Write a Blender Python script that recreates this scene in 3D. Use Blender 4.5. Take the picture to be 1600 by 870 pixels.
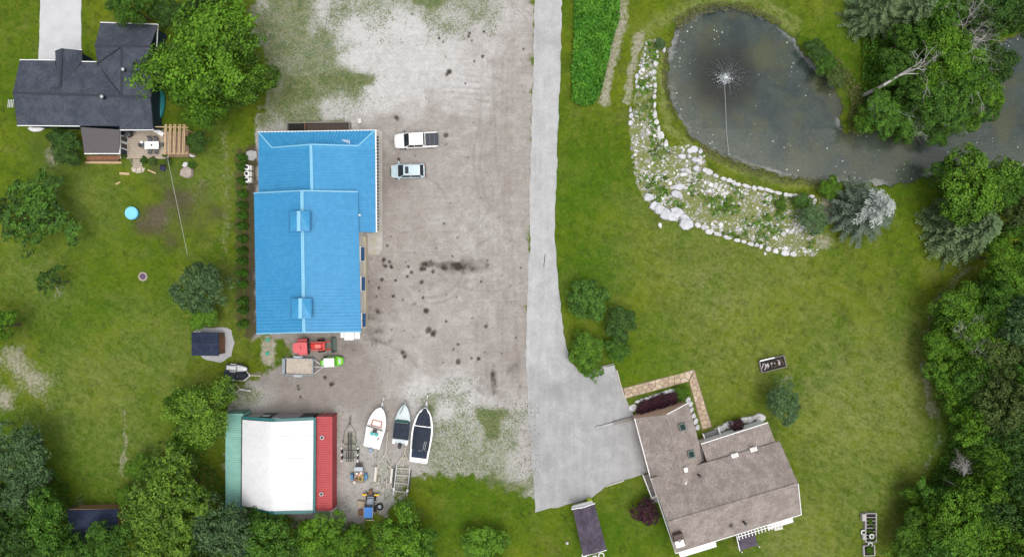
import bpy, math, random
import numpy as np
from math import sin, cos, pi, radians as R
from mathutils import Vector, Matrix

sc = bpy.context.scene
for o in list(bpy.data.objects):
    bpy.data.objects.remove(o)
col = sc.collection
random.seed(7)
rng = np.random.default_rng(11)

# ------------------------------------------------------------------ camera, sky, sun, exposure
H = 90.0            # drone height in metres
S = 0.084           # metres per survey unit on the ground (a unit is one photo pixel)
cd = bpy.data.cameras.new('drone_camera')
cam = bpy.data.objects.new('drone_camera', cd)
col.objects.link(cam)
cam.location = (0, 0, H)
cam.rotation_euler = (0, 0, 0)
cd.sensor_width = 36
cd.lens = 36 * H / (1600 * S)
cd.clip_start = 0.5
cd.clip_end = 6000
sc.camera = cam

SUN_EL, SUN_AZ = R(78), R(140)      # azimuth clockwise from north (+y)
w = bpy.data.worlds.new('World')
sc.world = w
w.use_nodes = True
nt = w.node_tree
nt.nodes.clear()
wo = nt.nodes.new('ShaderNodeOutputWorld')
bg = nt.nodes.new('ShaderNodeBackground')
sky = nt.nodes.new('ShaderNodeTexSky')
sky.sky_type = 'NISHITA'
sky.sun_disc = False
sky.sun_elevation = SUN_EL
sky.sun_rotation = SUN_AZ
sky.dust_density = 4
hs = nt.nodes.new('ShaderNodeHueSaturation')     # cloud cover takes most of the blue out
hs.inputs['Saturation'].default_value = 0.30
nt.links.new(sky.outputs[0], hs.inputs['Color'])
nt.links.new(hs.outputs[0], bg.inputs[0])
bg.inputs[1].default_value = 0.15
nt.links.new(bg.outputs[0], wo.inputs[0])
sl = bpy.data.lights.new('sun', 'SUN')
sl.energy = 1.1
sl.angle = R(38)
sl.color = (1.0, 0.955, 0.89)
so = bpy.data.objects.new('sun', sl)
col.objects.link(so)
d = Vector((sin(SUN_AZ) * cos(SUN_EL), cos(SUN_AZ) * cos(SUN_EL), sin(SUN_EL)))
so.rotation_euler = d.to_track_quat('Z', 'Y').to_euler()
so.location = d * 200
sc.view_settings.view_transform = 'Standard'
sc.view_settings.look = 'None'
sc.view_settings.gamma = 1
sc.view_settings.use_curve_mapping = False
sc.view_settings.exposure = 0.30
sc.cycles.max_bounces = 6
sc.cycles.transparent_max_bounces = 6

# ------------------------------------------------------------------ helpers
def W(px, py, z=0.0):
    """survey unit -> world xy of a point z metres above the ground"""
    k = S * (H - z) / H
    return ((px - 800) * k, (435 - py) * k)

def W3(px, py, z=0.0):
    x, y = W(px, py, z)
    return (x, y, z)

def link(o):
    col.objects.link(o)
    return o

def tag(o, label=None, cat=None, group=None, kind=None):
    if label: o['label'] = label
    if cat: o['category'] = cat
    if group: o['group'] = group
    if kind: o['kind'] = kind
    return o

def thing(name, label, cat, loc=(0, 0, 0), rz=0.0, group=None):
    o = link(bpy.data.objects.new(name, None))
    o.empty_display_size = 0.3
    o.location = loc
    o.rotation_euler = (0, 0, rz)
    return tag(o, label, cat, group)

def dup(root, loc=None, rz=None, label=None):
    r = root.copy(); col.objects.link(r)
    if loc is not None: r.location = loc
    if rz is not None: r.rotation_euler = (0, 0, rz)
    if label: r['label'] = label
    for ch in list(root.children):
        c = ch.copy(); col.objects.link(c); c.parent = r
        for g in list(ch.children):
            e = g.copy(); col.objects.link(e); e.parent = c
    return r

def mesh_np(name, verts, faces, mats=(), smooth=False, attrs=None):
    """verts (n,3), faces (m,k) arrays with a fixed corner count"""
    me = bpy.data.meshes.new(name)
    verts = np.ascontiguousarray(verts, dtype=np.float32)
    faces = np.ascontiguousarray(faces, dtype=np.int32)
    k = faces.shape[1]
    me.vertices.add(len(verts)); me.vertices.foreach_set('co', verts.ravel())
    me.loops.add(faces.size); me.loops.foreach_set('vertex_index', faces.ravel())
    me.polygons.add(len(faces))
    me.polygons.foreach_set('loop_start', np.arange(0, faces.size, k, dtype=np.int32))
    if smooth:
        me.polygons.foreach_set('use_smooth', np.ones(len(faces), dtype=bool))
    me.update(calc_edges=True)
    for an, av in (attrs or {}).items():
        if av.ndim == 1:
            a = me.attributes.new(an, 'FLOAT', 'POINT'); a.data.foreach_set('value', av.astype(np.float32))
        else:
            a = me.attributes.new(an, 'FLOAT_COLOR', 'POINT'); a.data.foreach_set('color', av.astype(np.float32).ravel())
    for m in mats: me.materials.append(m)
    return me

class MB:
    def __init__(s): s.v = []; s.f = []
    def poly(s, pts):
        b = len(s.v); s.v += [tuple(p) for p in pts]; s.f.append(tuple(range(b, b + len(pts)))); return s
    def hull8(s, p):        # bottom 4, top 4 (counter-clockwise from above)
        b = len(s.v); s.v += [tuple(q) for q in p]
        s.f += [(b+3, b+2, b+1, b), (b+4, b+5, b+6, b+7)]
        for i in range(4):
            j = (i + 1) % 4; s.f.append((b+i, b+j, b+4+j, b+4+i))
        return s
    def box(s, cx, cy, z0, sx, sy, sz, rz=0.0, taper=1.0):
        c, n = cos(rz), sin(rz); p = []
        for z, t in ((z0, 1.0), (z0 + sz, taper)):
            for ax, ay in ((-1, -1), (1, -1), (1, 1), (-1, 1)):
                x, y = ax * sx / 2 * t, ay * sy / 2 * t
                p.append((cx + x * c - y * n, cy + x * n + y * c, z))
        return s.hull8(p)
    def prism(s, pts, z0, z1):
        a = sum(pts[i][0] * pts[(i+1) % len(pts)][1] - pts[(i+1) % len(pts)][0] * pts[i][1] for i in range(len(pts)))
        if a < 0: pts = pts[::-1]
        n = len(pts); b = len(s.v)
        s.v += [(p[0], p[1], z0) for p in pts] + [(p[0], p[1], z1) for p in pts]
        s.f.append(tuple(range(b + n - 1, b - 1, -1))); s.f.append(tuple(range(b + n, b + 2 * n)))
        for i in range(n):
            j = (i + 1) % n; s.f.append((b+i, b+j, b+n+j, b+n+i))
        return s
    def slab(s, pts, t=0.12):
        a = sum(pts[i][0] * pts[(i+1) % len(pts)][1] - pts[(i+1) % len(pts)][0] * pts[i][1] for i in range(len(pts)))
        if a < 0: pts = pts[::-1]
        n = len(pts); b = len(s.v)
        s.v += [(p[0], p[1], p[2] - t) for p in pts] + [tuple(p) for p in pts]
        s.f.append(tuple(range(b + n - 1, b - 1, -1))); s.f.append(tuple(range(b + n, b + 2 * n)))
        for i in range(n):
            j = (i + 1) % n; s.f.append((b+i, b+j, b+n+j, b+n+i))
        return s
    def tube(s, pts, r, n=6, r1=None):
        pts = [Vector(p) for p in pts]; m = len(pts); b = len(s.v)
        up = Vector((0, 0, 1))
        for i, p in enumerate(pts):
            t = (pts[min(i+1, m-1)] - pts[max(i-1, 0)])
            if t.length < 1e-9: t = Vector((0, 0, 1))
            t.normalize()
            a = t.cross(up if abs(t.z) < 0.95 else Vector((1, 0, 0))).normalized(); c = t.cross(a)
            rr = r if r1 is None else r + (r1 - r) * i / max(1, m - 1)
            for k in range(n):
                g = 2 * pi * (k + .5) / n
                s.v.append(tuple(p + a * (rr * cos(g)) + c * (rr * sin(g))))
        for i in range(m - 1):
            for k in range(n):
                k2 = (k + 1) % n
                s.f.append((b+i*n+k, b+i*n+k2, b+(i+1)*n+k2, b+(i+1)*n+k))
        s.f.append(tuple(range(b + n - 1, b - 1, -1))); s.f.append(tuple(range(b + (m-1)*n, b + m*n)))
        return s
    def bar(s, p0, p1, wd, ht):      # rectangular bar between two points
        p0, p1 = Vector(p0), Vector(p1); t = (p1 - p0).normalized()
        up = Vector((0, 0, 1)) if abs(t.z) < .95 else Vector((1, 0, 0))
        a = t.cross(up).normalized() * (wd / 2); c = a.cross(t).normalized() * (ht / 2)
        q = []
        for sg in (-1, 1):
            for e, x in ((p0, 1), (p0, -1), (p1, -1), (p1, 1)):
                q.append(e + a * x + c * sg)
        return s.hull8(q)
    def lathe(s, prof, n=16, c=(0, 0, 0)):
        b = len(s.v); m = len(prof)
        for r, z in prof:
            for k in range(n):
                g = 2 * pi * k / n; s.v.append((c[0] + r * cos(g), c[1] + r * sin(g), c[2] + z))
        for i in range(m - 1):
            for k in range(n):
                k2 = (k + 1) % n; s.f.append((b+i*n+k, b+i*n+k2, b+(i+1)*n+k2, b+(i+1)*n+k))
        s.f.append(tuple(range(b + n - 1, b - 1, -1))); s.f.append(tuple(range(b + (m-1)*n, b + m*n)))
        return s
    def disc_y(s, c, r, wd, n=16, r_in=None):   # wheel-like cylinder, axis along y
        prof = [(r * .93, -wd/2), (r, -wd * .3), (r, wd * .3), (r * .93, wd/2)]
        b = len(s.v); m = 4
        for rr, yy in prof:
            for k in range(n):
                g = 2 * pi * k / n; s.v.append((c[0] + rr * cos(g), c[1] + yy, c[2] + rr * sin(g)))
        for i in range(m - 1):
            for k in range(n):
                k2 = (k + 1) % n; s.f.append((b+i*n+k, b+(i+1)*n+k, b+(i+1)*n+k2, b+i*n+k2))
        s.f.append(tuple(range(b, b + n))); s.f.append(tuple(range(b + m*n - 1, b + (m-1)*n - 1, -1)))
        return s
    def loft(s, rings, cap=True):
        n = len(rings[0]); b = len(s.v)
        for r in rings: s.v += [tuple(p) for p in r]
        for i in range(len(rings) - 1):
            for k in range(n):
                k2 = (k + 1) % n
                s.f.append((b+i*n+k, b+i*n+k2, b+(i+1)*n+k2, b+(i+1)*n+k))
        if cap:
            s.f.append(tuple(range(b + n - 1, b - 1, -1))); s.f.append(tuple(range(b + (len(rings)-1)*n, b + len(rings)*n)))
        return s
    def ball(s, c, rx, ry, rz, seg=10, rings=6, jit=0.0, rnd=None):
        b = len(s.v); rnd = rnd or random
        s.v.append((c[0], c[1], c[2] - rz))
        for i in range(1, rings):
            a = -pi/2 + pi * i / rings
            for k in range(seg):
                g = 2 * pi * k / seg; j = 1 + jit * (rnd.random() - .5)
                s.v.append((c[0] + rx*cos(a)*cos(g)*j, c[1] + ry*cos(a)*sin(g)*j, c[2] + rz*sin(a)*j))
        s.v.append((c[0], c[1], c[2] + rz)); e = len(s.v) - 1
        for k in range(seg):
            k2 = (k + 1) % seg
            s.f.append((b, b+1+k2, b+1+k)); s.f.append((e, e-seg+k, e-seg+k2))
            for i in range(rings - 2):
                s.f.append((b+1+i*seg+k, b+1+i*seg+k2, b+1+(i+1)*seg+k2, b+1+(i+1)*seg+k))
        return s
    def mesh(s, name, m, off=(0, 0, 0), smooth=False):
        me = bpy.data.meshes.new(name)
        me.from_pydata([(a - off[0], b - off[1], c - off[2]) for a, b, c in s.v], [], s.f)
        if smooth:
            me.polygons.foreach_set('use_smooth', [True] * len(me.polygons))
        me.materials.append(m); me.update()
        return me
    def build(s, name, m, parent=None, off=None, smooth=False, bevel=0.0):
        if off is None: off = (0, 0, 0)
        elif hasattr(off, 'location'): off = off.location
        o = link(bpy.data.objects.new(name, s.mesh(name, m, off, smooth)))
        if parent is not None: o.parent = parent
        if bevel:
            b = o.modifiers.new('edge', 'BEVEL'); b.width = bevel; b.segments = 2; b.limit_method = 'ANGLE'
        return o

def inside(poly, x, y):
    x = np.asarray(x); y = np.asarray(y); r = np.zeros(x.shape, bool); n = len(poly)
    for i in range(n):
        x0, y0 = poly[i]; x1, y1 = poly[(i + 1) % n]
        if y0 == y1: continue
        c = ((y0 > y) != (y1 > y)) & (x < (x1 - x0) * (y - y0) / (y1 - y0) + x0)
        r ^= c
    return r

def sdf(poly, x, y):
    """signed distance, positive inside"""
    d = np.full(np.shape(x), 1e9); n = len(poly)
    for i in range(n):
        x0, y0 = poly[i]; x1, y1 = poly[(i + 1) % n]
        dx, dy = x1 - x0, y1 - y0
        t = np.clip(((x - x0) * dx + (y - y0) * dy) / (dx * dx + dy * dy + 1e-12), 0, 1)
        d = np.minimum(d, np.hypot(x - x0 - t * dx, y - y0 - t * dy))
    return np.where(inside(poly, x, y), d, -d)

def dist_line(pts, x, y):
    d = np.full(np.shape(x), 1e9)
    for (x0, y0), (x1, y1) in zip(pts[:-1], pts[1:]):
        dx, dy = x1 - x0, y1 - y0
        t = np.clip(((x - x0) * dx + (y - y0) * dy) / (dx * dx + dy * dy + 1e-12), 0, 1)
        d = np.minimum(d, np.hypot(x - x0 - t * dx, y - y0 - t * dy))
    return d

def sstep(a, b, x):
    t = np.clip((x - a) / (b - a), 0, 1)
    return t * t * (3 - 2 * t)

_tab = np.random.default_rng(5).random((64, 64))
def vnoise(x, y, f, ox=0.0):
    X = np.asarray(x) * f + 1000.3 + ox; Y = np.asarray(y) * f + 1000.7 + ox * 1.7
    i = np.floor(X).astype(int); j = np.floor(Y).astype(int); u = X - i; v = Y - j
    u = u * u * (3 - 2 * u); v = v * v * (3 - 2 * v)
    g = lambda a, b: _tab[a % 64, b % 64]
    return (g(i, j) * (1-u) + g(i+1, j) * u) * (1-v) + (g(i, j+1) * (1-u) + g(i+1, j+1) * u) * v

# ------------------------------------------------------------------ materials
class NT:
    def __init__(s, name):
        s.m = bpy.data.materials.new(name); s.m.use_nodes = True
        s.t = s.m.node_tree; s.t.nodes.clear()
        s.out = s.t.nodes.new('ShaderNodeOutputMaterial')
    def set(s, inp, v):
        if hasattr(v, 'is_output'): s.t.links.new(v, inp)
        elif isinstance(v, (tuple, list)):
            inp.default_value = tuple(v) + ((1.0,) if len(v) == 3 and len(inp.default_value) == 4 else ())
        else: inp.default_value = v
    def pos(s, obj=False):
        if obj: return s.t.nodes.new('ShaderNodeTexCoord').outputs['Object']
        return s.t.nodes.new('ShaderNodeNewGeometry').outputs['Position']
    def mapping(s, vec, scale=(1, 1, 1), rot=(0, 0, 0)):
        n = s.t.nodes.new('ShaderNodeMapping'); s.set(n.inputs['Vector'], vec)
        n.inputs['Scale'].default_value = scale; n.inputs['Rotation'].default_value = rot
        return n.outputs[0]
    def noise(s, vec, scale, detail=3, rough=.55, dist=0.0):
        n = s.t.nodes.new('ShaderNodeTexNoise'); s.set(n.inputs['Vector'], vec)
        n.inputs['Scale'].default_value = scale; n.inputs['Detail'].default_value = detail
        n.inputs['Roughness'].default_value = rough; n.inputs['Distortion'].default_value = dist
        return n.outputs['Fac']
    def voro(s, vec, scale, out='Distance', feat='F1'):
        n = s.t.nodes.new('ShaderNodeTexVoronoi'); n.feature = feat; s.set(n.inputs['Vector'], vec)
        n.inputs['Scale'].default_value = scale
        return n.outputs[out]
    def math(s, op, a, b=0.0, c=0.0, clamp=False):
        n = s.t.nodes.new('ShaderNodeMath'); n.operation = op; n.use_clamp = clamp
        s.set(n.inputs[0], a); s.set(n.inputs[1], b); s.set(n.inputs[2], c)
        return n.outputs[0]
    def add(s, a, b): return s.math('ADD', a, b)
    def mul(s, a, b): return s.math('MULTIPLY', a, b)
    def ramp(s, v, a, b, lo=0.0, hi=1.0):
        n = s.t.nodes.new('ShaderNodeMapRange'); n.interpolation_type = 'SMOOTHSTEP'
        s.set(n.inputs[0], v); n.inputs[1].default_value = a; n.inputs[2].default_value = b
        n.inputs[3].default_value = lo; n.inputs[4].default_value = hi
        return n.outputs[0]
    def mix(s, f, a, b, mode='MIX'):
        n = s.t.nodes.new('ShaderNodeMix'); n.data_type = 'RGBA'; n.blend_type = mode
        s.set(n.inputs[0], f); s.set(n.inputs[6], a); s.set(n.inputs[7], b)
        return n.outputs[2]
    def scale(s, c, f):      # colour times a factor
        n = s.t.nodes.new('ShaderNodeVectorMath'); n.operation = 'SCALE'
        s.set(n.inputs[0], c); s.set(n.inputs['Scale'], f)
        return n.outputs[0]
    def attr(s, name, out='Fac'):
        n = s.t.nodes.new('ShaderNodeAttribute'); n.attribute_name = name
        return n.outputs[out]
    def split(s, c):
        n = s.t.nodes.new('ShaderNodeSeparateColor'); s.set(n.inputs[0], c)
        return n.outputs[0], n.outputs[1], n.outputs[2]
    def bsdf(s, color, rough=.8, metal=0.0, bump=None, bstr=.3, bdist=.05, spec=.5, coat=0.0):
        n = s.t.nodes.new('ShaderNodeBsdfPrincipled')
        s.set(n.inputs['Base Color'], color); s.set(n.inputs['Roughness'], rough)
        n.inputs['Metallic'].default_value = metal; n.inputs['Specular IOR Level'].default_value = spec
        n.inputs['Coat Weight'].default_value = coat
        if bump is not None:
            b = s.t.nodes.new('ShaderNodeBump'); b.inputs['Strength'].default_value = bstr; b.inputs['Distance'].default_value = bdist
            s.set(b.inputs['Height'], bump); s.t.links.new(b.outputs[0], n.inputs['Normal'])
        return n.outputs[0]
    def done(s, sh):
        s.t.links.new(sh, s.out.inputs['Surface']); return s.m

_M = {}
def mat(name, c, rough=.6, var=.15, scale=3.0, metal=0.0, bump=.1, c2=None, coat=0.0, spec=.5):
    """a plain material with grain, wear and fine relief"""
    if name in _M: return _M[name]
    n = NT(name); p = n.pos(True)
    a = n.noise(p, scale, 4, .6); b = n.noise(p, scale * 6, 2)
    c2 = c2 or tuple(x * .72 for x in c)
    k = n.ramp(n.add(n.mul(a, .7), n.mul(b, .3)), .38, .66)
    base = n.mix(n.mul(k, min(1, var * 3)), c, c2)
    f = n.ramp(b, .2, .8, 1 - var * .4, 1 + var * .4)
    base = n.scale(base, f)
    _M[name] = n.done(n.bsdf(base, rough, metal, b, bump, .02, spec, coat))
    return _M[name]
# ------------------------------------------------------------------ the setting: ground, gravel, pond
def PL(pts, z=0): return [W(x, y, z) for x, y in pts]
POND = PL([(1046,75),(1058,40),(1085,17),(1115,9),(1150,8),(1185,18),(1215,38),(1245,60),(1262,85),(1287,110),(1311,140),
           (1320,165),(1314,195),(1325,207),(1360,205),(1405,205),(1440,205),(1475,200),(1515,180),(1540,160),(1548,130),(1555,95),
           (1562,66),(1600,50),(1700,50),(1700,275),(1600,262),(1560,262),(1500,270),(1450,276),(1412,289),(1340,286),(1280,283),(1220,276),
           (1180,263),(1150,252),(1120,241),(1095,226),(1070,201),(1052,170),(1044,130)])
BED = PL([(1012,64),(1028,62),(1028,110),(1020,150),(1026,195),(1046,230),(1072,226),(1098,232),(1104,264),(1135,283),(1190,300),(1268,309),(1284,345),
          (1276,402),(1240,398),(1200,387),(1120,364),(1075,352),(1030,330),(1005,306),(990,272),(984,200),(990,150),(995,135),(1001,95)])
LOT = PL([(388,-700),(400,60),(425,120),(415,160),(400,185),(398,208),(398,300),(398,525),(445,528),(448,556),(396,590),(372,612),(358,640),
          (360,800),(470,818),(560,820),(600,800),(640,752),(690,740),(760,745),(815,770),(832,778),(835,700),(830,560),(830,400),(836,200),(842,-700)])
CROP = PL([(897,-260),(968,-260),(968,30),(956,70),(946,120),(938,168),(894,166),(896,60)])
ROAD = [(837,-700),(835,-20),(834,100),(829,250),(827,330),(829,390),(825,410),(824,470),(822,560),(826,650),(832,740),(836,800),(893,786),(925,777),(945,760),(1012,737),
        (995,660),(978,622),(960,570),(905,582),(890,560),(880,520),(872,440),(866,370),(872,200),(876,100),(878,-20),(880,-700)]

def axis(lo, hi, parts):
    a = [np.arange(p0, p1, st) for p0, p1, st in parts]
    a = np.concatenate(a)
    out = [lo * t for t in (1.0, .6, .35, .2, .12)] if True else []
    lo_far = np.array([v for v in (-2500, -1500, -900, -500, -300, -200, -140, -105, -88) if v < a[0] - 4])
    hi_far = np.array([v for v in (88, 105, 140, 200, 300, 500, 900, 1500, 2500) if v > a[-1] + 4])
    return np.concatenate([lo_far, a, hi_far])
gx = axis(0, 0, [(-75, -37, .22), (-37, 4, .13), (4, 75, .19)])
gy = axis(0, 0, [(-42, 42, .17)])
X, Y = np.meshgrid(gx, gy, indexing='ij')
x = X.ravel(); y = Y.ravel()
pond_d = np.full(x.shape, -60.0); near = (np.abs(x) < 90) & (np.abs(y) < 60)
pond_d[near] = sdf(POND, x[near], y[near])
n1 = vnoise(x, y, .5); n2 = vnoise(x, y, 1.6, 9); n3 = vnoise(x, y, .13, 4); n4 = vnoise(x, y, .06, 40)
pw = pond_d + (n2 - .5) * .7
z = (n3 - .5) * .16 + (n1 - .5) * .05
z *= near
flat = sdf(LOT, x[near], y[near]); flatd = np.full(x.shape, -50.0); flatd[near] = flat
roadd = np.full(x.shape, -50.0); roadd[near] = sdf(PL(ROAD), x[near], y[near])
z = np.where((roadd > -1.0), -.01, z)
z = np.where(flatd > 0, z * .3, z)
for bx0, by0, bx1, by1 in ((380,195,605,540),(960,590,1270,870),(0,30,310,270),(340,640,540,810)):     # level ground under buildings
    ax, ay = W(bx0, by1); cx, cy = W(bx1, by0)
    z = np.where((x > ax) & (x < cx) & (y > ay) & (y < cy), 0, z)
z = z - sstep(-.9, 1.6, pw) * 1.1

def blob(px, py, r, soft=1.0, sx=1.0, sy=1.0):
    cx, cy = W(px, py); rr = np.hypot((x - cx) / (r * S * sx), (y - cy) / (r * S * sy))
    return sstep(1 + soft * .5, max(0.0, 1 - soft * .5), rr)
gravel = sstep(-1.5, 1.5, flatd + (n2 - .5) * 1.6 + (n1 - .5) * 1.2)
weed = np.zeros(x.shape)
def area(poly, soft, amt):
    global weed
    weed = np.maximum(weed, amt * sstep(-soft, soft, sdf(PL(poly), x, y) + (n1 - .5) * soft))
area([(380,-60),(520,-60),(520,40),(560,60),(560,120),(590,130),(590,160),(520,170),(520,205),(390,205)], 3.0, .72)
area([(480,-300),(800,-300),(800,40),(700,70),(600,50),(480,60)], 3.5, .62)
area([(610,-60),(720,-60),(720,8),(690,22),(640,15)], 1.6, .95)
area([(430,100),(500,100),(500,160),(430,180)], 2.0, .92)
area([(490,110),(590,118),(585,140),(490,140)], 1.6, .9)
area([(470,185),(540,185),(540,200),(440,204)], 1.2, .85)
area([(700,600),(830,640),(832,800),(640,800),(640,690),(680,640)], 3.0, .62)
area([(735,625),(790,640),(788,680),(760,690),(735,660)], 1.8, .92)
area([(530,640),(560,640),(570,700),(560,800),(528,800)], 1.8, .62)
area([(560,690),(690,700),(690,790),(560,790)], 3.0, .5)
area([(640,612),(690,612),(700,660),(650,660)], 2.0, .7)
area([(360,590),(420,600),(420,640),(360,645)], 1.5, .6)
area([(640,735),(835,740),(835,830),(640,830)], 2.5, .85)
weed = np.clip(weed, 0, 1)
dry = np.zeros(x.shape); mud = np.zeros(x.shape); lush = np.zeros(x.shape); stain = np.zeros(x.shape); bed = np.zeros(x.shape)
bed[near] = sstep(-.35, .35, sdf(BED, x[near], y[near]) + (n2[near] - .5) * .7)
# strips of worn and dry grass
def strip(pts, wd, amt, tgt):
    dd = dist_line(PL(pts), x, y) + (n2 - .5) * .5
    np.maximum(tgt, amt * sstep(wd * S * 1.5, wd * S * .3, dd), out=tgt)
strip([(975,-40),(972,40),(958,85),(946,130),(945,160)], 12, .52, mud)
strip([(1000,55),(990,100),(980,155)], 10, .5, mud)
strip([(1000,60),(1040,30),(1085,5),(1140,-4),(1190,0),(1215,20)], 12, .75, dry)
strip([(1200,15),(1240,40)], 13, .8, dry)
strip([(1034,70),(1036,150),(1044,200),(1075,225)], 8, .8, dry)
strip([(1110,240),(1160,268),(1220,285),(1275,290)], 7, .7, dry)
strip([(1440,570),(1452,610),(1456,650)], 9, .42, mud)
strip([(1465,640),(1468,690),(1440,740)], 6, .35, mud)
strip([(1545,405),(1500,430),(1460,470),(1448,520)], 8, .35, mud)
strip([(195,640),(196,700),(190,740)], 6, .4, mud)
strip([(352,210),(355,300),(350,400)], 12, .32, mud)
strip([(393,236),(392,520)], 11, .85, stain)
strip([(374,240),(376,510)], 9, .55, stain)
strip([(420,535),(420,560)], 14, .6, mud)
for px, py, r_, a_ in ((25,600,65,.75),(60,570,40,.5),(30,640,45,.5),(225,310,60,.5),(250,340,50,.55),(300,300,40,.45),(90,240,25,.6),(120,790,30,.5),
                       (1280,380,22,.8),(1290,330,30,.6),(1100,440,25,.35)):
    np.maximum(mud, a_ * .62 * blob(px, py, r_, 1.5) * (0.45 + 1.1 * n1), out=mud)
for px, py, r_, a_ in ((252,330,75,.62),(310,330,55,.5),(230,270,40,.4),(340,440,40,.4),(40,560,35,.3),(80,240,60,.35),(180,310,40,.4)):
    np.maximum(stain, a_ * blob(px, py, r_, 1.3) * (.4 + .8 * n1), out=stain)
for px, py, r_, a_ in ((130,400,150,.55),(180,520,130,.5),(90,700,120,.5),(240,650,90,.5),(60,290,90,.5),(300,260,80,.5),(20,120,60,.6)):
    np.maximum(lush, a_ * blob(px, py, r_, 1.6), out=lush)
for px, py, r_, a_ in ((1130,450,110,.55),(1350,640,120,.75),(1400,580,80,.65),(1300,560,60,.5),(1050,380,90,.4),(1240,470,120,.35),(1150,530,100,.45),(1330,760,90,.5),
                       (60,440,60,.4),(240,560,80,.4),(150,620,90,.5),(320,280,60,.4),(130,320,70,.35),(1000,650,30,.2),(330,480,60,.3),(1250,850,80,.6),(200,700,70,.4)):
    np.maximum(dry, a_ * blob(px, py, r_, 1.7), out=dry)
for px, py, r_, a_ in ((900,300,70,.8),(930,430,60,.8),(1000,560,60,.7),(740,800,90,.6),(1010,800,60,.7),(960,830,60,.7),(130,400,80,.4),(250,240,60,.6),
                       (180,470,90,.4),(90,740,90,.5),(1480,690,45,1.0),(1460,560,30,.8),(1020,30,40,.3),(280,520,60,.5),(1040,620,60,.7),(1270,90,60,.4),(1300,150,50,.5),(1420,310,50,.5),(1320,50,40,.6)):
    np.maximum(lush, a_ * blob(px, py, r_, 1.6), out=lush)
n6 = vnoise(x, y, 3.2, 17)
# oil, wet and tyre marks on the gravel
ST = [(659,441,3.6),(661,465,3),(665.6,485.6,5),(669,516,6.5),(676,521,5.5),(760,510,3.8),(716,564,5),(748,560,3.8),(630,550,4.4),(632,557,3),(590,487,5),
      (642.7,425.5,3.8),(602.7,416,4.2),(611.5,417,3.2),(637,432,2.5),(597,437,2.5),(591.7,449.5,2.4),(614.6,463,2.6),(697,502,2.4),(600,406,3),(608,409,2.6),
      (638,417,2.5),(702.7,112.7,4.6),(699,116,3.5),(620,184,4.2),(697,212,4.6),(818,77,2.6),(623,249,2.5),(605,384,3),(507.7,589,3.4),(517.5,600,5),(466,603,2.3),(467,607,2.3),
      (470,620,2.6),(737,559,2.4),(676,424,3.2),(660,420,5),(716,538,2.2),(752,440,2.2),(618,438,2),(734,52,2.6),(732,58,2.4),(737,64,2.2),(686,60,2.4),(693,66,2.3),(756,50,2.3),(754,88,2.5),(741,96,2.2)]
for px, py, r_ in ST:
    cx, cy = W(px, py)
    rr = np.hypot(x - cx, y - cy) / (max(r_, 2.4) * S) * (1 + (n2 - .5) * .5 + (n6 - .5) * .6)
    np.maximum(stain, (.8 + .2 * random.random()) * sstep(1.55, .35, rr), out=stain)
for px, py, r_, sx_, sy_, a_ in ((670,413,12,1.1,.42,1.0),(706,416,28,1.0,.28,1.0),(728,416,34,1.2,.36,.6),(586,523,18,1.1,.9,.55),(600,532,12,1.3,.6,.5),(771,595,15,.35,1.7,.75),(765,610,12,1.3,.9,.45),
                          (801,578,14,.8,1.0,.45),(800,570,7,1,1,.4),(753,603,12,.8,1.0,.45),(582,440,20,.8,2.4,.3),(590,410,24,.8,1.2,.25),(648,476,5,1,1,.5),(580,497,12,1,.6,.4),(672,470,5,1,1,.0),
                          (590,500,10,1,.7,.35),(540,540,30,1.5,.5,.35),(430,600,30,1.6,.6,.25),(760,560,30,.3,2.2,.25),(788,620,10,1.5,1,.3)):
    np.maximum(stain, a_ * blob(px, py, r_, 1.2, sx_, sy_) * (.55 + .75 * n2), out=stain)
for i in range(120):       # small drips
    px = random.uniform(575, 830); py = random.choice([random.gauss(440, 60), random.uniform(20, 620)])
    cx, cy = W(px, py)
    rr = np.hypot(x - cx, y - cy) / random.uniform(.12, .22)
    np.maximum(stain, random.uniform(.3, .8) * sstep(1.2, .6, rr), out=stain)
track = np.zeros(x.shape)
def arc(cx, cy, r_, a0, a1, wd=.16, amt=.5):
    pts = [(cx + r_ * cos(R(a)), cy - r_ * sin(R(a))) for a in np.linspace(a0, a1, 24)]
    dd = dist_line(PL(pts), x, y)
    np.maximum(track, amt * sstep(wd * 1.6, wd * .4, dd) * (.75 + .5 * n2), out=track)
for a_ in ((670,410,55,-100,-20),(673,412,62,-95,-25),(760,340,115,230,330),(760,335,120,235,325),(640,330,60,20,80),(700,560,60,250,330),(560,650,120,40,85),(555,655,128,42,82),
           (880,260,130,150,210),(890,250,150,160,205),(700,300,70,-60,10),(780,420,50,60,130)):
    arc(*a_)
def tline(pts, wd=.2, amt=.4):
    dd = dist_line(PL(pts), x, y); np.maximum(track, amt * sstep(wd * 1.6, wd * .4, dd) * (.35 + n2), out=track)
for i in range(7):
    xx = 748 + i * 8; tline([(xx + 6, 60 + random.random() * 80), (xx, 300), (xx - 2 - random.random() * 6, 640)], .22, random.uniform(.15, .38))
for i in range(6):
    yy = 108 + i * 9; tline([(690 + random.random() * 40, yy), (778, yy + 6)], .18, random.uniform(.25, .5))
tline([(770,95),(775,250),(800,380),(812,620)], .25, .5); tline([(624,366),(660,355)], .12, .8); tline([(640,372),(650,369)], .12, .6)
tone = np.zeros(x.shape)
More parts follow.
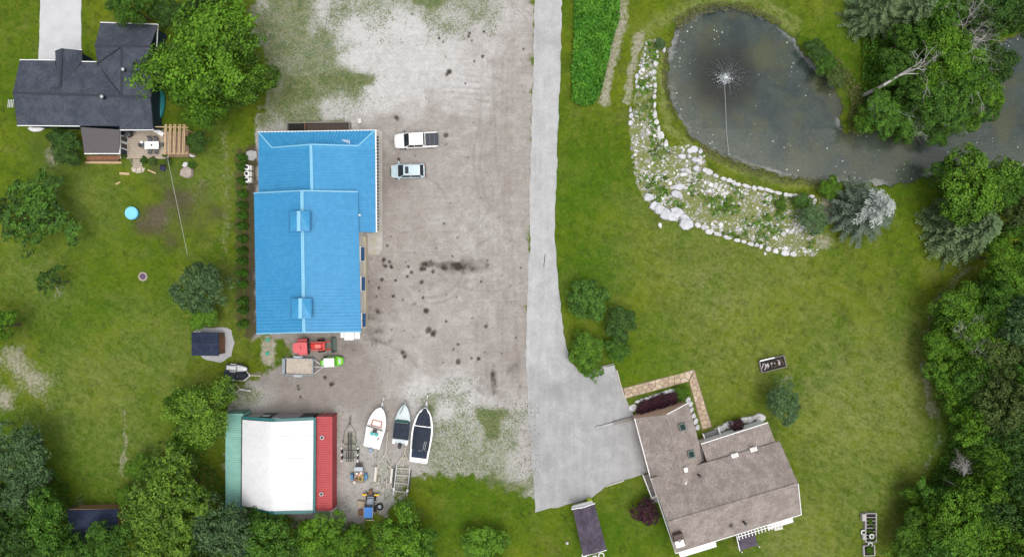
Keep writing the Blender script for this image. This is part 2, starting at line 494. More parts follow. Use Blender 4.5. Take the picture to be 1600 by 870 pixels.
for px, py, r_, a_ in ((600,90,130,1),(700,130,80,.8),(560,40,90,.7),(460,60,80,.6),(740,40,90,.5),(560,180,70,.7),(650,630,60,.7),(720,640,70,.7),(680,690,60,.4),(740,360,90,.35),(690,330,60,.3),(610,340,40,.3),(770,470,60,.3)):
    tone = np.maximum(tone, a_ * blob(px, py, r_, 1.7))
for px, py, r_, a_ in ((430,600,90,.8),(500,560,60,.7),(800,280,45,.45),(600,240,50,.7),(600,310,40,.5),(590,470,40,.7),(400,640,80,.7),(560,620,60,.5),(800,560,50,.5),(560,590,50,.5),(680,230,70,.4)):
    tone = tone - a_ * blob(px, py, r_, 1.6)
far = np.clip((np.abs(x) - 80) / 40, 0, 1)
dry = np.maximum(dry, far * .3)
A1 = np.stack([gravel, weed, dry, mud], 1); A2 = np.stack([stain, bed, lush, track], 1)

def ground_mat():
    n = NT('ground_cover'); p = n.pos()
    a1 = n.t.nodes.new('ShaderNodeAttribute'); a1.attribute_name = 'cover'
    a2 = n.t.nodes.new('ShaderNodeAttribute'); a2.attribute_name = 'wear'
    gr, we, dr = n.split(a1.outputs['Color']); mu = a1.outputs['Alpha']
    stn, bd, lu = n.split(a2.outputs['Color']); tr = a2.outputs['Alpha']
    nA = n.noise(p, .09, 4, .6, .4); nB = n.noise(p, .45, 5, .65, .3); nC = n.noise(p, 2.6, 4, .65, .2); nD = n.noise(p, 9, 3, .7)
    nE = n.noise(n.mapping(p, (.9, 3.2, 1), (0, 0, .5)), 1.2, 4, .7)
    nF = n.noise(p, 1.1, 5, .75, .6)
    # grass
    nG = n.noise(p, .95, 5, .72, 1.2); nH = n.noise(p, .22, 5, .65, .8); nI = n.noise(p, .05, 3, .5, .3)
    nS = n.noise(n.mapping(n.mapping(p, (1, 1, 1), (0, 0, .55)), (.3, 1.5, 1)), .9, 4, .65, 1.0)
    g = n.mix(n.ramp(nA, .36, .66), GRASS_A, GRASS_B)
    g = n.mix(n.mul(n.ramp(nF, .44, .68), .6), g, GRASS_C)
    g = n.mix(n.mul(n.ramp(nB, .44, .68), .55), g, GRASS_D)
    g = n.mix(n.mul(n.ramp(nH, .5, .68), .5), g, (.150, .165, .036))
    g = n.mix(n.mul(lu, n.ramp(nB, .25, .75, .35, .95)), g, GRASS_L)
    g = n.mix(n.mul(n.ramp(nG, .50, .70), .7), g, (.034, .056, .006))
    dfac = n.mul(dr, n.ramp(n.add(n.mul(nC, .25), n.add(n.mul(nF, .45), n.mul(nS, .3))), .36, .62))
    g = n.mix(n.mul(dfac, .8), g, GRASS_DRY)
    g = n.scale(g, n.ramp(nS, .3, .7, .96, 1.04))
    mfac = n.ramp(n.add(n.add(mu, n.mul(nC, .55)), n.mul(nB, .45)), .78, 1.12)
    g = n.mix(n.mul(mfac, .9), g, n.mix(nD, (.24, .215, .155), (.40, .375, .31)))
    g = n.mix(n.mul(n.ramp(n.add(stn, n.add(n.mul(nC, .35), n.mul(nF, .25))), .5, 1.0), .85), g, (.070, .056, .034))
    fine = n.add(n.mul(nC, .5), n.mul(nD, .5))
    g = n.scale(g, n.ramp(fine, .3, .7, .76, 1.22))
    # gravel
    q = n.mix(n.ramp(nB, .35, .7), GRAV_A, GRAV_B)
    q = n.mix(n.mul(n.ramp(nA, .4, .65), .55), q, GRAV_C)
    tn = n.attr('tone')
    q = n.mix(n.ramp(n.add(tn, n.mul(n.add(nB, -.5), .9)), .15, .95, 0, .85), q, GRAV_W)
    q = n.mix(n.ramp(n.add(n.mul(tn, -1), n.mul(n.add(nF, -.5), .8)), .1, .9, 0, .75), q, (.225, .20, .178))
    sE = n.noise(n.mapping(p, (.10, 1.5, 1), (0, 0, .03)), 1.6, 4, .7); sN = n.noise(n.mapping(p, (1.6, .09, 1), (0, 0, .03)), 1.5, 4, .7)
    q = n.scale(q, n.ramp(n.noise(p, .8, 6, .72, 1.5), .3, .7, .88, 1.11))
    q = n.scale(q, n.add(1.0, n.mul(n.mul(n.add(sE, -.5), n.ramp(nA, .42, .55)), .45)))
    q = n.mix(n.mul(we, .8), q, GRAV_W)
    q = n.mix(n.mul(n.ramp(nF, .5, .72), .35), q, (.26, .225, .19))
    q = n.scale(q, n.ramp(n.noise(p, 7, 5, .8), .25, .75, .74, 1.26))
    q = n.mix(n.mul(tr, .6), q, (.17, .145, .125))
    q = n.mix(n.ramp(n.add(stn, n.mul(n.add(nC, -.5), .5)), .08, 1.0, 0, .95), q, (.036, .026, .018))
    # weeds breaking through the stone
    nW = n.noise(p, 5.5, 4, .75, .4)
    wf = n.ramp(n.add(n.add(n.mul(we, .95), n.mul(nC, .26)), n.add(n.mul(nB, .34), n.mul(nW, .75))), 1.11, 1.42)
    q = n.scale(q, n.add(1.0, n.mul(n.mul(n.add(nW, -.5), we), 1.3)))
    wg = n.scale(n.mix(n.ramp(nF, .4, .6), WEED_A, WEED_B), n.ramp(fine, .3, .7, .5, 1.4))
    q = n.mix(n.mul(wf, .9), q, wg)
    gf = n.ramp(n.add(gr, n.add(n.mul(n.add(nC, -.5), .6), n.mul(n.add(nW, -.5), 1.0))), .30, .72)
    c = n.mix(gf, g, q)
    # stony bed
    b = n.mix(n.ramp(nD, .4, .6), (.22, .20, .175), (.48, .475, .47))
    b = n.mix(n.ramp(n.add(n.mul(nF, .6), n.mul(nC, .4)), .40, .50), b, n.mix(nB, (.09, .16, .02), (.26, .23, .11)))
    b = n.scale(b, n.ramp(nD, .3, .7, .7, 1.25))
    c = n.mix(n.ramp(n.add(bd, n.mul(n.add(nC, -.5), .7)), .35, .65), c, b)
    # pond bottom and wet margin
    px_, py_, pz = n.t.nodes.new('ShaderNodeSeparateXYZ').outputs
    n.set(px_.node.inputs[0], p)
    c = n.mix(n.ramp(pz, -.22, -.5), c, (.06, .055, .035))
    h = n.add(n.mul(nC, .6), n.mul(nD, .4))
    return n.done(n.bsdf(c, .95, 0, h, .6, .12, .15))
GRASS_A = (.062, .116, .004); GRASS_B = (.112, .150, .006); GRASS_C = (.150, .166, .022); GRASS_D = (.044, .072, .005)
GRASS_L = (.046, .118, .003); GRASS_DRY = (.215, .230, .085)
GRAV_A = (.300, .274, .250); GRAV_B = (.372, .350, .328); GRAV_C = (.272, .245, .220); GRAV_W = (.49, .485, .475)
WEED_A = (.068, .120, .014); WEED_B = (.165, .180, .070)
GM = ground_mat()
nxg, nyg = len(gx), len(gy)
idx = np.arange(nxg * nyg).reshape(nxg, nyg)
F = np.stack([idx[:-1, :-1].ravel(), idx[1:, :-1].ravel(), idx[1:, 1:].ravel(), idx[:-1, 1:].ravel()], 1)
fg = gravel[F].mean(1) > .5
def sub(name, faces, kind='structure'):
    u, inv = np.unique(faces.ravel(), return_inverse=True)
    me = mesh_np(name, np.stack([x[u], y[u], z[u]], 1), inv.reshape(-1, 4), [GM], True, {'cover': A1[u], 'wear': A2[u], 'tone': tone[u]})
    return tag(link(bpy.data.objects.new(name, me)), kind=kind)
sub('lawn', F[~fg]); sub('gravel_lot', F[fg])
def gz(px, py):      # ground height at a survey point
    wx, wy = W(px, py)
    return float(z[idx[min(nxg-1, np.searchsorted(gx, wx)), min(nyg-1, np.searchsorted(gy, wy))]])

# water
FOUNT = W(1133, 122)
def water_mat():
    n = NT('pond_water'); p = n.pos()
    sh = n.attr('shore'); fo = n.attr('stir')
    nB = n.noise(p, .35, 4, .6, .5); nC = n.noise(p, 2.2, 5, .7, .4); nD = n.noise(p, 8, 3, .7)
    c = n.mix(n.ramp(nB, .35, .65), (.019, .032, .030), (.038, .054, .044))
    c = n.mix(n.mul(n.ramp(n.noise(p, .22, 3), .46, .68), .8), c, (.058, .064, .026))
    c = n.mix(n.mul(n.ramp(nC, .5, .75), .45), c, (.080, .094, .088))       # thin film of pollen
    c = n.mix(n.mul(n.attr('shallow'), n.ramp(nC, .3, .7, .25, .7)), c, (.080, .092, .066))
    c = n.mix(n.mul(fo, .95), c, (.008, .010, .006))                       # film cleared by the falling water
    sc_ = n.ramp(n.add(n.mul(sh, .85), n.mul(nC, .75)), .88, 1.25)
    c = n.mix(n.mul(sc_, .7), c, n.mix(nD, (.16, .17, .15), (.40, .41, .40)))
    h = n.add(n.mul(nD, .5), nC)
    return n.done(n.bsdf(c, .12, 0, h, .22, .05, .5))
wx = np.arange(W(1035, 0)[0], W(1720, 0)[0], .25); wy = np.arange(W(0, 300)[1], W(0, 0)[1], .25)
WX, WY = np.meshgrid(wx, wy, indexing='ij'); fx, fy = WX.ravel(), WY.ravel()
pd = sdf(POND, fx, fy); keep = pd > -1.3
wi = np.arange(fx.size).reshape(WX.shape)
WF = np.stack([wi[:-1, :-1].ravel(), wi[1:, :-1].ravel(), wi[1:, 1:].ravel(), wi[:-1, 1:].ravel()], 1)
WF = WF[keep[WF].all(1)]
fd = np.hypot(fx - FOUNT[0], fy - FOUNT[1]); an = np.arctan2(fy - FOUNT[1], fx - FOUNT[0])
stir = sstep(6.4, 2.2, fd * (1 + .25 * (vnoise(fx, fy, .7) - .5)))
shore = sstep(1.9, .1, pd) * (.25 + .85 * vnoise(fx, fy, .45, 30))
shore = np.maximum(shore, (.25 + .5 * vnoise(fx, fy, .6, 12)) * sstep(3.6, .5, pd) * (fx < W(1120, 0)[0]))
me = mesh_np('pond_water', np.stack([fx, fy, np.full(fx.shape, -.42)], 1), WF, [water_mat()], True, {'shore': shore, 'stir': stir, 'shallow': sstep(7.0, .3, pd + 3 * (vnoise(fx, fy, .25, 50) - .5)) * (fy < W(0, 200)[1]) + sstep(5.5, .3, pd) * (fx < W(1100, 0)[0]) * (fy >= W(0, 200)[1])})
tag(link(bpy.data.objects.new('pond_water', me)), kind='structure')

# road and yard slab
def ragged(pts, step=.7, j=.10):
    out = []
    for i in range(len(pts)):
        a = Vector(pts[i]); b = Vector(pts[(i + 1) % len(pts)]); L = (b - a).length
        n = max(1, min(160, int(L / step)))
        for k in range(n):
            q = a + (b - a) * (k / n)
            out.append((q.x + random.uniform(-j, j) * (k > 0), q.y + random.uniform(-j, j) * (k > 0)))
    return out
def road_mat():
    n = NT('worn_pale_asphalt'); p = n.pos()
    nA = n.noise(n.mapping(p, (1.4, .12, 1)), .9, 4, .6); nB = n.noise(p, .5, 5, .7, .3); nC = n.noise(p, 6, 4, .75)
    c = n.mix(n.ramp(nB, .35, .7), (.345, .345, .345), (.43, .43, .43))
    c = n.mix(n.mul(n.ramp(nA, .45, .65), .28), c, (.49, .49, .49))
    c = n.mix(n.mul(n.ramp(n.noise(p, .18, 3), .5, .7), .5), c, (.275, .272, .27))
    c = n.mix(n.mul(n.ramp(n.noise(p, .9, 5, .75, .6), .66, .8), .4), c, (.19, .185, .18))
    c = n.mix(n.mul(n.ramp(n.noise(n.mapping(p, (2.2, .06, 1), (0, 0, .02)), 1.3, 3, .6), .55, .7), .14), c, (.27, .265, .26))
    cr = n.voro(n.mapping(p, (.3, .3, 1)), 1.1, 'Distance', 'DISTANCE_TO_EDGE')
    c = n.mix(n.mul(n.ramp(cr, .012, .0), n.ramp(nB, .5, .6, 0, .5)), c, (.16, .155, .15))
    yy = n.t.nodes.new('ShaderNodeSeparateXYZ'); n.set(yy.inputs[0], p)
    c = n.scale(c, n.ramp(n.add(yy.outputs[1], n.mul(nB, 4)), -13, -7, .87, 1.03))
    c = n.scale(c, n.ramp(nC, .25, .75, .88, 1.12))
    return n.done(n.bsdf(c, .9, 0, nC, .35, .02, .3))
MB().prism(ragged(PL(ROAD)), -.1, .05).build('road', road_mat()); tag(bpy.data.objects['road'], kind='structure')
# ------------------------------------------------------------------ vegetation
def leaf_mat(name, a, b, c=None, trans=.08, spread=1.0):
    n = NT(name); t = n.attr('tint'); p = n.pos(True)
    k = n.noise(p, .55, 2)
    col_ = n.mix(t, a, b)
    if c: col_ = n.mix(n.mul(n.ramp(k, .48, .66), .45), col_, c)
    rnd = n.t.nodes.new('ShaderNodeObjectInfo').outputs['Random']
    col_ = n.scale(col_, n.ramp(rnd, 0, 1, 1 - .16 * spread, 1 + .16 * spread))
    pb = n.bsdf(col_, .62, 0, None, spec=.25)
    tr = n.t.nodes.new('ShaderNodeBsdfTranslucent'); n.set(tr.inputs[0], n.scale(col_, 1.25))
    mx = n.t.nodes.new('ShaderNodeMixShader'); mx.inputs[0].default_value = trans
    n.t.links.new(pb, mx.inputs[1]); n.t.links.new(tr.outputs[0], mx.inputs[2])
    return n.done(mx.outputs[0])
LM = dict(  # first colour of leaf greens darkened to stand for shade between tufts
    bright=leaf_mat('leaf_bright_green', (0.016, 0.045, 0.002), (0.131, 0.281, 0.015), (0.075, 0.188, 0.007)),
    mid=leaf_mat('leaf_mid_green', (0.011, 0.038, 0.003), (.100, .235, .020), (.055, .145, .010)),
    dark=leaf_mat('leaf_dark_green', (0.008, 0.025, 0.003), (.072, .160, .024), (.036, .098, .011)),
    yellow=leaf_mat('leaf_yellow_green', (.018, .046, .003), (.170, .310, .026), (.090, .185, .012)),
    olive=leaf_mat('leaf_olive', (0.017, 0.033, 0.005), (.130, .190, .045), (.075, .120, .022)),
    blue=leaf_mat('needle_blue_green', (.012, .036, .010), (.125, .225, .080), (.060, .125, .040)),
    spruce=leaf_mat('needle_grey_green', (.026, .052, .016), (.17, .255, .105), (.08, .135, .048)),
    silver=leaf_mat('needle_silver_tip', (.036, .080, .024), (.44, .47, .44), None),
    cone=leaf_mat('arborvitae_green', (0.013, 0.041, 0.003), (0.098, 0.238, 0.020)),
    burg=leaf_mat('leaf_burgundy', (0.022, 0.006, 0.012), (0.075, 0.020, 0.034)),
    crop=leaf_mat('leaf_crop_green', (.012, .075, .003), (.115, .310, .022), (.036, .170, .009)),
    under=leaf_mat('leaf_undergrowth', (0.015, 0.058, 0.003), (0.088, 0.212, 0.016), (.055, .165, .010)),
    reed=leaf_mat('leaf_reed', (0.045, 0.065, 0.016), (0.190, 0.180, 0.075), (0.080, 0.100, 0.025)))
BARK = mat('bark', (.12, .095, .07), .9, .3, 6, bump=.4)
DEAD = mat('dead_wood', (.42, .40, .38), .85, .2, 8, bump=.3)

def unit(v): return v / np.maximum(1e-9, np.linalg.norm(v, axis=-1, keepdims=True))
def leaves(g, C, N, L, Wd, tint, fold=.18):
    """one bent four-cornered leaf per row: centres C, normals N, length L, width Wd"""
    m = len(C)
    r = unit(g.normal(size=(m, 3))); t = unit(r - (r * N).sum(1, keepdims=True) * N); b = np.cross(N, t)
    L = np.broadcast_to(L, (m,))[:, None]; Wd = np.broadcast_to(Wd, (m,))[:, None]
    v = np.stack([C - t * L * .5, C + b * Wd * .5 + N * fold * Wd, C + t * L * .5, C - b * Wd * .5 + N * fold * Wd], 1).reshape(-1, 3)
    return v, np.arange(m * 4).reshape(m, 4), np.repeat(tint, 4)
def join(parts):
    V, Fs, T, o = [], [], [], 0
    for v, f, t in parts:
        V.append(v); Fs.append(f + o); T.append(t); o += len(v)
    return np.concatenate(V), np.concatenate(Fs), np.concatenate(T)

def broadleaf(seed, Rr=4.0, hz=3.2, lobes=16, tufts=210, per=40, leaf=.34, tr=(.5, .9), lobe=(.26, .44), spray=0.0, hollow=.0):
    """crown of lobes, lobes of tufts, tufts of leaves; returns crown arrays and lobe centres; crown centre at 0"""
    g = np.random.default_rng(seed)
    a = np.arange(lobes) * 2.39996 + g.uniform(0, .8, lobes)
    q = np.sqrt((np.arange(lobes) + .5) / lobes) * g.uniform(.72, 1.16, lobes)
    lr = g.uniform(*lobe, lobes) * Rr * g.choice([.6, .85, .95, 1.1], lobes)
    rad = np.minimum(q * Rr * .82, Rr * 1.02 - lr * .8)
    lc = np.stack([rad * np.cos(a), rad * np.sin(a), hz * (.62 - .75 * (rad / Rr) ** 1.6) + g.uniform(-.12, .12, lobes) * hz], 1)
    parts = []
    w_ = lr ** 2 / (lr ** 2).sum()
    which = g.choice(lobes, tufts, p=w_)
    dr = unit(g.normal(size=(tufts, 3)) + np.array([0, 0, .55]))
    out = unit(lc[which] * np.array([1, 1, .6]) + np.array([0, 0, 1e-3]))
    dr = unit(dr + out * .35)
    tc = lc[which] + dr * (lr[which] * g.uniform(.72, 1.05, tufts))[:, None]
    if spray: tc[:, :2] *= 1 + g.uniform(-.02, spray, tufts)[:, None]
    trad = g.uniform(*tr, tufts)
    ti = g.uniform(0, 1, tufts)
    ang = np.arctan2(tc[:, 1], tc[:, 0]); prof = np.zeros(tufts)      # ragged outline: bays and spurs round the crown
    for q_ in range(2, 8): prof += g.uniform(.3, 1) * np.cos(q_ * ang + g.uniform(0, 6.28)) / q_ ** .5
    tc[:, :2] *= (1 + .085 * prof * np.clip(np.hypot(tc[:, 0], tc[:, 1]) / Rr, 0, 1))[:, None]
    k = np.repeat(np.arange(tufts), per); m = len(k)
    ld = unit(g.normal(size=(m, 3)) + dr[k] * .9 + np.array([0, 0, .35]))
    stretch = np.ones((m, 3))
    C = tc[k] + ld * (trad[k] * g.uniform(.45, 1.0, m) ** .7)[:, None]
    if spray:
        od = unit(tc * np.array([1, 1, .2])); C += od[k] * (g.uniform(-.6, 1.0, m) * trad[k] * 1.1)[:, None]
    N = unit(ld + g.normal(size=(m, 3)) * .45 + np.array([0, 0, .25]))
    L = leaf * g.uniform(.65, 1.3, m)
    tint = np.clip(.72 * ti[k] ** 1.25 + g.uniform(-.18, .46, m) + .22 * (tc[k][:, 2] / hz - .3), 0, 1)  # shade put into the leaf tint: dark tufts, lighter towards the crown top
    return leaves(g, C, N, L, L * .62, tint), lc

def spruce(seed, h=9.0, Rr=3.3, tiers=24, pale=None, dens=1.0):
    g = np.random.default_rng(seed); C, N, T, L, Wd, TI = [], [], [], [], [], []
    V, Fq, tin = [], [], []
    for i in range(tiers):
        zf = .07 + .91 * i / (tiers - 1); n_ = int((13 - 7 * zf) * dens)
        for j in range(n_):
            a = 2 * pi * (j + g.uniform(-.35, .35)) / n_ + i * .7
            bl = Rr * (1 - zf) ** .85 * g.uniform(.78, 1.12) + .18
            ca, sa = cos(a), sin(a); ti = g.uniform(0, .45)
            ns = max(3, int(bl / .26))
            for s_ in range(ns):
                f = (s_ + .7) / ns; rr = bl * f
                zz = h * zf - .32 * rr + .10 * rr * rr / max(bl, .5)
                for sd in (-1, 1):
                    tl = (.62 * (1 - f) + .22) * min(1, bl / 1.8 + .25) * g.uniform(.75, 1.2)
                    ta = a + sd * g.uniform(.5, .9)
                    x0, y0 = rr * ca, rr * sa; x1, y1 = x0 + tl * cos(ta), y0 + tl * sin(ta)
                    w2 = .075; nx, ny = -sin(ta) * w2, cos(ta) * w2; dz = -g.uniform(.05, .3) * tl
                    b = len(V)
                    V += [(x0 + nx, y0 + ny, zz), (x0 - nx, y0 - ny, zz), (x1 - nx * .5, y1 - ny * .5, zz + dz - .03), (x1 + nx * .5, y1 + ny * .5, zz + dz - .03)]
                    Fq.append((b, b+1, b+2, b+3))
                    tt = np.clip(ti + f * .5 + g.uniform(-.12, .12), 0, 1)
                    if pale is not None: tt = np.clip(tt * .26 + (1.0 if zf > pale + .12 * sin(2 * a) else 0.0) * g.uniform(.35, .85), 0, 1)
                    tin += [tt] * 4
    return np.array(V), np.array(Fq), np.array(tin)

def cone_shrub(seed, h=3.4, Rr=.62, n=900):
    g = np.random.default_rng(seed)
    zf = g.uniform(0, 1, n) ** 1.3; a = g.uniform(0, 2*pi, n)
    r_ = Rr * (np.sin(np.clip(zf * .9 + .22, 0, 1) * pi) ** .7) * (1 - zf * .55) * g.uniform(.75, 1.05, n)
    C = np.stack([r_ * np.cos(a), r_ * np.sin(a), .12 + zf * h], 1)
    N = unit(np.stack([np.cos(a), np.sin(a), np.full(n, .45)], 1) + g.normal(size=(n, 3)) * .35)
    return leaves(g, C, N, .26 * g.uniform(.7, 1.3, n), .13, g.uniform(0, 1, n))

def trunk_mb(h, r, tips, rnd, base=0.0):
    m = MB()
    m.tube([(0, 0, base - .15), (.04, .02, h * .35), (-.05, .05, h * .7), (0, 0, h)], r, 8, r * .35)
    for tx, ty, tz in tips:
        s0 = h * rnd.uniform(.45, .8)
        m.tube([(0, 0, s0), (tx * .4, ty * .4, s0 + (tz - s0) * .55 + .2), (tx * .9, ty * .9, tz)], r * .42, 5, r * .08)
    return m

def bare(seed, h=6.0, spread=3.0, twigs=3):
    rnd = random.Random(seed); m = MB()
    def grow(p, d, L, r, lev):
        q = p + d * L * .5 + Vector((rnd.uniform(-.1, .1), rnd.uniform(-.1, .1), 0)) * L; e = q + (d + Vector((rnd.uniform(-.25, .25), rnd.uniform(-.25, .25), .05))).normalized() * L * .5
        m.tube([p, q, e], r, 5 if lev > 1 else 4, r * .55)
        if lev <= 0: return
        for k in range(rnd.choice((2, 3, 3, 4)) if lev < 4 else 4):
            nd = (d * .8 + Vector((rnd.gauss(0, .65), rnd.gauss(0, .65), rnd.gauss(0, .35)))).normalized()
            grow(p + (e - p) * rnd.uniform(.45, 1.0), nd, L * rnd.uniform(.55, .8), r * .52, lev - 1)
    return m, grow

# prototypes -------------------------------------------------------
PROTO = {}
def proto(key, arr, lc, mt, th, tr_, seed=1, limbs=6):
    PROTO[key] = lambda: proto_now(key, arr, lc, mt, th, tr_, seed, limbs)
class Lazy(dict):
    def __getitem__(s, k):
        v = dict.__getitem__(s, k)
        if callable(v): v(); v = dict.__getitem__(s, k)
        return v
PROTO = Lazy()
def proto_now(key, arr, lc, mt, th, tr_, seed, limbs):
    v, f, t = arr
    v = v.copy(); v[:, 2] += th
    me = mesh_np('crown', v, f, [mt], False, {'tint': t})
    rnd = random.Random(seed)
    tips = [(p[0], p[1], p[2] + th - .4) for p in list(lc)[:limbs]] if lc is not None else []
    tm = trunk_mb(th + (.4 if lc is not None else th * 0), tr_, tips, rnd).mesh('trunk', BARK)
    PROTO[key] = (me, tm)
HC = 6.0     # crown centre height of the unit tree
for i in range(5):      # round leafy crowns in several colours share their leaf layout
    kw = [dict(lobes=19, tufts=230, per=52, leaf=.27), dict(lobes=20, tufts=260, per=46, leaf=.27, lobe=(.2, .36)), dict(lobes=11, tufts=200, per=56, leaf=.30, lobe=(.3, .48), tr=(.6, 1.0)),
          dict(lobes=18, tufts=230, per=60, leaf=.28, spray=.16, tr=(.45, .8)), dict(lobes=24, tufts=330, per=36, leaf=.24, lobe=(.18, .3), tr=(.38, .62))][i]
    arr, lc = broadleaf(100 + i, **kw)
    for c_ in ('bright', 'mid', 'dark', 'yellow', 'olive'):
        proto((c_, i), arr, lc, LM[c_], HC, .26, i)
arr, lc = broadleaf(140, lobes=13, tufts=90, per=34, leaf=.34, tr=(.4, .75), lobe=(.2, .34)); proto(('dark', 'sparse'), arr, lc, LM['dark'], HC, .2, 9, 12)
proto(('mid', 'sparse'), arr, lc, LM['mid'], HC, .2, 9, 12)
arr, lc = broadleaf(141, lobes=22, tufts=330, per=30, leaf=.26, tr=(.42, .7), lobe=(.22, .34)); proto(('blue', 0), arr, lc, LM['blue'], HC, .22, 9)
arr, lc = broadleaf(142, Rr=4, hz=3.4, lobes=26, tufts=420, per=22, leaf=.34, tr=(.5, .62), lobe=(.2, .28)); proto(('dark', 'tufted'), arr, lc, LM['mid'], HC, .2, 3)
arr, lc = broadleaf(143, lobes=20, tufts=240, per=30, leaf=.34, tr=(.4, .7)); proto(('burg', 0), arr, lc, LM['burg'], HC, .15, 3)
for k, pl, mt in ((0, None, 'spruce'), (1, .62, 'silver'), (2, None, 'blue'), (3, None, 'olive')):
    arr = spruce(60 + k, pale=pl); me = mesh_np('crown', *arr[:2], [LM[mt]], False, {'tint': arr[2]})
    PROTO[('spruce', k)] = (me, MB().tube([(0, 0, -.2), (0, 0, 4), (0, 0, 8.6)], .2, 8, .03).mesh('trunk', BARK))
for k in range(3):
    arr = cone_shrub(80 + k); me = mesh_np('crown', *arr[:2], [LM['cone']], False, {'tint': arr[2]})
    PROTO[('cone', k)] = (me, MB().tube([(0, 0, -.1), (0, 0, 2.6)], .06, 6, .02).mesh('trunk', BARK))

def tree(name, key, px, py, rpx, h, label, cat='tree', group=None, sz=1.0, rot=None, ex=1.0):
    """crown centred at the survey point; h = height of the crown's middle"""
    zc = h
    k = S * (H - zc) / H
    wx_, wy_ = W(px, py, zc)
    me, tm = PROTO[key]
    t = thing(name, label, cat, (wx_, wy_, 0), random.uniform(0, 6.28) if rot is None else rot, group)
    s = rpx * k / 4.1
    ex = ex * random.uniform(.86, 1.16) if 'shrub' not in name and 'pine' not in name else ex
    t.scale = (s * ex, s / ex, h / HC * sz)
    base = gz(800 + wx_ / S, 435 - wy_ / S) if abs(wx_) < 73 and abs(wy_) < 41 else 0
    t.location.z = max(base, -.4) - .02
    for nm, m_ in (('crown', me), ('trunk', tm)):
        o = link(bpy.data.objects.new(nm, m_)); o.parent = t
    return t
def conifer(name, key, px, py, rpx, h, label, cat='spruce tree', group=None, hz0=9.0, r0=3.3):
    """px,py = middle of the lower skirt of branches"""
    wx_, wy_ = W(px, py, h * .2)
    t = thing(name, label, cat, (wx_, wy_, max(-.4, gz(800 + wx_ / S, 435 - wy_ / S) if abs(wy_) < 41 and abs(wx_) < 73 else 0)), random.uniform(0, 6.28), group)
    s = rpx * S * (H - h * .2) / H / r0
    t.scale = (s, s, h / hz0)
    for nm, m_ in zip(('crown', 'trunk'), PROTO[key]):
        o = link(bpy.data.objects.new(nm, m_)); o.parent = t
    return t

# trees of the west garden
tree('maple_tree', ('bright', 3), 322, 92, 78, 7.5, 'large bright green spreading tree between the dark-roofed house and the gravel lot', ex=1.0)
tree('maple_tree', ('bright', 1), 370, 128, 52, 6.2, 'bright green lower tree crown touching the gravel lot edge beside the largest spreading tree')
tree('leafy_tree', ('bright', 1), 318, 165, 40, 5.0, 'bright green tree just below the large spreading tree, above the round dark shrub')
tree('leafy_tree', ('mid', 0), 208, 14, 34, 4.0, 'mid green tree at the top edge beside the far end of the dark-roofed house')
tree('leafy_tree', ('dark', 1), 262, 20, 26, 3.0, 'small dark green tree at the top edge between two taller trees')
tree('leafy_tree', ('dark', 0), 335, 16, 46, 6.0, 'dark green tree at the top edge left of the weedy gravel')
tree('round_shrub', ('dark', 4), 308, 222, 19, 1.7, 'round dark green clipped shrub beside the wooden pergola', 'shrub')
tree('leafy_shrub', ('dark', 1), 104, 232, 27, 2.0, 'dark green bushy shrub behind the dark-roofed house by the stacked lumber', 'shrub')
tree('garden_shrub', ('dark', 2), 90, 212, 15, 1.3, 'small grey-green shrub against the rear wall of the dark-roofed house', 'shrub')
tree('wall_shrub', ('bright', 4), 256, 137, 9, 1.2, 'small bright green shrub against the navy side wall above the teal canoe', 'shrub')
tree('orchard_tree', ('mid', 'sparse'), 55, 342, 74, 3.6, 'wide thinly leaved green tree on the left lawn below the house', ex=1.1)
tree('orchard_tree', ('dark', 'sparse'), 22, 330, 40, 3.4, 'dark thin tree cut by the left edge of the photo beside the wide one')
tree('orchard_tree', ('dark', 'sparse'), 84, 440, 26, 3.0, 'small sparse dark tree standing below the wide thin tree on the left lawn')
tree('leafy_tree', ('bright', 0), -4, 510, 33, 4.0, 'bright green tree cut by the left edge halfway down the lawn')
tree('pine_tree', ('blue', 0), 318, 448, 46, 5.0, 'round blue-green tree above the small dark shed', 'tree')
tree('garden_shrub', ('bright', 4), 318, 492, 26, 1.8, 'bright green bush at the foot of the round blue-green tree', 'shrub')
ORD = ['first', 'second', 'third', 'fourth', 'fifth', 'sixth', 'seventh', 'eighth', 'ninth', 'tenth', 'eleventh', 'twelfth', 'thirteenth', 'fourteenth', 'fifteenth', 'sixteenth',
       'seventeenth', 'eighteenth', 'nineteenth', 'twentieth', 'twenty-first', 'twenty-second', 'twenty-third', 'twenty-fourth', 'twenty-fifth', 'twenty-sixth']
for i, yy in enumerate((247, 262, 283, 303, 321, 337, 353, 373, 392, 408, 427, 444, 470, 484, 506)):
    t = conifer('arborvitae', ('cone', i % 3), 380 + (i > 11), yy, 7.5, 2.9 + random.uniform(-.3, .3),
                'small arborvitae, %s from the top of the row beside the blue roof' % ORD[i], 'arborvitae', 'arborvitae planted along the blue-roofed building', 3.4, .62)
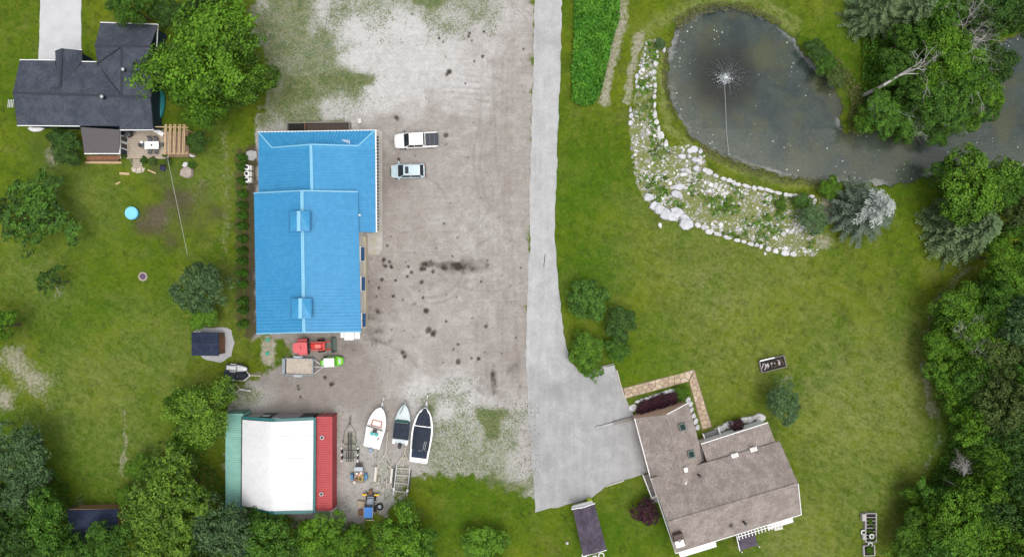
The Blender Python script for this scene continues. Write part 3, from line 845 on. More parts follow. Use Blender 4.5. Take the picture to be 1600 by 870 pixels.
# south-west trees
SW = [('leafy_tree', ('yellow', 3), 322, 640, 48, 5.0, 'yellow-green tree leaning over the green shipping container'),
      ('leafy_tree', ('bright', 1), 290, 630, 26, 3.4, 'small bright green tree on the lawn side of the yellow-green one'),
      ('leafy_tree', ('bright', 1), 300, 690, 30, 3.4, 'bright green tree below the yellow-green one by the container'),
      ('leafy_tree', ('yellow', 4), 270, 775, 76, 6.5, 'largest yellow-green round crown in the lower left trees'),
      ('leafy_tree', ('yellow', 4), 262, 845, 60, 6.0, 'yellow-green crown at the bottom edge below the largest one'),
      ('leafy_shrub', ('bright', 4), 222, 730, 26, 1.8, 'bright green low bush on the lawn edge of the largest yellow-green crown'),
      ('leafy_shrub', ('bright', 1), 196, 775, 17, 1.6, 'narrow bright green bush by the right end of the navy-roofed shed'),
      ('leafy_tree', ('blue', 0), 348, 822, 54, 5.5, 'blue-green tree at the lower corner of the green container'),
      ('leafy_tree', ('dark', 2), 330, 866, 40, 5.0, 'dark green tree at the bottom edge below the blue-green one'),
      ('leafy_tree', ('mid', 'sparse'), 408, 815, 34, 3.2, 'mid green tree at the lower edge of the white tarp roof'),
      ('leafy_tree', ('mid', 2), 425, 852, 46, 4.5, 'mid green tree at the bottom edge under the white tarp roof'),
      ('leafy_tree', ('bright', 2), 505, 838, 38, 3.6, 'bright green tree at the bottom edge below the red container'),
      ('leafy_tree', ('bright', 1), 545, 858, 36, 3.6, 'bright green tree at the bottom edge below the blue canopy'),
      ('leafy_tree', ('bright', 2), 632, 836, 46, 4.2, 'bright green tree at the bottom beside the grey boat trailer'),
      ('leafy_tree', ('mid', 0), 655, 850, 34, 3.6, 'mid green tree at the right end of the bottom tree line by the boats'),
      ('leafy_shrub', ('bright', 2), 760, 855, 34, 2.0, 'bright green round bush alone on the lawn at the bottom edge'),
      ('leafy_tree', ('blue', 0), 28, 705, 52, 4.6, 'dark blue-green tree at the left edge, highest of the lower left trees'),
      ('leafy_tree', ('blue', 0), 45, 765, 42, 4.4, 'dark blue-green tree just below the highest lower left tree'),
      ('leafy_tree', ('dark', 2), 8, 800, 46, 4.6, 'dark green tree at the left edge near the bottom corner'),
      ('leafy_tree', ('mid', 1), 78, 812, 42, 5.0, 'mid green tree beside the left end of the navy-roofed shed'),
      ('leafy_tree', ('dark', 0), 35, 855, 46, 5.5, 'dark green tree in the bottom left corner'),
      ('leafy_tree', ('mid', 2), 108, 860, 34, 4.0, 'mid green tree at the bottom edge under the navy-roofed shed'),
      ('leafy_tree', ('mid', 0), 172, 848, 42, 4.5, 'mid green tree at the bottom edge between the navy-roofed shed and the largest crown')]
for nm, k, px, py, r_, h_, lb in SW:
    tree(nm, k, px, py, r_, h_, lb, 'shrub' if 'shrub' in nm else 'tree', 'trees and bushes along the lower left edge')
# shrubs by the road and the grey house
tree('round_shrub', ('dark', 'tufted'), 920, 468, 37, 2.2, 'round tufted dark green shrub, highest of the group beside the road', 'shrub')
tree('leafy_shrub', ('dark', 1), 968, 505, 27, 1.8, 'dark green loose shrub right of the round tufted one', 'shrub')
tree('leafy_shrub', ('mid', 1), 965, 545, 20, 1.5, 'light green loose shrub at the corner of the parking pad', 'shrub')
tree('leafy_shrub', ('bright', 1), 914, 548, 30, 1.8, 'bright green ring-shaped shrub with bare grey middle beside the road', 'shrub')
tree('leafy_shrub', ('bright', 4), 925, 575, 20, 1.2, 'low bright green shrub wedged between the road and parking pad', 'shrub')
tree('thin_tree', ('blue', 0), 1221, 628, 33, 2.8, 'thin blue-green small tree alone on the lawn above the grey-roofed house')
tree('red_shrub', ('burg', 0), 1010, 797, 22, 1.4, 'dark reddish shrub beside the left wall of the grey-roofed house', 'shrub')
tree('red_shrub', ('burg', 0), 1152, 664, 12, 1.0, 'small burgundy shrub in the stone bed before the low wing', 'shrub')
tree('round_shrub', ('bright', 4), 1066, 614, 13, 1.0, 'bright green round shrub at the inner corner of the flagstone path', 'shrub')
for i, (px, py) in enumerate(((1005, 637), (1016, 633), (1027, 629), (1038, 626), (1049, 622))):
    tree('burgundy_bush', ('burg', 0), px, py, 12.5, .8, 'burgundy bush, %s from the left against the peach garage wall' % ORD[i], 'shrub', 'burgundy bushes before the garage')
# pond and rock bed plants
for nm, k, px, py, r_, h_, lb in (
      ('blue_shrub', ('blue', 0), 1269, 342, 26, 1.6, 'large blue-green shrub at the right end of the rock bed'),
      ('blue_shrub', ('mid', 4), 1252, 314, 14, 1.0, 'smaller green shrub at the top right corner of the rock bed'),
      ('round_shrub', ('bright', 4), 1221, 319, 10, .6, 'small round bright green shrub in the right half of the rock bed'),
      ('blue_shrub', ('blue', 0), 1032, 69, 10, .7, 'dark green shrub at the narrow top end of the rock bed'),
      ('leafy_shrub', ('bright', 1), 1297, 294, 18, 1.3, 'bright green shrub on the pond bank between rock bed and silver spruce'),
      ('bank_shrub', ('dark', 1), 1275, 78, 18, 1.2, 'dark green shrub on the right bank of the pond, highest of three'),
      ('bank_shrub', ('mid', 1), 1290, 100, 18, 1.2, 'mid green shrub on the right bank of the pond below the highest one'),
      ('bank_shrub', ('olive', 1), 1308, 120, 18, 1.2, 'olive brown shrub on the right bank of the pond, lowest of three')):
    tree(nm, k, px, py, r_, h_, lb, 'shrub')
conifer('silver_spruce', ('spruce', 1), 1346, 330, 56, 9.0, 'silver-tipped spruce on the lawn below the pond outlet')
conifer('grey_spruce', ('spruce', 0), 1500, 357, 64, 9.0, 'wide grey-green spruce right of the silver-tipped one')
conifer('grey_spruce', ('spruce', 0), 1362, 22, 46, 8.0, 'grey-green spruce at the top edge right of the pond')
conifer('grey_spruce', ('spruce', 0), 1412, 30, 42, 9.0, 'grey-green spruce at the top edge behind the first one')
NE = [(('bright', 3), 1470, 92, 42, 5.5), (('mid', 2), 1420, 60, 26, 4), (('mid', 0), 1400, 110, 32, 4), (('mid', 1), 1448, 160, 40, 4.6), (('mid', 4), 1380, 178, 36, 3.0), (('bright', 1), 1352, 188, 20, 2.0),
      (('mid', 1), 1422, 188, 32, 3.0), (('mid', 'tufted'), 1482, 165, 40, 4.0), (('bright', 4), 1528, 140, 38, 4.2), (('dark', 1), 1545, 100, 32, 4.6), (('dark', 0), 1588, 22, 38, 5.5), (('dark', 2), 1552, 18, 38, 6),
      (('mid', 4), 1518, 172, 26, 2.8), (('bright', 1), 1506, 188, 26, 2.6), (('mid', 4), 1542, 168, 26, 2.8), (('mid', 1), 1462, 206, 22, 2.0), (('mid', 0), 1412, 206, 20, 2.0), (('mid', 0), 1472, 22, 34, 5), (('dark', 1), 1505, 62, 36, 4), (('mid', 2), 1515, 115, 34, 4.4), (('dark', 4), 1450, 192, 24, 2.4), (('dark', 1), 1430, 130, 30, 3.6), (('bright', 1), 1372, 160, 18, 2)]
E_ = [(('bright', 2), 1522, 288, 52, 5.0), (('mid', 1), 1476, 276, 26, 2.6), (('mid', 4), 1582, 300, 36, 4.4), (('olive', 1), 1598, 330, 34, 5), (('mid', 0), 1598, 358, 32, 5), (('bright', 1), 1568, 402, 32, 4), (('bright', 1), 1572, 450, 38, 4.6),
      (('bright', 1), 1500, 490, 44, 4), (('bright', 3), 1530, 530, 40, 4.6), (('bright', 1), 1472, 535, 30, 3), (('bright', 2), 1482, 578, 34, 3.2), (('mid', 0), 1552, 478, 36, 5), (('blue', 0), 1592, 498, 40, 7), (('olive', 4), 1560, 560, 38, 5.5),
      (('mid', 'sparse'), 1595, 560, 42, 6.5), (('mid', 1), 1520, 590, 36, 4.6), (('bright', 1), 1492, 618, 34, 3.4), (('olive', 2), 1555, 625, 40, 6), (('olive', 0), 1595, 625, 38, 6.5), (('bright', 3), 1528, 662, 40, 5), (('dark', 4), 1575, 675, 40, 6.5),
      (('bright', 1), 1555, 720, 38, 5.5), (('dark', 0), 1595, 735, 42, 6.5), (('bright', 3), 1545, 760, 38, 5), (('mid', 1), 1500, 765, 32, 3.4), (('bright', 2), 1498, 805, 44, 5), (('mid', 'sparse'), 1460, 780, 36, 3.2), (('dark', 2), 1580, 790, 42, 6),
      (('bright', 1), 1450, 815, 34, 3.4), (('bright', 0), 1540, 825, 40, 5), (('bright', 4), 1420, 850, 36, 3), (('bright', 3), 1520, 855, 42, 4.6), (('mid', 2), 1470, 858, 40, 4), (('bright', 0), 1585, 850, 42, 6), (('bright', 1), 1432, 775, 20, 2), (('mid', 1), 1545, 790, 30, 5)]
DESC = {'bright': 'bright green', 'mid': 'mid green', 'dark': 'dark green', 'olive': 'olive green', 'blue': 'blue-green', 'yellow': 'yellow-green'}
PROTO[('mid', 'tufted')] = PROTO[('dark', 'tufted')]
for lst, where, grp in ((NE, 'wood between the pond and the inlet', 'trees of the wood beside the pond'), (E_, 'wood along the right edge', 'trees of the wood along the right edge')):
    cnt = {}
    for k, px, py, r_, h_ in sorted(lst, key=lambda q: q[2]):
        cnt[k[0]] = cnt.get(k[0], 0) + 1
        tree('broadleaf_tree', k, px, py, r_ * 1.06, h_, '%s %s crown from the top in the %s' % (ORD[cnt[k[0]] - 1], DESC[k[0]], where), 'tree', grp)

# dead trees
def dead_tree(px, py, h, L, az, el, lev, seed, label, r=.16, cat='dead tree'):
    m, grow = bare(seed)
    wx_, wy_ = W(px, py, h * .6)
    t = thing('dead_tree', label, cat, (wx_, wy_, 0), 0, 'bare dead trees')
    dv = Vector((cos(R(az)) * cos(R(el)), sin(R(az)) * cos(R(el)), sin(R(el))))
    b = Vector((0, 0, h * .4))
    grow(b, dv, L, r, lev)
    m.build('branches' if False else 'crown', DEAD, t)
    MB().tube([(0, 0, -.4), (.02, 0, h * .25), tuple(b + dv * .1)], r * 1.4, 7, r * .95).build('trunk', DEAD, t)
dead_tree(1398, 124, 12.5, 4.0, 28, 16, 4, 3, 'bare white dead tree with forked top over the bright green crown near the pond', .19)
dead_tree(1482, 86, 12.5, 3.8, 50, 24, 5, 5, 'large grey bare tree with dense fine twigs near the top right', .12)
dead_tree(1512, 68, 12.5, 3.2, 95, 25, 5, 15, 'second grey twiggy bare tree touching the large one near the top right', .10)
dead_tree(1494, 136, 11.5, 3.2, 8, 12, 4, 8, 'thin white dead tree leaning toward the inlet among green crowns', .10)
dead_tree(1402, 158, 9.5, 2.8, -38, 12, 5, 9, 'small pale bare tree with drooping twigs above the pond outlet', .08)
dead_tree(1504, 152, 10.0, 2.6, 22, 14, 4, 10, 'slim bare branch tree just below the thin white dead tree', .08)
dead_tree(1464, 156, 9.6, 2.0, -70, 12, 4, 21, 'pale bare tree with short twigs in the middle of the pondside wood', .07)
dead_tree(1540, 552, 11.0, 2.2, 120, 20, 5, 11, 'grey bare tree in the middle of the right-hand wood', .09)
dead_tree(1596, 528, 11.0, 2.2, 110, 20, 4, 12, 'white bare tree top at the right edge of the photo', .10)
dead_tree(1520, 770, 10.0, 2.0, 100, 25, 5, 13, 'grey bare tree near the lower end of the right-hand wood', .09)
dead_tree(1222, 606, 3.6, 1.2, 80, 40, 3, 14, 'small bare branch standing in the thin blue-green tree', .05)
dead_tree(920, 555, 1.6, .8, 60, 40, 4, 16, 'bare grey twigs in the middle of the ring-shaped shrub', .04)
dead_tree(82, 448, 3.4, 1.2, -60, 20, 2, 17, 'pale bare branch in the small sparse tree on the left lawn', .05)
dead_tree(1592, 300, 6.0, 2.0, 180, 20, 3, 18, 'pale bare branch beside the inlet at the right edge', .07)

# plants nobody could count
def scatter(name, poly, n, hgt, leaf, key, tintpow=1.0, unders=PL, clump=0.0, zoff=0.0, wfac=.5):
    P = unders(poly); xs = [p[0] for p in P]; ys = [p[1] for p in P]
    g = np.random.default_rng(abs(hash(name)) % 1000 if False else len(name) * 31 + n)
    cx = g.uniform(min(xs), max(xs), n * 3); cy = g.uniform(min(ys), max(ys), n * 3)
    k = inside(P, cx, cy); cx, cy = cx[k][:n], cy[k][:n]
    m = len(cx); nn = vnoise(cx, cy, .8, 3); n5 = vnoise(cx, cy, .3, 8)
    zz = zoff + hgt * (.25 + .75 * nn) * g.uniform(.35, 1, m)
    C = np.stack([cx, cy, zz], 1)
    N = unit(g.normal(size=(m, 3)) * .55 + np.array([0, 0, 1]))
    Ls = leaf * g.uniform(.6, 1.35, m)
    v, f, t = leaves(g, C, N, Ls, Ls * wfac, np.clip((nn * .5 + g.uniform(0, .7, m)) ** tintpow, 0, 1))
    me = mesh_np(name, v, f, [LM[key]], False, {'tint': t})
    return tag(link(bpy.data.objects.new(name, me)), kind='stuff')
scatter('leafy_crop', [(897,-120),(966,-120),(967,30),(955,70),(947,110),(938,145),(926,164),(906,166),(894,158),(893,110),(897,60)], 15000, 1.1, .42, 'crop', 1.3)
scatter('undergrowth', [(1452,490),(1545,415),(1700,390),(1700,950),(1380,950),(1398,850),(1424,790),(1455,735),(1478,690),(1480,650),(1462,600),(1450,560)], 46000, 1.5, .4, 'under')
scatter('undergrowth', [(1345,60),(1400,-40),(1640,-40),(1640,40),(1560,60),(1545,140),(1505,170),(1440,188),(1340,195),(1345,170)], 12000, .9, .42, 'under', 1.6)
scatter('undergrowth', [(-60,690),(60,690),(110,760),(110,830),(190,830),(205,740),(300,700),(360,760),(470,815),(640,815),(690,900),(-60,900)], 12000, .7, .4, 'under', 1.4)
scatter('bank_grass', [(1262,72),(1300,110),(1328,160),(1322,206),(1345,215),(1352,150),(1320,105),(1285,70)], 1600, .8, .34, 'reed', 1, wfac=.25)
scatter('bank_grass', [(1095,222),(1150,248),(1220,272),(1290,280),(1290,292),(1220,288),(1150,266),(1090,240)], 2200, .5, .3, 'reed', 1, wfac=.25, zoff=-.2)
scatter('bank_grass', [(1050,30),(1085,8),(1150,0),(1215,28),(1225,40),(1150,14),(1090,24),(1062,48)], 1800, .4, .28, 'reed', 1, wfac=.25, zoff=-.2)
scatter('bank_grass', [(1036,80),(1046,80),(1046,140),(1060,190),(1090,222),(1075,225),(1046,190),(1034,140)], 1300, .4, .28, 'reed', 1, wfac=.25, zoff=-.2)
def weeds():
    g = np.random.default_rng(77); n = 60000
    ii = g.integers(0, len(x), n * 6); sel = (weed[ii] * (.5 + n2[ii]) * (.55 + .9 * n1[ii]) > g.uniform(.2, 1.35, n * 6)) & (gravel[ii] > .4) & (np.abs(x[ii]) < 72)
    ii = ii[sel][:12000]; m = len(ii); per = 4
    bx, by = x[ii] + g.uniform(-.15, .15, m), y[ii] + g.uniform(-.15, .15, m)
    k = np.repeat(np.arange(m), per); q = len(k); rr = g.uniform(.06, .34, m)
    C = np.stack([bx[k] + g.normal(0, 1, q) * rr[k], by[k] + g.normal(0, 1, q) * rr[k], z[ii][k] + g.uniform(.02, .09, q)], 1)
    N = unit(g.normal(size=(q, 3)) * .5 + np.array([0, 0, 1])); L = g.uniform(.06, .19, q)
    v, f, t = leaves(g, C, N, L, L * .45, np.clip(g.uniform(0, .7, m)[k] + g.uniform(0, .4, q), 0, 1))
    lm = leaf_mat('leaf_low_weeds', (.065, .105, .020), (.20, .235, .085), None)
    tag(link(bpy.data.objects.new('gravel_weeds', mesh_np('gravel_weeds', v, f, [lm], False, {'tint': t}))), kind='stuff')
weeds()
def bedplants():
    g = np.random.default_rng(78); P = BED; n = 900
    xs = [p[0] for p in P]; ys = [p[1] for p in P]
    cx = g.uniform(min(xs), max(xs), n * 3); cy = g.uniform(min(ys), max(ys), n * 3); k = inside(P, cx, cy) & (vnoise(cx, cy, .4, 5) > .48)
    cx, cy = cx[k], cy[k]; m = len(cx); per = 16; k = np.repeat(np.arange(m), per); q = len(k); rr = g.uniform(.12, .42, m)
    C = np.stack([cx[k] + g.normal(0, .6, q) * rr[k], cy[k] + g.normal(0, .6, q) * rr[k], g.uniform(.05, .35, q)], 1)
    N = unit(g.normal(size=(q, 3)) * .6 + np.array([0, 0, 1])); L = g.uniform(.14, .3, q)
    v, f, t = leaves(g, C, N, L, L * .5, np.clip(g.uniform(0, .8, m)[k] + g.uniform(0, .3, q), 0, 1))
    tag(link(bpy.data.objects.new('bed_plants', mesh_np('bed_plants', v, f, [LM['bright']], False, {'tint': t}))), kind='stuff')
bedplants()
# ------------------------------------------------------------------ buildings
def roofmat(name, c, c2, rows=5.0, rough=.9):
    n = NT(name); p = n.pos(); a = n.noise(p, .7, 4, .65); b = n.noise(p, 7, 4, .8); e = n.noise(n.mapping(p, (5, 1.2, 1), (0, 0, -.28)), 1.4, 3, .6)
    k = n.mix(n.ramp(a, .36, .66), c, c2)
    k = n.scale(k, n.ramp(b, .25, .75, .62, 1.38)); k = n.scale(k, n.ramp(e, .3, .7, .88, 1.1))
    return n.done(n.bsdf(k, rough, 0, b, .6, .03, .2))
M_BLUE = mat('blue_roof_steel', (.042, .262, .495), .45, .16, .3, bump=.02, c2=(.066, .30, .53), spec=.3)
M_BLUEL = mat('light_blue_trim', (.20, .48, .66), .5, .1, 1)
M_WHITE = mat('white_paint', (.80, .80, .79), .5, .06, 2)
M_WHITEG = mat('off_white_siding', (.62, .60, .55), .7, .1, 2)
M_TANW = mat('tan_siding', (.50, .44, .33), .75, .15, 2)
M_CONC = mat('pale_concrete', (.46, .43, .42), .9, .3, .7, bump=.2, c2=(.34, .32, .24))
M_CONCG = mat('grey_concrete', (.42, .42, .42), .9, .25, 1.2, bump=.2)
M_GLASS = mat('dark_window_glass', (.02, .026, .035), .08, .1, 1, bump=0)
M_NAVY = mat('navy_siding', (.012, .030, .060), .6, .2, 2)
M_SHING = roofmat('charcoal_shingles', (.050, .058, .078), (.074, .084, .106))
M_SHEDR = roofmat('navy_shingles', (.022, .030, .060), (.034, .046, .080))
M_GREYR = roofmat('grey_brown_shingles', (.235, .20, .178), (.315, .275, .245))
M_PURR = roofmat('purple_grey_shingles', (.062, .052, .070), (.105, .088, .115))
M_BROWNR = mat('brown_grey_metal', (.10, .088, .092), .6, .12, 1)
M_WOOD = mat('weathered_deck_wood', (.42, .35, .27), .85, .3, 2.5, bump=.25, c2=(.32, .27, .22))
M_NEWW = mat('fresh_lumber', (.55, .40, .24), .8, .25, 3, c2=(.45, .30, .16))
M_REDW = mat('reddish_lumber', (.30, .14, .07), .85, .3, 3)
M_GREYW = mat('grey_old_wood', (.24, .22, .20), .9, .3, 3, bump=.3)
M_BRNW = mat('brown_stained_wood', (.16, .085, .05), .8, .25, 3)
M_PEACH = mat('peach_brick', (.70, .45, .33), .85, .2, 4)
M_BLACK = mat('black_metal', (.015, .015, .017), .5, .2, 5)
M_RUB = mat('black_rubber', (.018, .018, .018), .85, .2, 6)
M_STEEL = mat('galvanised_steel', (.42, .43, .44), .45, .2, 6, metal=.6)
M_BEIGEM = mat('beige_steel', (.55, .48, .38), .6, .25, 6)
M_RUST = mat('rusty_iron', (.20, .10, .055), .85, .3, 6)

def up(pts):  # survey points (px,py,z) -> world
    return [W3(a, b, c) for a, b, c in pts]
def ribs(m, e0, e1, r0, r1, step, wd=.13, ht=.13, inset=.0):
    """raised ribs running from the eave line e0-e1 up to the ridge line r0-r1"""
    e0, e1, r0, r1 = map(Vector, (e0, e1, r0, r1)); n = max(1, int((e1 - e0).length / step))
    for i in range(n + 1):
        t = (i + .5) / (n + 1); a = e0.lerp(e1, t); b = r0.lerp(r1, t)
        m.bar(a + Vector((0, 0, ht * .3)), b + Vector((0, 0, ht * .3)), wd, ht)
def cap(m, a, b, wd=.35, ht=.08):
    a, b = Vector(a), Vector(b); m.bar(a + Vector((0, 0, .05)), b + Vector((0, 0, .05)), wd, ht)

# blue-roofed workshop ---------------------------------------------------
bl = thing('workshop_building', 'long workshop with bright blue ribbed metal roof in two levels beside the gravel lot', 'building', W3(480, 360))
ZE, ZR = 3.6, 6.3
nw, ne, se, sw = up([(404, 207, ZE), (586, 204, ZE), (587, 363, ZE), (401, 302, ZE)])
sw = W3(404, 330, ZE)
L_, E_e = W3(425, 231, ZE + .72), W3(560, 228, ZE + .78)
rt = W3(486, 226, ZR); rs = W3(488, 318, ZR); se_m = W3(587, 340, ZE)
MB().slab([nw, L_, rt, rs, sw], .1).build('roof', M_BLUE, bl, bl)
m = MB().slab([ne, se, (rs[0], se[1], ZR), rt, E_e], .1)
ribs(m, W3(587, 232, ZE), se, W3(486, 232, ZR), (rs[0], se[1], ZR), .42); m.build('roof', M_BLUE, bl, bl)
m = MB(); ribs(m, W3(404, 232, ZE), sw, W3(486, 232, ZR), rs, .42); m.build('roof_ribs', M_BLUE, bl, bl)
m = MB().slab([nw, ne, E_e, L_], .1); ribs(m, nw, ne, L_, E_e, .42); m.build('pent_roof', M_BLUE, bl, bl)
MB().poly([L_, E_e, rt]).poly([(L_[0], L_[1] - .02, L_[2]), rt, (E_e[0], E_e[1] - .02, E_e[2])]).build('gable', M_BLUE, bl, bl)
m = MB(); cap(m, rt, rs, .34); m.build('ridge_cap', M_BLUEL, bl, bl)
for a, b in ((nw, L_), (L_, rt), (rt, E_e), (E_e, ne)):
    m = MB(); cap(m, a, b, .16, .07); m.build('hip_cap', M_BLUEL, bl, bl)
MB().bar(W3(587.2, 203.5, ZE), W3(588.4, 363, ZE), .16, .14).build('gutter', M_WHITE, bl, bl); MB().bar(W3(403, 206.6, ZE), W3(587, 203.6, ZE), .12, .12).build('gutter', M_WHITE, bl, bl)
me_b = MB().box(0, 0, 0, .3, .22, .3).mesh('soffit_bracket', M_BLACK)
for i in range(30):
    q = W3(589.4, 214 + i * 5, 3.3); o = link(bpy.data.objects.new('soffit_bracket', me_b)); o.parent = bl; o.location = (q[0] - bl.location.x, q[1] - bl.location.y, 3.1)
# walls: lower block and higher block
def rect(x0, y0, x1, y1, z0=0.0): a = W(x0, y0, z0); b = W(x1, y1, z0); return (a[0], b[1], b[0], a[1])
fp = [W(408, 211, ZE), W(582, 209, ZE), W(583, 359, ZE), W(408, 330, ZE)]
MB().prism(fp, -.1, ZE + .05).build('wall', M_WHITEG, bl, bl)
ZE2, ZR2 = 4.9, 7.1
a, b, c, d_ = up([(397, 302, ZE2), (559, 300, ZE2), (564, 518, ZE2), (401, 521, ZE2)])
r0, r1 = W3(472, 298, ZR2), W3(475, 519, ZR2)
m = MB().slab([a, r0, r1, d_], .12); ribs(m, a, d_, r0, r1, .42); m.build('roof', M_BLUE, bl, bl)
m = MB().slab([b, c, r1, r0], .12); ribs(m, b, c, r0, r1, .42); m.build('roof', M_BLUE, bl, bl)
m = MB(); cap(m, r0, r1, .38); m.build('ridge_cap', M_BLUEL, bl, bl)
for p, q in ((a, r0), (r0, b), (d_, r1), (r1, c)): MB().bar(p, q, .16, .2).build('rake_trim', M_BLUEL, bl, bl)
def shrink(q, s): cx = sum(p[0] for p in q) / len(q); cy = sum(p[1] for p in q) / len(q); return [(cx + (p[0] - cx) * s[0], cy + (p[1] - cy) * s[1]) for p in q]
fp2 = shrink([a, b, c, d_], (.955, .965))
m = MB().prism(fp2, -.1, ZE2 - .06)
gx0, gx1 = fp2[0], fp2[1]; mid = ((r0[0]), fp2[0][1])
m.poly([(fp2[0][0], fp2[0][1], ZE2 - .06), (fp2[1][0], fp2[1][1], ZE2 - .06), (r0[0], fp2[0][1], ZR2 - .2)][::-1])
m.poly([(fp2[3][0], fp2[3][1], ZE2 - .06), (fp2[2][0], fp2[2][1], ZE2 - .06), (r1[0], fp2[3][1], ZR2 - .2)])
m.build('wall', M_WHITEG, bl, bl)
ex = max(p[0] for p in fp2)
def wall_x(py, z): return ex + .0
# tan lower band, windows with blue awnings on the lot side
yA, yB = W(0, 370)[1], W(0, 511)[1]
m = MB(); m.hull8([(fp2[1][0] + .0, yB, 0), (fp2[1][0] + .55, yB, 0), (fp2[1][0] + .50, yA, 0), (fp2[1][0] - .2, yA, 0)] + [(fp2[1][0] + .0, yB, 1.1), (fp2[1][0] + .50, yB, 1.1), (fp2[1][0] + .45, yA, 1.1), (fp2[1][0] - .2, yA, 1.1)])
m.build('wall_plinth', M_TANW, bl, bl)
for py in (398, 443, 498):
    yy = W(0, py)[1]; xx = fp2[1][0] + (fp2[2][0] - fp2[1][0]) * (py - 300) / 218
    f = MB().box(xx + .04, yy, 1.35, .14, 1.9, 1.9).build('window', M_WHITE, bl, bl)
    MB().box(xx + .10, yy, 1.5, .1, 1.5, 1.6).build('pane', M_GLASS, f, bl)
    aw = MB(); aw.hull8([(xx + .05, yy - .85, 2.9), (xx + .42, yy - .85, 2.5), (xx + .42, yy + .85, 2.5), (xx + .05, yy + .85, 2.9), (xx + .05, yy - .85, 3.2), (xx + .42, yy - .85, 2.6), (xx + .42, yy + .85, 2.6), (xx + .05, yy + .85, 3.2)])
    aw.build('awning', mat('navy_blue_awning', (.012, .075, .20), .6, .1, 3), bl, bl)
for px, py in ((468.5, 345.5), (471, 481.5)):
    hx = 16.4
    q = up([(px - hx, py - 15.5, 7.4), (px + hx, py - 15.5, 7.4), (px + hx, py + 15.5, 7.75), (px - hx, py + 15.5, 7.75)])
    ra, rb = W3(px - 1.5, py - 15.7, 8.15), W3(px - 1.5, py + 15.8, 8.15)
    cu = MB().prism(shrink(q, (.74, .8)), 6.0, 7.35).build('cupola', M_BLUE, bl, bl)
    m = MB().slab([q[0], ra, rb, q[3]], .1).slab([q[1], q[2], rb, ra], .1)
    ribs(m, q[0], q[3], ra, rb, .36, .05, .04); ribs(m, q[1], q[2], ra, rb, .36, .05, .04)
    m.build('cupola_roof', M_BLUE, cu, bl)
    for u_, v_ in ((0, 3), (1, 2), (0, 1), (3, 2)):
        if u_ in (0, 1) and v_ in (3, 2): MB().bar((q[u_][0], q[u_][1], q[u_][2] + .02), (q[v_][0], q[v_][1], q[v_][2] + .02), .12, .16).build('shade_edge', mat('deep_blue_shade', (.025, .17, .36), .5, .1, 1), cu, bl)  # added darker strips, painted shade round the cupola eaves
    m = MB(); cap(m, ra, rb, .42); m.build('cupola_ridge', M_BLUEL, cu, bl)
# tv aerial and small vent
m = MB(); q = W3(541, 221, 5.4); m.tube([(q[0], q[1], 4.4), q], .03); m.bar((q[0] - .45, q[1] + .2, q[2]), (q[0] + .4, q[1] - .1, q[2]), .05, .05)
for k in range(5):
    t = -.4 + k * .2; m.bar((q[0] + t - .05, q[1] - t * .2 + .12 + .05 * k, q[2]), (q[0] + t + .05, q[1] - t * .2 - .12 - .05 * k, q[2]), .03, .03)
m.build('aerial', M_WHITE, bl, bl)
q = W3(561, 336, 4.6); MB().box(q[0], q[1], 4.2, .35, .2, .4).build('wall_lamp', M_WHITE, bl, bl)

MB().prism([W(583, 203), W(590, 202.5), W(597.5, 206), W(597.5, 390), W(592, 398), W(570, 398), W(571, 364), W(584, 364)], -.05, .07).build('walkway', M_CONC); tag(bpy.data.objects['walkway'], kind='structure')

# pen behind the workshop
t = thing('timber_bin', 'low dark timber-edged bin against the top end of the blue-roofed workshop', 'bin', W3(498, 199))
for a_, b_ in (((450, 193), (547, 192)), ((450, 193), (450, 206)), ((547, 192), (547, 205)), ((478, 193), (478, 206))):
    MB().bar(W3(*a_, .4), W3(*b_, .4), .14, .9).build('side_board', M_GREYW if a_ != (478, 193) else M_BRNW, t, t)
MB().prism(PL([(451, 194), (478, 194), (478, 206), (451, 206)]), -.1, .15).build('contents', mat('black_soil', (.022, .02, .018), .95, .3, 4, bump=.4), t, t)
MB().prism(PL([(479, 194), (546, 193), (546, 205), (479, 206)]), -.1, .22).build('contents', mat('brown_mulch', (.085, .065, .055), .95, .3, 4, bump=.5), t, t)
t = thing('storage_crate', 'small white box on the gravel at the top right corner of the workshop', 'box', W3(563, 190.5), .2)
MB().box(0, 0, 0, .42, .6, .5).build('body', M_WHITE, t, bevel=.03); MB().box(0, 0, .5, .46, .64, .06).build('lid', M_WHITEG, t)
t = thing('concrete_slab', 'grey rounded concrete lid lying by the arborvitae at the workshop corner', 'slab', W3(393, 243))
MB().prism([(-.75, -.5), (.2, -.75), (.8, -.3), (.75, .5), (0, .65), (-.6, .45)], -.05, .25).build('slab', M_CONCG, t, bevel=.04)
MB().box(.1, 0, .25, .4, .3, .06, .3).build('handle', M_STEEL, t)
for i, py in enumerate((263.5, 273.3, 282.5)):
    t = thing('tank', 'white upright tank with dark round top, %s of three beside the workshop wall' % ('topmost', 'middle', 'lowest')[i], 'tank', W3(390, py), 0, 'white tanks beside the workshop')
    MB().lathe([(.36, 0), (.4, .1), (.4, .85), (.34, 1.0), (.22, 1.04)], 16).build('body', M_WHITE, t, smooth=False)
    MB().lathe([(.2, 1.04), (.2, 1.1), (.12, 1.12)], 14).build('top_collar', M_BLACK, t)
    MB().box(.3, 0, .0, .5, .62, .75).build('saddle', M_WHITEG, t)

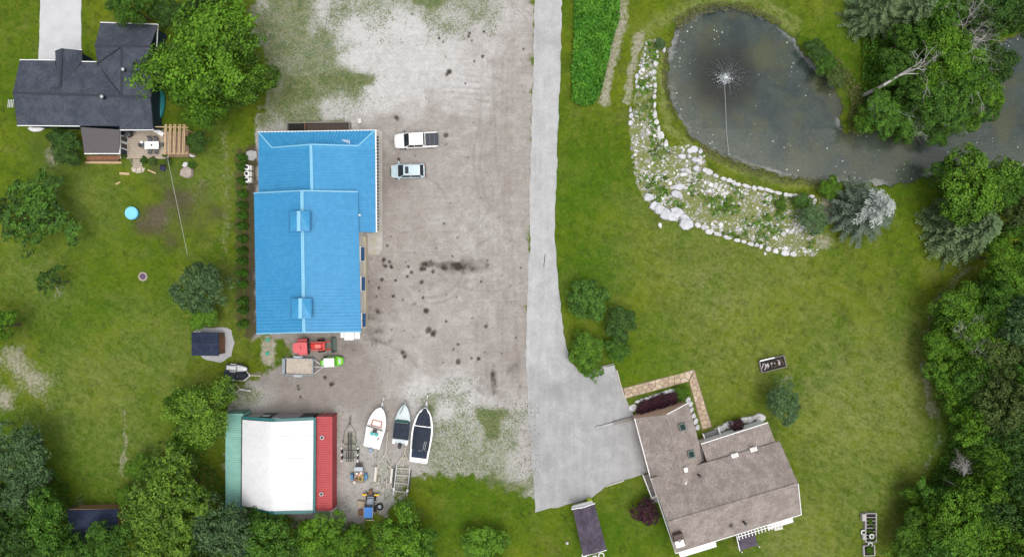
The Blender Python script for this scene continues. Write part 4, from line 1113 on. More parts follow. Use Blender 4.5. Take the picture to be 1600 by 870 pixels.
# cabinets at the lower end
for nm, px, py, sx, sy, sz, lb, mt_ in (('storage_cabinet', 545.5, 523.5, 1.15, 1.2, 1.7, 'tall white cabinet against the lower end wall of the workshop', M_WHITE),
                                    ('storage_cabinet', 556.5, 523.0, .9, .95, .9, 'low white cabinet beside the tall white one below the blue roof', M_WHITEG),
                                    ('storage_cabinet', 535, 521.5, .4, .95, 1.0, 'narrow white panel box left of the tall white cabinet', M_WHITE)):
    q = W3(px, py, sz); t = thing(nm, lb, 'cabinet', (q[0], q[1], 0), 0)
    MB().box(0, 0, 0, sx, sy, sz).build('body', mt_, t, bevel=.03)
    MB().box(0, 0, sz, sx + .06, sy + .06, .05).build('top', M_WHITE, t)
    for k in (-1, 1): MB().box(k * sx * .25, -sy / 2 - .02, .1, sx * .46, .05, sz - .2).build('door', M_WHITE, t)

# tool shed on its gravel pad
pad = ragged(PL([(303, 518), (320, 511), (345, 511), (362, 516), (367, 535), (362, 556), (345, 566), (318, 560), (306, 552)]), .5, .14)
MB().prism(pad, -.1, .06).build('gravel_pad', mat('grey_pad_gravel', (.44, .44, .45), .95, .3, 6, bump=.6)); tag(bpy.data.objects['gravel_pad'], kind='structure')
t = thing('tool_shed', 'small dark-roofed shed with brown wall standing on a pale gravel pad', 'shed', W3(324, 537))
q = up([(299, 519, 2.3), (341, 520, 2.3), (342, 556, 2.3), (299, 555, 2.3)]); ra, rb = W3(299.5, 536.5, 3.0), W3(341.5, 537.5, 3.0)
MB().slab([q[0], q[1], rb, ra], .08).build('roof', M_SHEDR, t, t); MB().slab([q[3], q[2], rb, ra], .08).build('roof', M_SHEDR, t, t)
MB().prism(shrink(q, (.94, .9)), 0, 2.2).build('wall', M_BRNW, t, t)
f = shrink(q, (.94, .9)); m = MB(); m.poly([(f[1][0], f[1][1], 2.2), (f[1][0], (f[1][1] + f[2][1]) / 2, 2.85), (f[2][0], f[2][1], 2.2)]); m.build('gable', M_BRNW, t, t)
MB().box(f[1][0] + .03, (f[1][1] + f[2][1]) / 2, .05, .06, 1.5, 1.9).build('door', mat('reddish_door', (.22, .10, .06), .8, .2, 3), t, t)
m = MB(); cap(m, ra, rb, .25, .04); m.build('ridge_cap', M_SHEDR, t, t)

# dark-roofed house ------------------------------------------------------
MB().prism(ragged(PL([(66, -200), (126, -200), (127, 60), (129, 99), (60, 99), (62, 60)]), .8, .05), -.1, .04).build('drive', mat('house_drive_concrete', (.52, .52, .53), .9, .15, .6, bump=.15)); tag(bpy.data.objects['drive'], kind='structure')
hs_ = thing('dark_roof_house', 'house with dark charcoal shingle roof and navy walls at the upper left', 'house', W3(140, 140))
e, g_ = 2.8, 4.5
def roof(parent, pts, m=M_SHING, t_=.14, name='roof'): MB().slab(up(pts), t_).build(name, m, parent, parent)
roof(hs_, [(31, 94, e), (150, 97, e), (188, 149, g_), (20, 145, g_)])
roof(hs_, [(20, 145, g_), (188, 149, g_), (188, 203, e), (187, 197, e), (27, 196, e)])
roof(hs_, [(187, 149, g_), (235, 152, g_), (239, 203, e), (187, 203, e)])
roof(hs_, [(190, 74, g_ + .02), (190, 149.5, g_ + .02), (152, 101, e)])
roof(hs_, [(190, 74, g_ + .02), (236, 73, g_ + .02), (243, 112, e + .2), (236, 152, g_ - .02), (190, 149.5, g_ + .02)])
roof(hs_, [(157, 36, e), (247, 39, e), (234, 73, g_), (148, 72, g_)])
roof(hs_, [(148, 72, g_), (191, 73, g_), (153, 101, e)])
gp = 4.15
roof(hs_, [(86, 79, e), (97, 76, gp), (93, 147, gp), (87, 97, e)])
roof(hs_, [(97, 76, gp), (128, 79, e), (128, 97, e), (93, 147, gp)])
MB().prism([W(34, 99, e), W(146, 101, e), W(152, 101, e), W(156, 42, e), W(243, 43, e), W(238, 112, e), W(235, 199, e), W(31, 193, e)], -.1, e - .05).build('wall', M_NAVY, hs_, hs_)
MB().prism([W(89, 82, e), W(125, 82, e), W(125, 104, e), W(89, 104, e)], -.1, e - .02).build('wall', M_NAVY, hs_, hs_)
for a_, b_ in (((20, 145, g_), (235, 152, g_)), ((148, 72, g_), (234, 73, g_)), ((190, 74, g_), (190, 149, g_)), ((97, 76, gp), (93, 147, gp))):
    m = MB(); cap(m, W3(*a_), W3(*b_), .28, .05); m.build('ridge_cap', mat('charcoal_ridge', (.034, .038, .052), .9, .2, 3), hs_, hs_)
for a_, b_ in (((190, 74, g_), (152, 100, e)), ((190, 149, g_), (152, 101, e)), ((93, 147, gp), (87, 97, e)), ((93, 147, gp), (128, 97, e))):
    a_, b_ = Vector(W3(*a_)), Vector(W3(*b_)); MB().bar(a_ + Vector((0, 0, .06)), b_ + Vector((0, 0, .06)), .14, .05).build('valley_flashing', M_BLACK, hs_, hs_)
for a_, b_ in (((31, 94), (86, 94)), ((86, 78.5), (128, 78.5)), ((128, 96.5), (151, 97)), ((157, 35.5), (247, 38.5)), ((27, 196.5), (125, 197.5)), ((187, 203.5), (239, 203.5)), ((239, 203.5), (235, 152)), ((247, 38.5), (243, 111))):
    MB().bar(W3(*a_, e - .03), W3(*b_, e - .03), .1, .12).build('gutter', M_WHITE, hs_, hs_)
for px, py in ((193, 109), (160, 151.5)):
    q = W3(px, py, 4.9); v = MB().lathe([(.16, -1.0), (.16, .0), (.24, .02), (.24, .14), (.1, .2)], 12, q).build('roof_vent', M_BLACK, hs_, hs_)
    MB().lathe([(.25, .19), (.2, .26), (.06, .3)], 12, q).build('vent_hat', M_STEEL, v, hs_)
roof(hs_, [(126, 199, 2.9), (187, 203, 2.9), (187, 240, 2.45), (132, 240, 2.45)], M_BROWNR, .1)
m = MB(); ribs(m, W3(126, 199, 2.95), W3(133, 240, 2.5), W3(187, 203, 2.95), W3(187, 240, 2.5), .34, .05, .04); m.build('roof_ribs', M_BROWNR, hs_, hs_)
fpx = [W(130, 199, 2.5), W(184.5, 202, 2.5), W(184.5, 237, 2.5), W(136, 237, 2.5)]
MB().prism(fpx, -.1, 2.4).build('wall', M_NAVY, hs_, hs_)
MB().bar(W3(187.6, 203, 2.45), W3(187.6, 240.4, 2.45), .12, .14).build('gutter', M_WHITE, hs_, hs_); MB().bar(W3(132, 240.4, 2.42), W3(187.6, 240.4, 2.42), .12, .14).build('gutter', M_WHITE, hs_, hs_)
xw = W(184.5, 0, 2.5)[0]
for py in (221, 231.5):
    yy = W(0, py)[1]
    f = MB().box(xw + .05, yy, .3, .12, .86, 1.95).build('door', M_WHITE, hs_, hs_); MB().box(xw + .1, yy, .7, .08, .56, 1.3).build('pane', M_GLASS, f, hs_)
f = MB().box(W(239, 0, 2.6)[0] + .12, W(0, 125)[1], .9, .3, 1.0, 1.1).build('window', M_WHITE, hs_, hs_); MB().box(W(239, 0, 2.6)[0] + .22, W(0, 125)[1], 1.05, .14, .7, .8).build('pane', M_GLASS, f, hs_)
m = MB(); q = W3(16, 162, 3.6)
m.tube([(q[0] + .5, q[1], 2.6), q], .03)
for k in range(4): m.bar((q[0] - .3 + k * .2, q[1] - .5, q[2]), (q[0] - .2 + k * .2, q[1] + .5, q[2]), .05, .05)
m.build('aerial', M_WHITE, hs_, hs_)
# deck, stairs
dk = MB().prism(PL([(186, 204), (263, 204), (263, 249), (186, 247)]), 0, .42).build('deck', M_GREYW, hs_, hs_)
bm_ = None
for i in range(11):
    y0 = 205 + i * 3.95
    bm_ = MB().hull8(up([(187, y0 + 3.6, .42), (263.5, y0 + 3.7, .42), (263.5, y0, .42), (187, y0, .42)] + [(187, y0 + 3.6, .46 + .006 * (i % 3)), (263.5, y0 + 3.7, .46 + .006 * (i % 3)), (263.5, y0, .46 + .006 * (i % 3)), (187, y0, .46 + .006 * (i % 3))]))
    bm_.build('deck_board', M_WOOD, dk, hs_)
for i in range(4):
    z1 = .36 - i * .09; a_ = 249 + i * 3.4
    MB().hull8(up([(207, a_ + 3, z1 - .06), (221 + i * .6, a_ + 3, z1 - .06), (221 + i * .6, a_, z1 - .06), (207, a_, z1 - .06), (207, a_ + 3, z1), (221 + i * .6, a_ + 3, z1), (221 + i * .6, a_, z1), (207, a_, z1)])).build('stair_tread', M_WOOD, hs_, hs_)
MB().bar(W3(203, 247, .9), W3(206, 257, .6), .08, .1).build('handrail', M_GREYW, hs_, hs_)
t = thing('stone_landing', 'rounded pale stone landing at the foot of the deck stairs', 'paving', W3(214, 266))
for pts in ([(205, 262), (213, 263), (212, 270), (207, 268)], [(214, 263), (221, 262), (220.5, 270), (213, 271)], [(222, 262), (227, 263), (225, 268), (221.5, 270)]):
    MB().prism(PL(pts), -.05, .07).build('stone', mat('pale_flagstone', (.55, .48, .40), .9, .25, 2, bump=.3), t, t)
# pergola beside deck
pg = thing('pergola', 'open wooden pergola with pale slatted top at the end of the house deck', 'pergola', W3(274, 219))
MB().prism(PL([(264, 206), (296, 206), (297, 246), (264, 246)]), 0, .3).build('floor', mat('reddish_deck', (.30, .19, .13), .85, .3, 3), pg, pg)
for px, py in ((258, 203), (292, 203), (258, 238), (292, 238)): 
    q = W3(px, py, 2.5); MB().box(q[0], q[1], 0, .14, .14, 2.5).build('post', M_NEWW, pg, pg)
for py in (199.5, 240): MB().bar(W3(254 if py > 220 else 243, py - (1 if py < 220 else 0), 2.5), W3(294, py, 2.5), .1, .2).build('beam', M_NEWW, pg, pg)
for i, px in enumerate((258.5, 260.3, 265.5, 267.6, 272.5, 274.7, 280, 282.2, 287, 289.2)):
    MB().bar(W3(px, 194.5, 2.68), W3(px - 1.5, 242, 2.68), .1, .18).build('rafter', M_NEWW, pg, pg)
# deck furniture
t = thing('patio_table', 'white rectangular patio table in the middle of the wooden deck', 'table', (*W(237, 227, 1.15), .46))
MB().box(0, 0, .68, 1.85, 1.0, .05).build('table_top', M_WHITE, t, bevel=.02); MB().lathe([(.12, .73), (.12, .76), (.03, .8)], 10).build('parasol_hole', M_BLACK, t)
for a_ in (-1, 1):
    for b_ in (-1, 1): MB().tube([(a_ * .8, b_ * .4, 0), (a_ * .78, b_ * .38, .68)], .035).build('leg', M_STEEL, t)
for i, (dx, dy, rz) in enumerate(((-.4, .75, -pi/2), (.4, .75, -pi/2), (-.4, -.75, pi/2), (.4, -.75, pi/2), (-1.2, 0, 0), (1.15, 0.1, pi))):
    q = W(237, 227, 1.15)
    lb = ('upper left', 'upper right', 'lower left', 'lower right', 'left end', 'right end')[i]
    if i == 0:
        ch0 = thing('patio_chair', 'dark grey patio chair at the upper left of the white patio table', 'chair', (q[0] + dx, q[1] + dy, .46), rz, 'chairs round the patio table')
        gm = mat('grey_mesh_fabric', (.10, .105, .11), .8, .2, 6)
        MB().box(0, 0, .4, .5, .48, .05).build('seat', gm, ch0); MB().hull8([(-.3, -.24, .42), (-.25, -.24, .42), (-.25, .24, .42), (-.3, .24, .42), (-.42, -.24, .95), (-.38, -.24, .95), (-.38, .24, .95), (-.42, .24, .95)]).build('backrest', gm, ch0)
        for a_ in (-.22, .22):
            for b_ in (-.22, .22): MB().tube([(a_, b_, 0), (a_, b_, .4)], .02).build('leg', M_BLACK, ch0)
    else: dup(ch0, (q[0] + dx, q[1] + dy, .46), rz, 'dark grey patio chair at the %s of the white patio table' % lb)
t = thing('barbecue', 'black covered barbecue in the corner of the wooden deck', 'barbecue', (*W(201, 210, 1.0), .46), .5)
MB().box(0, 0, .1, .55, .5, .6).build('cabinet', M_BLACK, t); MB().loft([[(a_, -.3, .7), (a_, -.28, .9), (a_, -.1, 1.05), (a_, .12, 1.05), (a_, .3, .9), (a_, .3, .7)][::-1] for a_ in (-.4, .4)]).build('lid', mat('dark_grey_cover', (.05, .052, .055), .6, .3, 5), t, bevel=.03)
MB().bar((-.3, -.33, .92), (.3, -.33, .92), .04, .04).build('handle', M_STEEL, t)
for s_ in (-1, 1): MB().box(s_ * .58, 0, .72, .34, .45, .05).build('side_shelf', M_BLACK, t)
t = thing('lounge_chair', 'white sun lounger folded beside the pergola on the deck', 'lounger', (*W(248.5, 207, .8), .46), -.55)
MB().box(0, 0, .28, 1.3, .55, .08).build('seat', M_WHITE, t, bevel=.02); MB().hull8([(-.6, -.27, .42), (-.2, -.27, .42), (-.2, .27, .42), (-.6, .27, .42), (-.7, -.27, .6), (-.62, -.27, .66), (-.62, .27, .66), (-.7, .27, .6)]).build('headrest', M_WHITE, t)
for a_ in (-.5, .5): MB().bar((a_, -.25, .14), (a_, .25, .14), .05, .28).build('leg', M_STEEL, t)
t = thing('side_table', 'small white side table left of the patio table', 'table', (*W(221.5, 222.5, .8), .46)); MB().box(0, 0, .38, .4, .3, .04).build('table_top', M_WHITE, t); MB().tube([(0, 0, 0), (0, 0, .38)], .03).build('leg', M_STEEL, t)
t = thing('garden_chair', 'black and blue folding chair on the lawn below the deck', 'chair', W3(257, 264), -.2)
MB().box(0, 0, .35, .62, .6, .06).build('seat', mat('navy_canvas', (.02, .025, .08), .8, .2, 6), t); MB().hull8([(-.3, .26, .38), (.3, .26, .38), (.3, .32, .38), (-.3, .32, .38), (-.3, .4, .9), (.3, .4, .9), (.3, .45, .9), (-.3, .45, .9)]).build('backrest', M_BLACK, t)
for a_ in (-.3, .3): MB().bar((a_, -.3, .55), (a_, .3, .55), .06, .05).build('armrest', M_BLACK, t); MB().tube([(a_, -.28, 0), (a_, .28, .38)], .025).build('leg', M_STEEL, t)
# lumber
for i, (a_, b_, zz, mt_) in enumerate((((136, 245.5), (188, 244.5), .35, M_REDW), ((136, 248), (187, 247.2), .3, M_REDW), ((137, 251), (186, 250.5), .22, M_BRNW), ((134, 254.2), (190, 254.5), .1, M_NEWW))):
    tag(MB().bar(W3(*a_, zz), W3(*b_, zz), .26, .2).build('timber_board', mt_), '%s board behind the dark-roofed house, %s of four' % ('reddish' if i < 2 else ('brown' if i == 2 else 'pale'), ('closest to the wall', 'second from the wall', 'third from the wall', 'outermost')[i]), 'board', 'boards stacked behind the house')
for a_, b_, lb in (((187, 271), (202, 272), 'short thick pale board on the grass left of the stone landing'), ((231, 265.5), (243.5, 271), 'thin pale board lying slanted on the grass right of the stone landing'), ((181, 288), (188, 284.5), 'short pale offcut on the grass below the dark-roofed house')):
    tag(MB().bar(W3(*a_, .06), W3(*b_, .06), .3 if 'thick' in lb else .18, .1).build('timber_board', M_NEWW), lb, 'board')
t = thing('canoe', 'teal canoe leaning along the navy side wall of the house', 'canoe', W3(254, 163), pi / 2 - .06)
rings = []
for i in range(9):
    u = i / 8 * 2 - 1; wv = .42 * (1 - abs(u) ** 2.4) + .02; rings.append([(u * 2.0, wv * cos(a_) , .05 + (.62 - .1 * abs(u)) * sin(a_)) for a_ in np.linspace(0, pi, 7)] )
MB().loft(rings).build('hull', mat('teal_hull', (.02, .24, .25), .4, .15, 3), t, smooth=True); MB().bar((-1.95, 0, .66), (1.95, 0, .66), .05, .05).build('keel', mat('teal_keel', (.05, .32, .32), .5, .1, 3), t)
t = thing('upturned_boat', 'small white upturned boat behind the dark-roofed house', 'boat', W3(58, 201), .05)
rings = []
for i in range(9):
    u = i / 8 * 2 - 1; wv = .45 * (1 - abs(u) ** 3) + .03; rings.append([(u * 1.1, wv * cos(a_), .03 + .4 * sin(a_) * (1 - u * u * .4)) for a_ in np.linspace(0, pi, 7)])
MB().loft(rings).build('hull', M_WHITE, t, smooth=True); MB().bar((-.9, 0, .44), (.9, 0, .44), .06, .05).build('keel', M_WHITEG, t)
m = MB(); m.tube([W3(262, 249, 2.8)] + [W3(262 + (293 - 262) * f, 249 + 149 * f, 2.8 + 1.2 * f - 1.1 * sin(pi * f)) for f in np.linspace(.05, .95, 12)] + [W3(293, 398, 4.0)], .024, 5)
t = thing('overhead_wire', 'pale thin wire running from the deck down to the round blue-green tree', 'wire', W3(262, 249)); m.build('cable', mat('pale_wire', (.45, .48, .42), .6, .1, 2), t, t)
MB().tube([W3(262, 249, -.1), W3(262, 249, 2.85)], .06).build('post', M_GREYW, t, t)
# yard things on the west lawn
t = thing('kiddie_pool', 'round bright blue paddling pool on the left lawn', 'pool', W3(208.5, 333.5))
MB().lathe([(.78, 0), (.82, .3), (.78, .5), (.70, .5), (.68, .34)], 24).build('wall', mat('pool_blue_wall', (.06, .42, .70), .45, .1, 3), t, smooth=False)
MB().lathe([(.69, .30), (.69, .38)], 24).build('water', mat('pool_blue_water', (.10, .55, .80), .08, .12, 2, bump=.1), t)
m = MB()
for k in range(40):
    pass
m.lathe([(.79, .44), (.86, .5), (.79, .56), (.70, .52)], 24).build('rim', mat('pool_rim', (.20, .60, .85), .45, .1, 3), t)
t = thing('fire_pit', 'round stone fire pit with purple ash centre on the left lawn', 'fire pit', W3(224, 432))
for k in range(12):
    a_ = 2 * pi * k / 12; MB().ball((.5 * cos(a_), .5 * sin(a_), .1), .15, .13, .14, 7, 5, .4).build('stone', mat('pale_pink_stone', (.52, .44, .38), .9, .25, 4, bump=.4), t)
MB().lathe([(.40, 0), (.38, .08), (.2, .12), (.02, .1)], 14).build('ash', mat('purple_grey_ash', (.13, .08, .15), .95, .4, 5, bump=.6), t)
for px, py, lb in ((418.5, 530.5, 'upper'), (418, 552, 'lower')):
    t = thing('lid_cover', 'small round green lid set in the grass by the workshop, the %s of two' % lb, 'lid', W3(px, py)); MB().lathe([(.26, 0), (.26, .1), (.2, .14), (.02, .15)], 16).build('cover', mat('green_plastic', (.02, .30, .20), .5, .1, 4), t); MB().lathe([(.05, .15), (.05, .2)], 8).build('knob', mat('green_plastic', (.02, .3, .2)), t)
def rock(px, py, sx, sy, sz, rz=0.0, seed=0, mt_=None, name='rock'):
    r_ = random.Random(seed + int(px * 7 + py * 13)); sx *= 1.18; sy *= 1.22; n = r_.choice((6, 7, 8)); pts = []
    for k in range(n):
        a_ = 2 * pi * (k + r_.uniform(-.28, .28)) / n; q = r_.uniform(.82, 1.1); pts.append((cos(a_) * q, sin(a_) * q))
    ca, sa = cos(rz), sin(rz); tr = lambda u, v, s_, zz: ((u * sx * ca - v * sy * sa) * s_, (u * sx * sa + v * sy * ca) * s_, zz)
    tl = (r_.uniform(-.25, .25), r_.uniform(-.25, .25))
    rings = [[tr(u, v, .92, -.1) for u, v in pts], [tr(u, v, 1.0, sz * .35) for u, v in pts], [tr(u, v, .86, sz * (.86 + tl[0] * u + tl[1] * v)) for u, v in pts], [tr(u + .05, v, .55, sz * (1.0 + tl[0] * u + tl[1] * v)) for u, v in pts]]
    o = MB().loft(rings).build(name, mt_ or M_ROCK)
    bx, by = W(px, py); o.location = (bx, by, gz(px, py))
    return o
def rockmat(name, c, c2):
    n = NT(name); p = n.pos(); a_ = n.noise(p, 1.6, 5, .65, .5); b_ = n.noise(p, 9, 4, .75)
    k = n.mix(n.ramp(a_, .35, .68), c, c2); k = n.scale(k, n.ramp(b_, .25, .75, .8, 1.18))
    return n.done(n.bsdf(k, .9, 0, n.add(a_, n.mul(b_, .4)), .5, .06, .25))
M_ROCK = rockmat('pale_limestone', (.64, .64, .64), (.48, .46, .45)); M_ROCKG = rockmat('grey_granite', (.58, .59, .62), (.42, .425, .44)); M_ROCKP = rockmat('pinkish_rock', (.42, .35, .30), (.33, .27, .23))
tag(rock(293, 270, .8, .7, .6, .3, 3, M_ROCKP), 'pinkish boulder on the grass below the pergola', 'rock'); tag(rock(291, 258, .4, .35, .4, .3, 3, M_ROCK), 'small pale round rock above the pinkish boulder', 'rock'); tag(rock(300, 243, .45, .25, .3, -.2, 5, M_ROCK), 'small pale rock at the corner of the pergola', 'rock')
for px, py, r_, k in ((238, 252, 7, ('olive', 1)), (225, 250, 6, ('dark', 1)), (262, 253, 6, ('olive', 0)), (194, 244, 5, ('mid', 1)), (258, 242.5, 4, ('bright', 1)), (300, 258, 7, ('mid', 0))):
    tree('garden_plant', k, px, py, r_, .5, {238: 'pale round plant below the middle of the deck', 225: 'dark plant beside the deck stairs', 262: 'olive plant at the lower right corner of the deck', 194: 'small green plant by the white deck doors', 258: 'tiny bright plant on the deck edge by the pergola', 300: 'green plant beside the pinkish boulder'}[px], 'plant')
# navy-roofed shed among the lower left trees
t = thing('garden_shed', 'navy-roofed shed with wooden front half hidden by lower left trees', 'shed', W3(145, 815))
q = up([(106, 796, 2.5), (184, 795, 2.5), (184, 850, 2.5), (106, 850, 2.5)]); ra, rb = W3(106, 824, 3.5), W3(184, 824, 3.5)
MB().slab([q[0], q[1], rb, ra], .1).build('roof', M_SHEDR, t, t); MB().slab([q[3], q[2], rb, ra], .1).build('roof', M_SHEDR, t, t)
MB().prism(shrink(q, (.95, .93)), 0, 2.4).build('wall', mat('orange_brown_boards', (.30, .17, .085), .85, .25, 3), t, t)
MB().box((q[0][0] + q[1][0]) / 2, q[0][1] + .02, 2.3, 6.2, .08, .14).build('fascia', M_NEWW, t, t)
# ------------------------------------------------------------------ grey-roofed house at the right
gh = thing('grey_roof_house', 'house with grey-brown shingle roof, peach garage gable and low wing at the lower right', 'house', W3(1120, 740))
def groof(pts, m=M_GREYR, t_=.15, name='roof'): return MB().slab(up(pts), t_).build(name, m, gh, gh)
ge, gr_, me_, mr_ = 2.8, 4.9, 3.5, 6.0
groof([(991.7, 653.4, ge), (1041.5, 647.3, gr_), (1068, 757, gr_), (1016.6, 747, ge)])
groof([(1041.5, 647.3, gr_), (1075.4, 629.5, ge), (1096, 705, ge), (1098, 724, ge + .1), (1068, 757, gr_)])
groof([(1016.6, 747, me_), (1121.8, 716.8, me_), (1218, 689, me_), (1247, 755, mr_), (1043, 815, mr_)])
groof([(1043, 815, mr_), (1247, 755, mr_), (1251.8, 803, me_), (1055.8, 863.6, me_)])
groof([(1095, 693.6, 2.6), (1200, 659.8, 2.6), (1212, 692, 3.3), (1106, 724, 3.3)])
Wa = [W(1019, 750, me_), W(1217, 692, me_), W(1248, 801, me_), W(1057, 859, me_)]
MB().prism(shrink(Wa, (.975, .965)), -.1, me_ - .1).build('wall', M_WHITEG, gh, gh)
wq = shrink(Wa, (.975, .965)); 
for p_, q_, rr in ((wq[0], wq[3], (1047, 814, mr_ - .2)), (wq[1], wq[2], (1244, 756, mr_ - .2))):
    MB().poly([(p_[0], p_[1], me_ - .12), (q_[0], q_[1], me_ - .12), W3(*rr)]).build('gable', M_WHITEG, gh, gh)
Wg = [W(994.5, 655, ge), W(1074, 632, ge), W(1094, 705, ge), W(1100, 725, ge), W(1019, 747, ge)]
MB().prism(Wg, -.1, ge - .08).build('garage_wall', M_PEACH, gh, gh)
MB().poly([(*W(994.5, 655, ge), ge - .1), (*W(1074, 632, ge), ge - .1), W3(1041.5, 648.5, gr_ - .12)]).build('gable', M_PEACH, gh, gh)
MB().prism(PL([(1097, 695), (1199, 662), (1209, 692), (1106, 724)], 2.6), -.1, 2.5).build('wing_wall', M_WHITE, gh, gh)
for a_, b_ in (((1016.6, 747, me_ - .02), (1055.8, 863.6, me_ - .02)), ((1251.8, 803, me_ - .02), (1247, 755, mr_)), ((1055.8, 863.8, me_ - .02), (1251.8, 803.3, me_ - .02)), ((991.4, 653.4, ge), (1016.3, 747, ge)), ((1095, 693.3, 2.6), (1200, 659.5, 2.6)), ((1041.5, 647, gr_ - .02), (1075.4, 629.2, ge))):
    MB().bar(W3(*a_), W3(*b_), .10, .14).build('gutter', M_WHITE, gh, gh)
MB().bar(W3(1095.6, 700, 2.95), W3(1099, 724, 2.98), .14, .2).build('gutter', M_BLACK, gh, gh)
for a_, b_ in (((1050.5, 740.5), (1071.5, 756)), ((1071.5, 756), (1078.2, 729))):
    f0 = [me_ + (mr_ - me_) * max(0, min(1, ((py - (747 - (px - 1016.6) * .288)) / 70))) for px, py in (a_, b_)]
    MB().bar(W3(*a_, f0[0] + .14), W3(*b_, f0[1] + .14), .16, .06).build('valley_flashing', M_WHITE, gh, gh)
for a_, b_, w_ in (((1041.5, 647.6, gr_), (1063, 732, gr_), .2), ((1043, 815, mr_), (1247, 755, mr_), .2)):
    m = MB(); cap(m, W3(*a_), W3(*b_), w_, .04); m.build('ridge_cap', M_GREYR, gh, gh)
ROT = R(16.2)
for px, py, zz in ((1067, 667, 4.0), (1080.8, 709.7, 3.9)):
    sx_, sy_ = 10.5, 12.5; c_, s_ = cos(-.27), sin(-.27)
    def sk(u, v, dz): 
        q_ = (px + u * c_ - v * s_, py + u * s_ + v * c_); return W3(q_[0], q_[1], zz + dz - u * .07)
    f = MB().slab([sk(-5.2, -6, .12), sk(5.2, -6, .12), sk(5.2, 6, .12), sk(-5.2, 6, .12)], .3).build('skylight', mat('grey_green_frame', (.16, .19, .18), .5, .1, 3), gh, gh)
    MB().slab([sk(-3.6, -4.2, .16), sk(3.6, -4.2, .16), sk(3.6, 4.2, .16), sk(-3.6, 4.2, .16)], .06).build('pane', mat('skylight_glass', (.03, .055, .05), .06, .1, 1, bump=0), f, gh)
q = W3(1072, 734, 5.0); MB().box(q[0], q[1], 4.2, .45, .55, .75, ROT).build('roof_vent', M_WHITE, gh, gh)
for px, py, zz in ((1093.4, 743.5, 4.7), (1164.5, 817.5, 5.0)): q = W3(px, py, zz); MB().lathe([(.13, -.7), (.13, .12), (.2, .14), (.16, .26)], 10, q).build('plumbing_vent', M_BLACK, gh, gh)
q = W3(1145, 823.5, 4.9); MB().lathe([(.2, -.7), (.2, .1), (.28, .12), (.1, .24)], 10, q).build('roof_turbine', M_GREYR, gh, gh)
# clerestory band above the low wing
p0, p1 = Vector(W3(1122, 717.5, 3.35)), Vector(W3(1206, 693, 3.35))
MB().bar(p0, p1, .1, .3).build('fascia', M_WHITE, gh, gh)
for px, py in ((1148.5, 711.5), (1178, 702)):
    q = W3(px, py, 3.8); f = MB().box(q[0], q[1], 3.45, .85, .5, .3, ROT).build('roof_hood', M_WHITE, gh, gh)
    MB().box(q[0], q[1] + .02, 3.75, .6, .34, .05, ROT).build('hood_cap', M_WHITEG, f, gh)
# chimney
q = W3(1062, 843, 6.2); ch_ = MB().box(q[0] + .05, q[1] - .1, 3.0, 1.15, 1.35, 3.0, ROT).build('chimney', mat('purple_brown_brick', (.14, .095, .085), .9, .25, 4, bump=.4), gh, gh)
MB().box(q[0] + .05, q[1] - .5, 6.0, 1.1, .8, .16, ROT).build('chimney_cap', M_WHITE, ch_, gh); MB().lathe([(.16, 0), (.16, .7), (.22, .72), (.2, .9)], 12, (q[0], q[1] - .1, 6.0)).build('flue', M_WHITE, ch_, gh)
q = W3(1056, 826, 4.6); MB().box(q[0], q[1], 3.4, 1.0, .35, 1.5, ROT).build('chimney_shoulder', M_BRNW, gh, gh)
# awnings, steps and pergola rafters along the lower wall
def slope_box(pts, t_, name, m_): return MB().slab(up(pts), t_).build(name, m_, gh, gh)
slope_box([(1060.5, 862.5, 2.6), (1118, 845.5, 2.6), (1120, 853.5, 2.35), (1063, 871, 2.35)], .08, 'awning', M_WHITE)
slope_box([(1198, 818, 2.6), (1237.5, 806.5, 2.6), (1240, 815, 2.35), (1201, 827, 2.35)], .08, 'awning', M_WHITE)
slope_box([(1209, 825.5, 1.2), (1222, 822, 1.2), (1224, 826, 1.1), (1211, 828.5, 1.1)], .1, 'window_box', M_WHITEG)
slope_box([(1151, 835.5, 2.2), (1178, 828, 2.2), (1184, 851, 1.9), (1156.5, 859.5, 1.9)], .08, 'porch_roof', M_PURR)
MB().bar(W3(1150.5, 836, 2.25), W3(1156, 860, 1.95), .1, .12).build('porch_trim', M_WHITE, gh, gh)
for i in range(14):
    px = 1153 + i * 5.1; py = 833.5 - i * 1.55
    MB().bar(W3(px, py, 2.75), W3(px + 2.4, py + 9, 2.7), .09, .14).build('rafter', M_WHITE, gh, gh)
MB().bar(W3(1152, 838.5, 2.6), W3(1203, 822.5, 2.6), .1, .14).build('rafter_beam', M_WHITE, gh, gh)
for px, py in ((1156, 858), (1183, 850)): q = W3(px, py, 1); MB().box(q[0], q[1], 0, .12, .12, 1.9, ROT).build('porch_post', M_WHITE, gh, gh)
# side steps on the left
st = MB().prism(PL([(1004, 741), (1012, 738), (1027, 771), (1018, 777)]), 0, .5).build('side_porch', M_GREYW, gh, gh)
for a_, b_ in (((1004, 741), (1018, 777)), ((1018, 777), (1027, 772))): MB().bar(W3(*a_, .8), W3(*b_, .8), .12, .7).build('railing', M_WHITE, st, gh)
MB().prism(PL([(1015, 777), (1024, 775), (1027, 783), (1018, 785)]), 0, .25).build('side_step', M_CONCG, gh, gh)
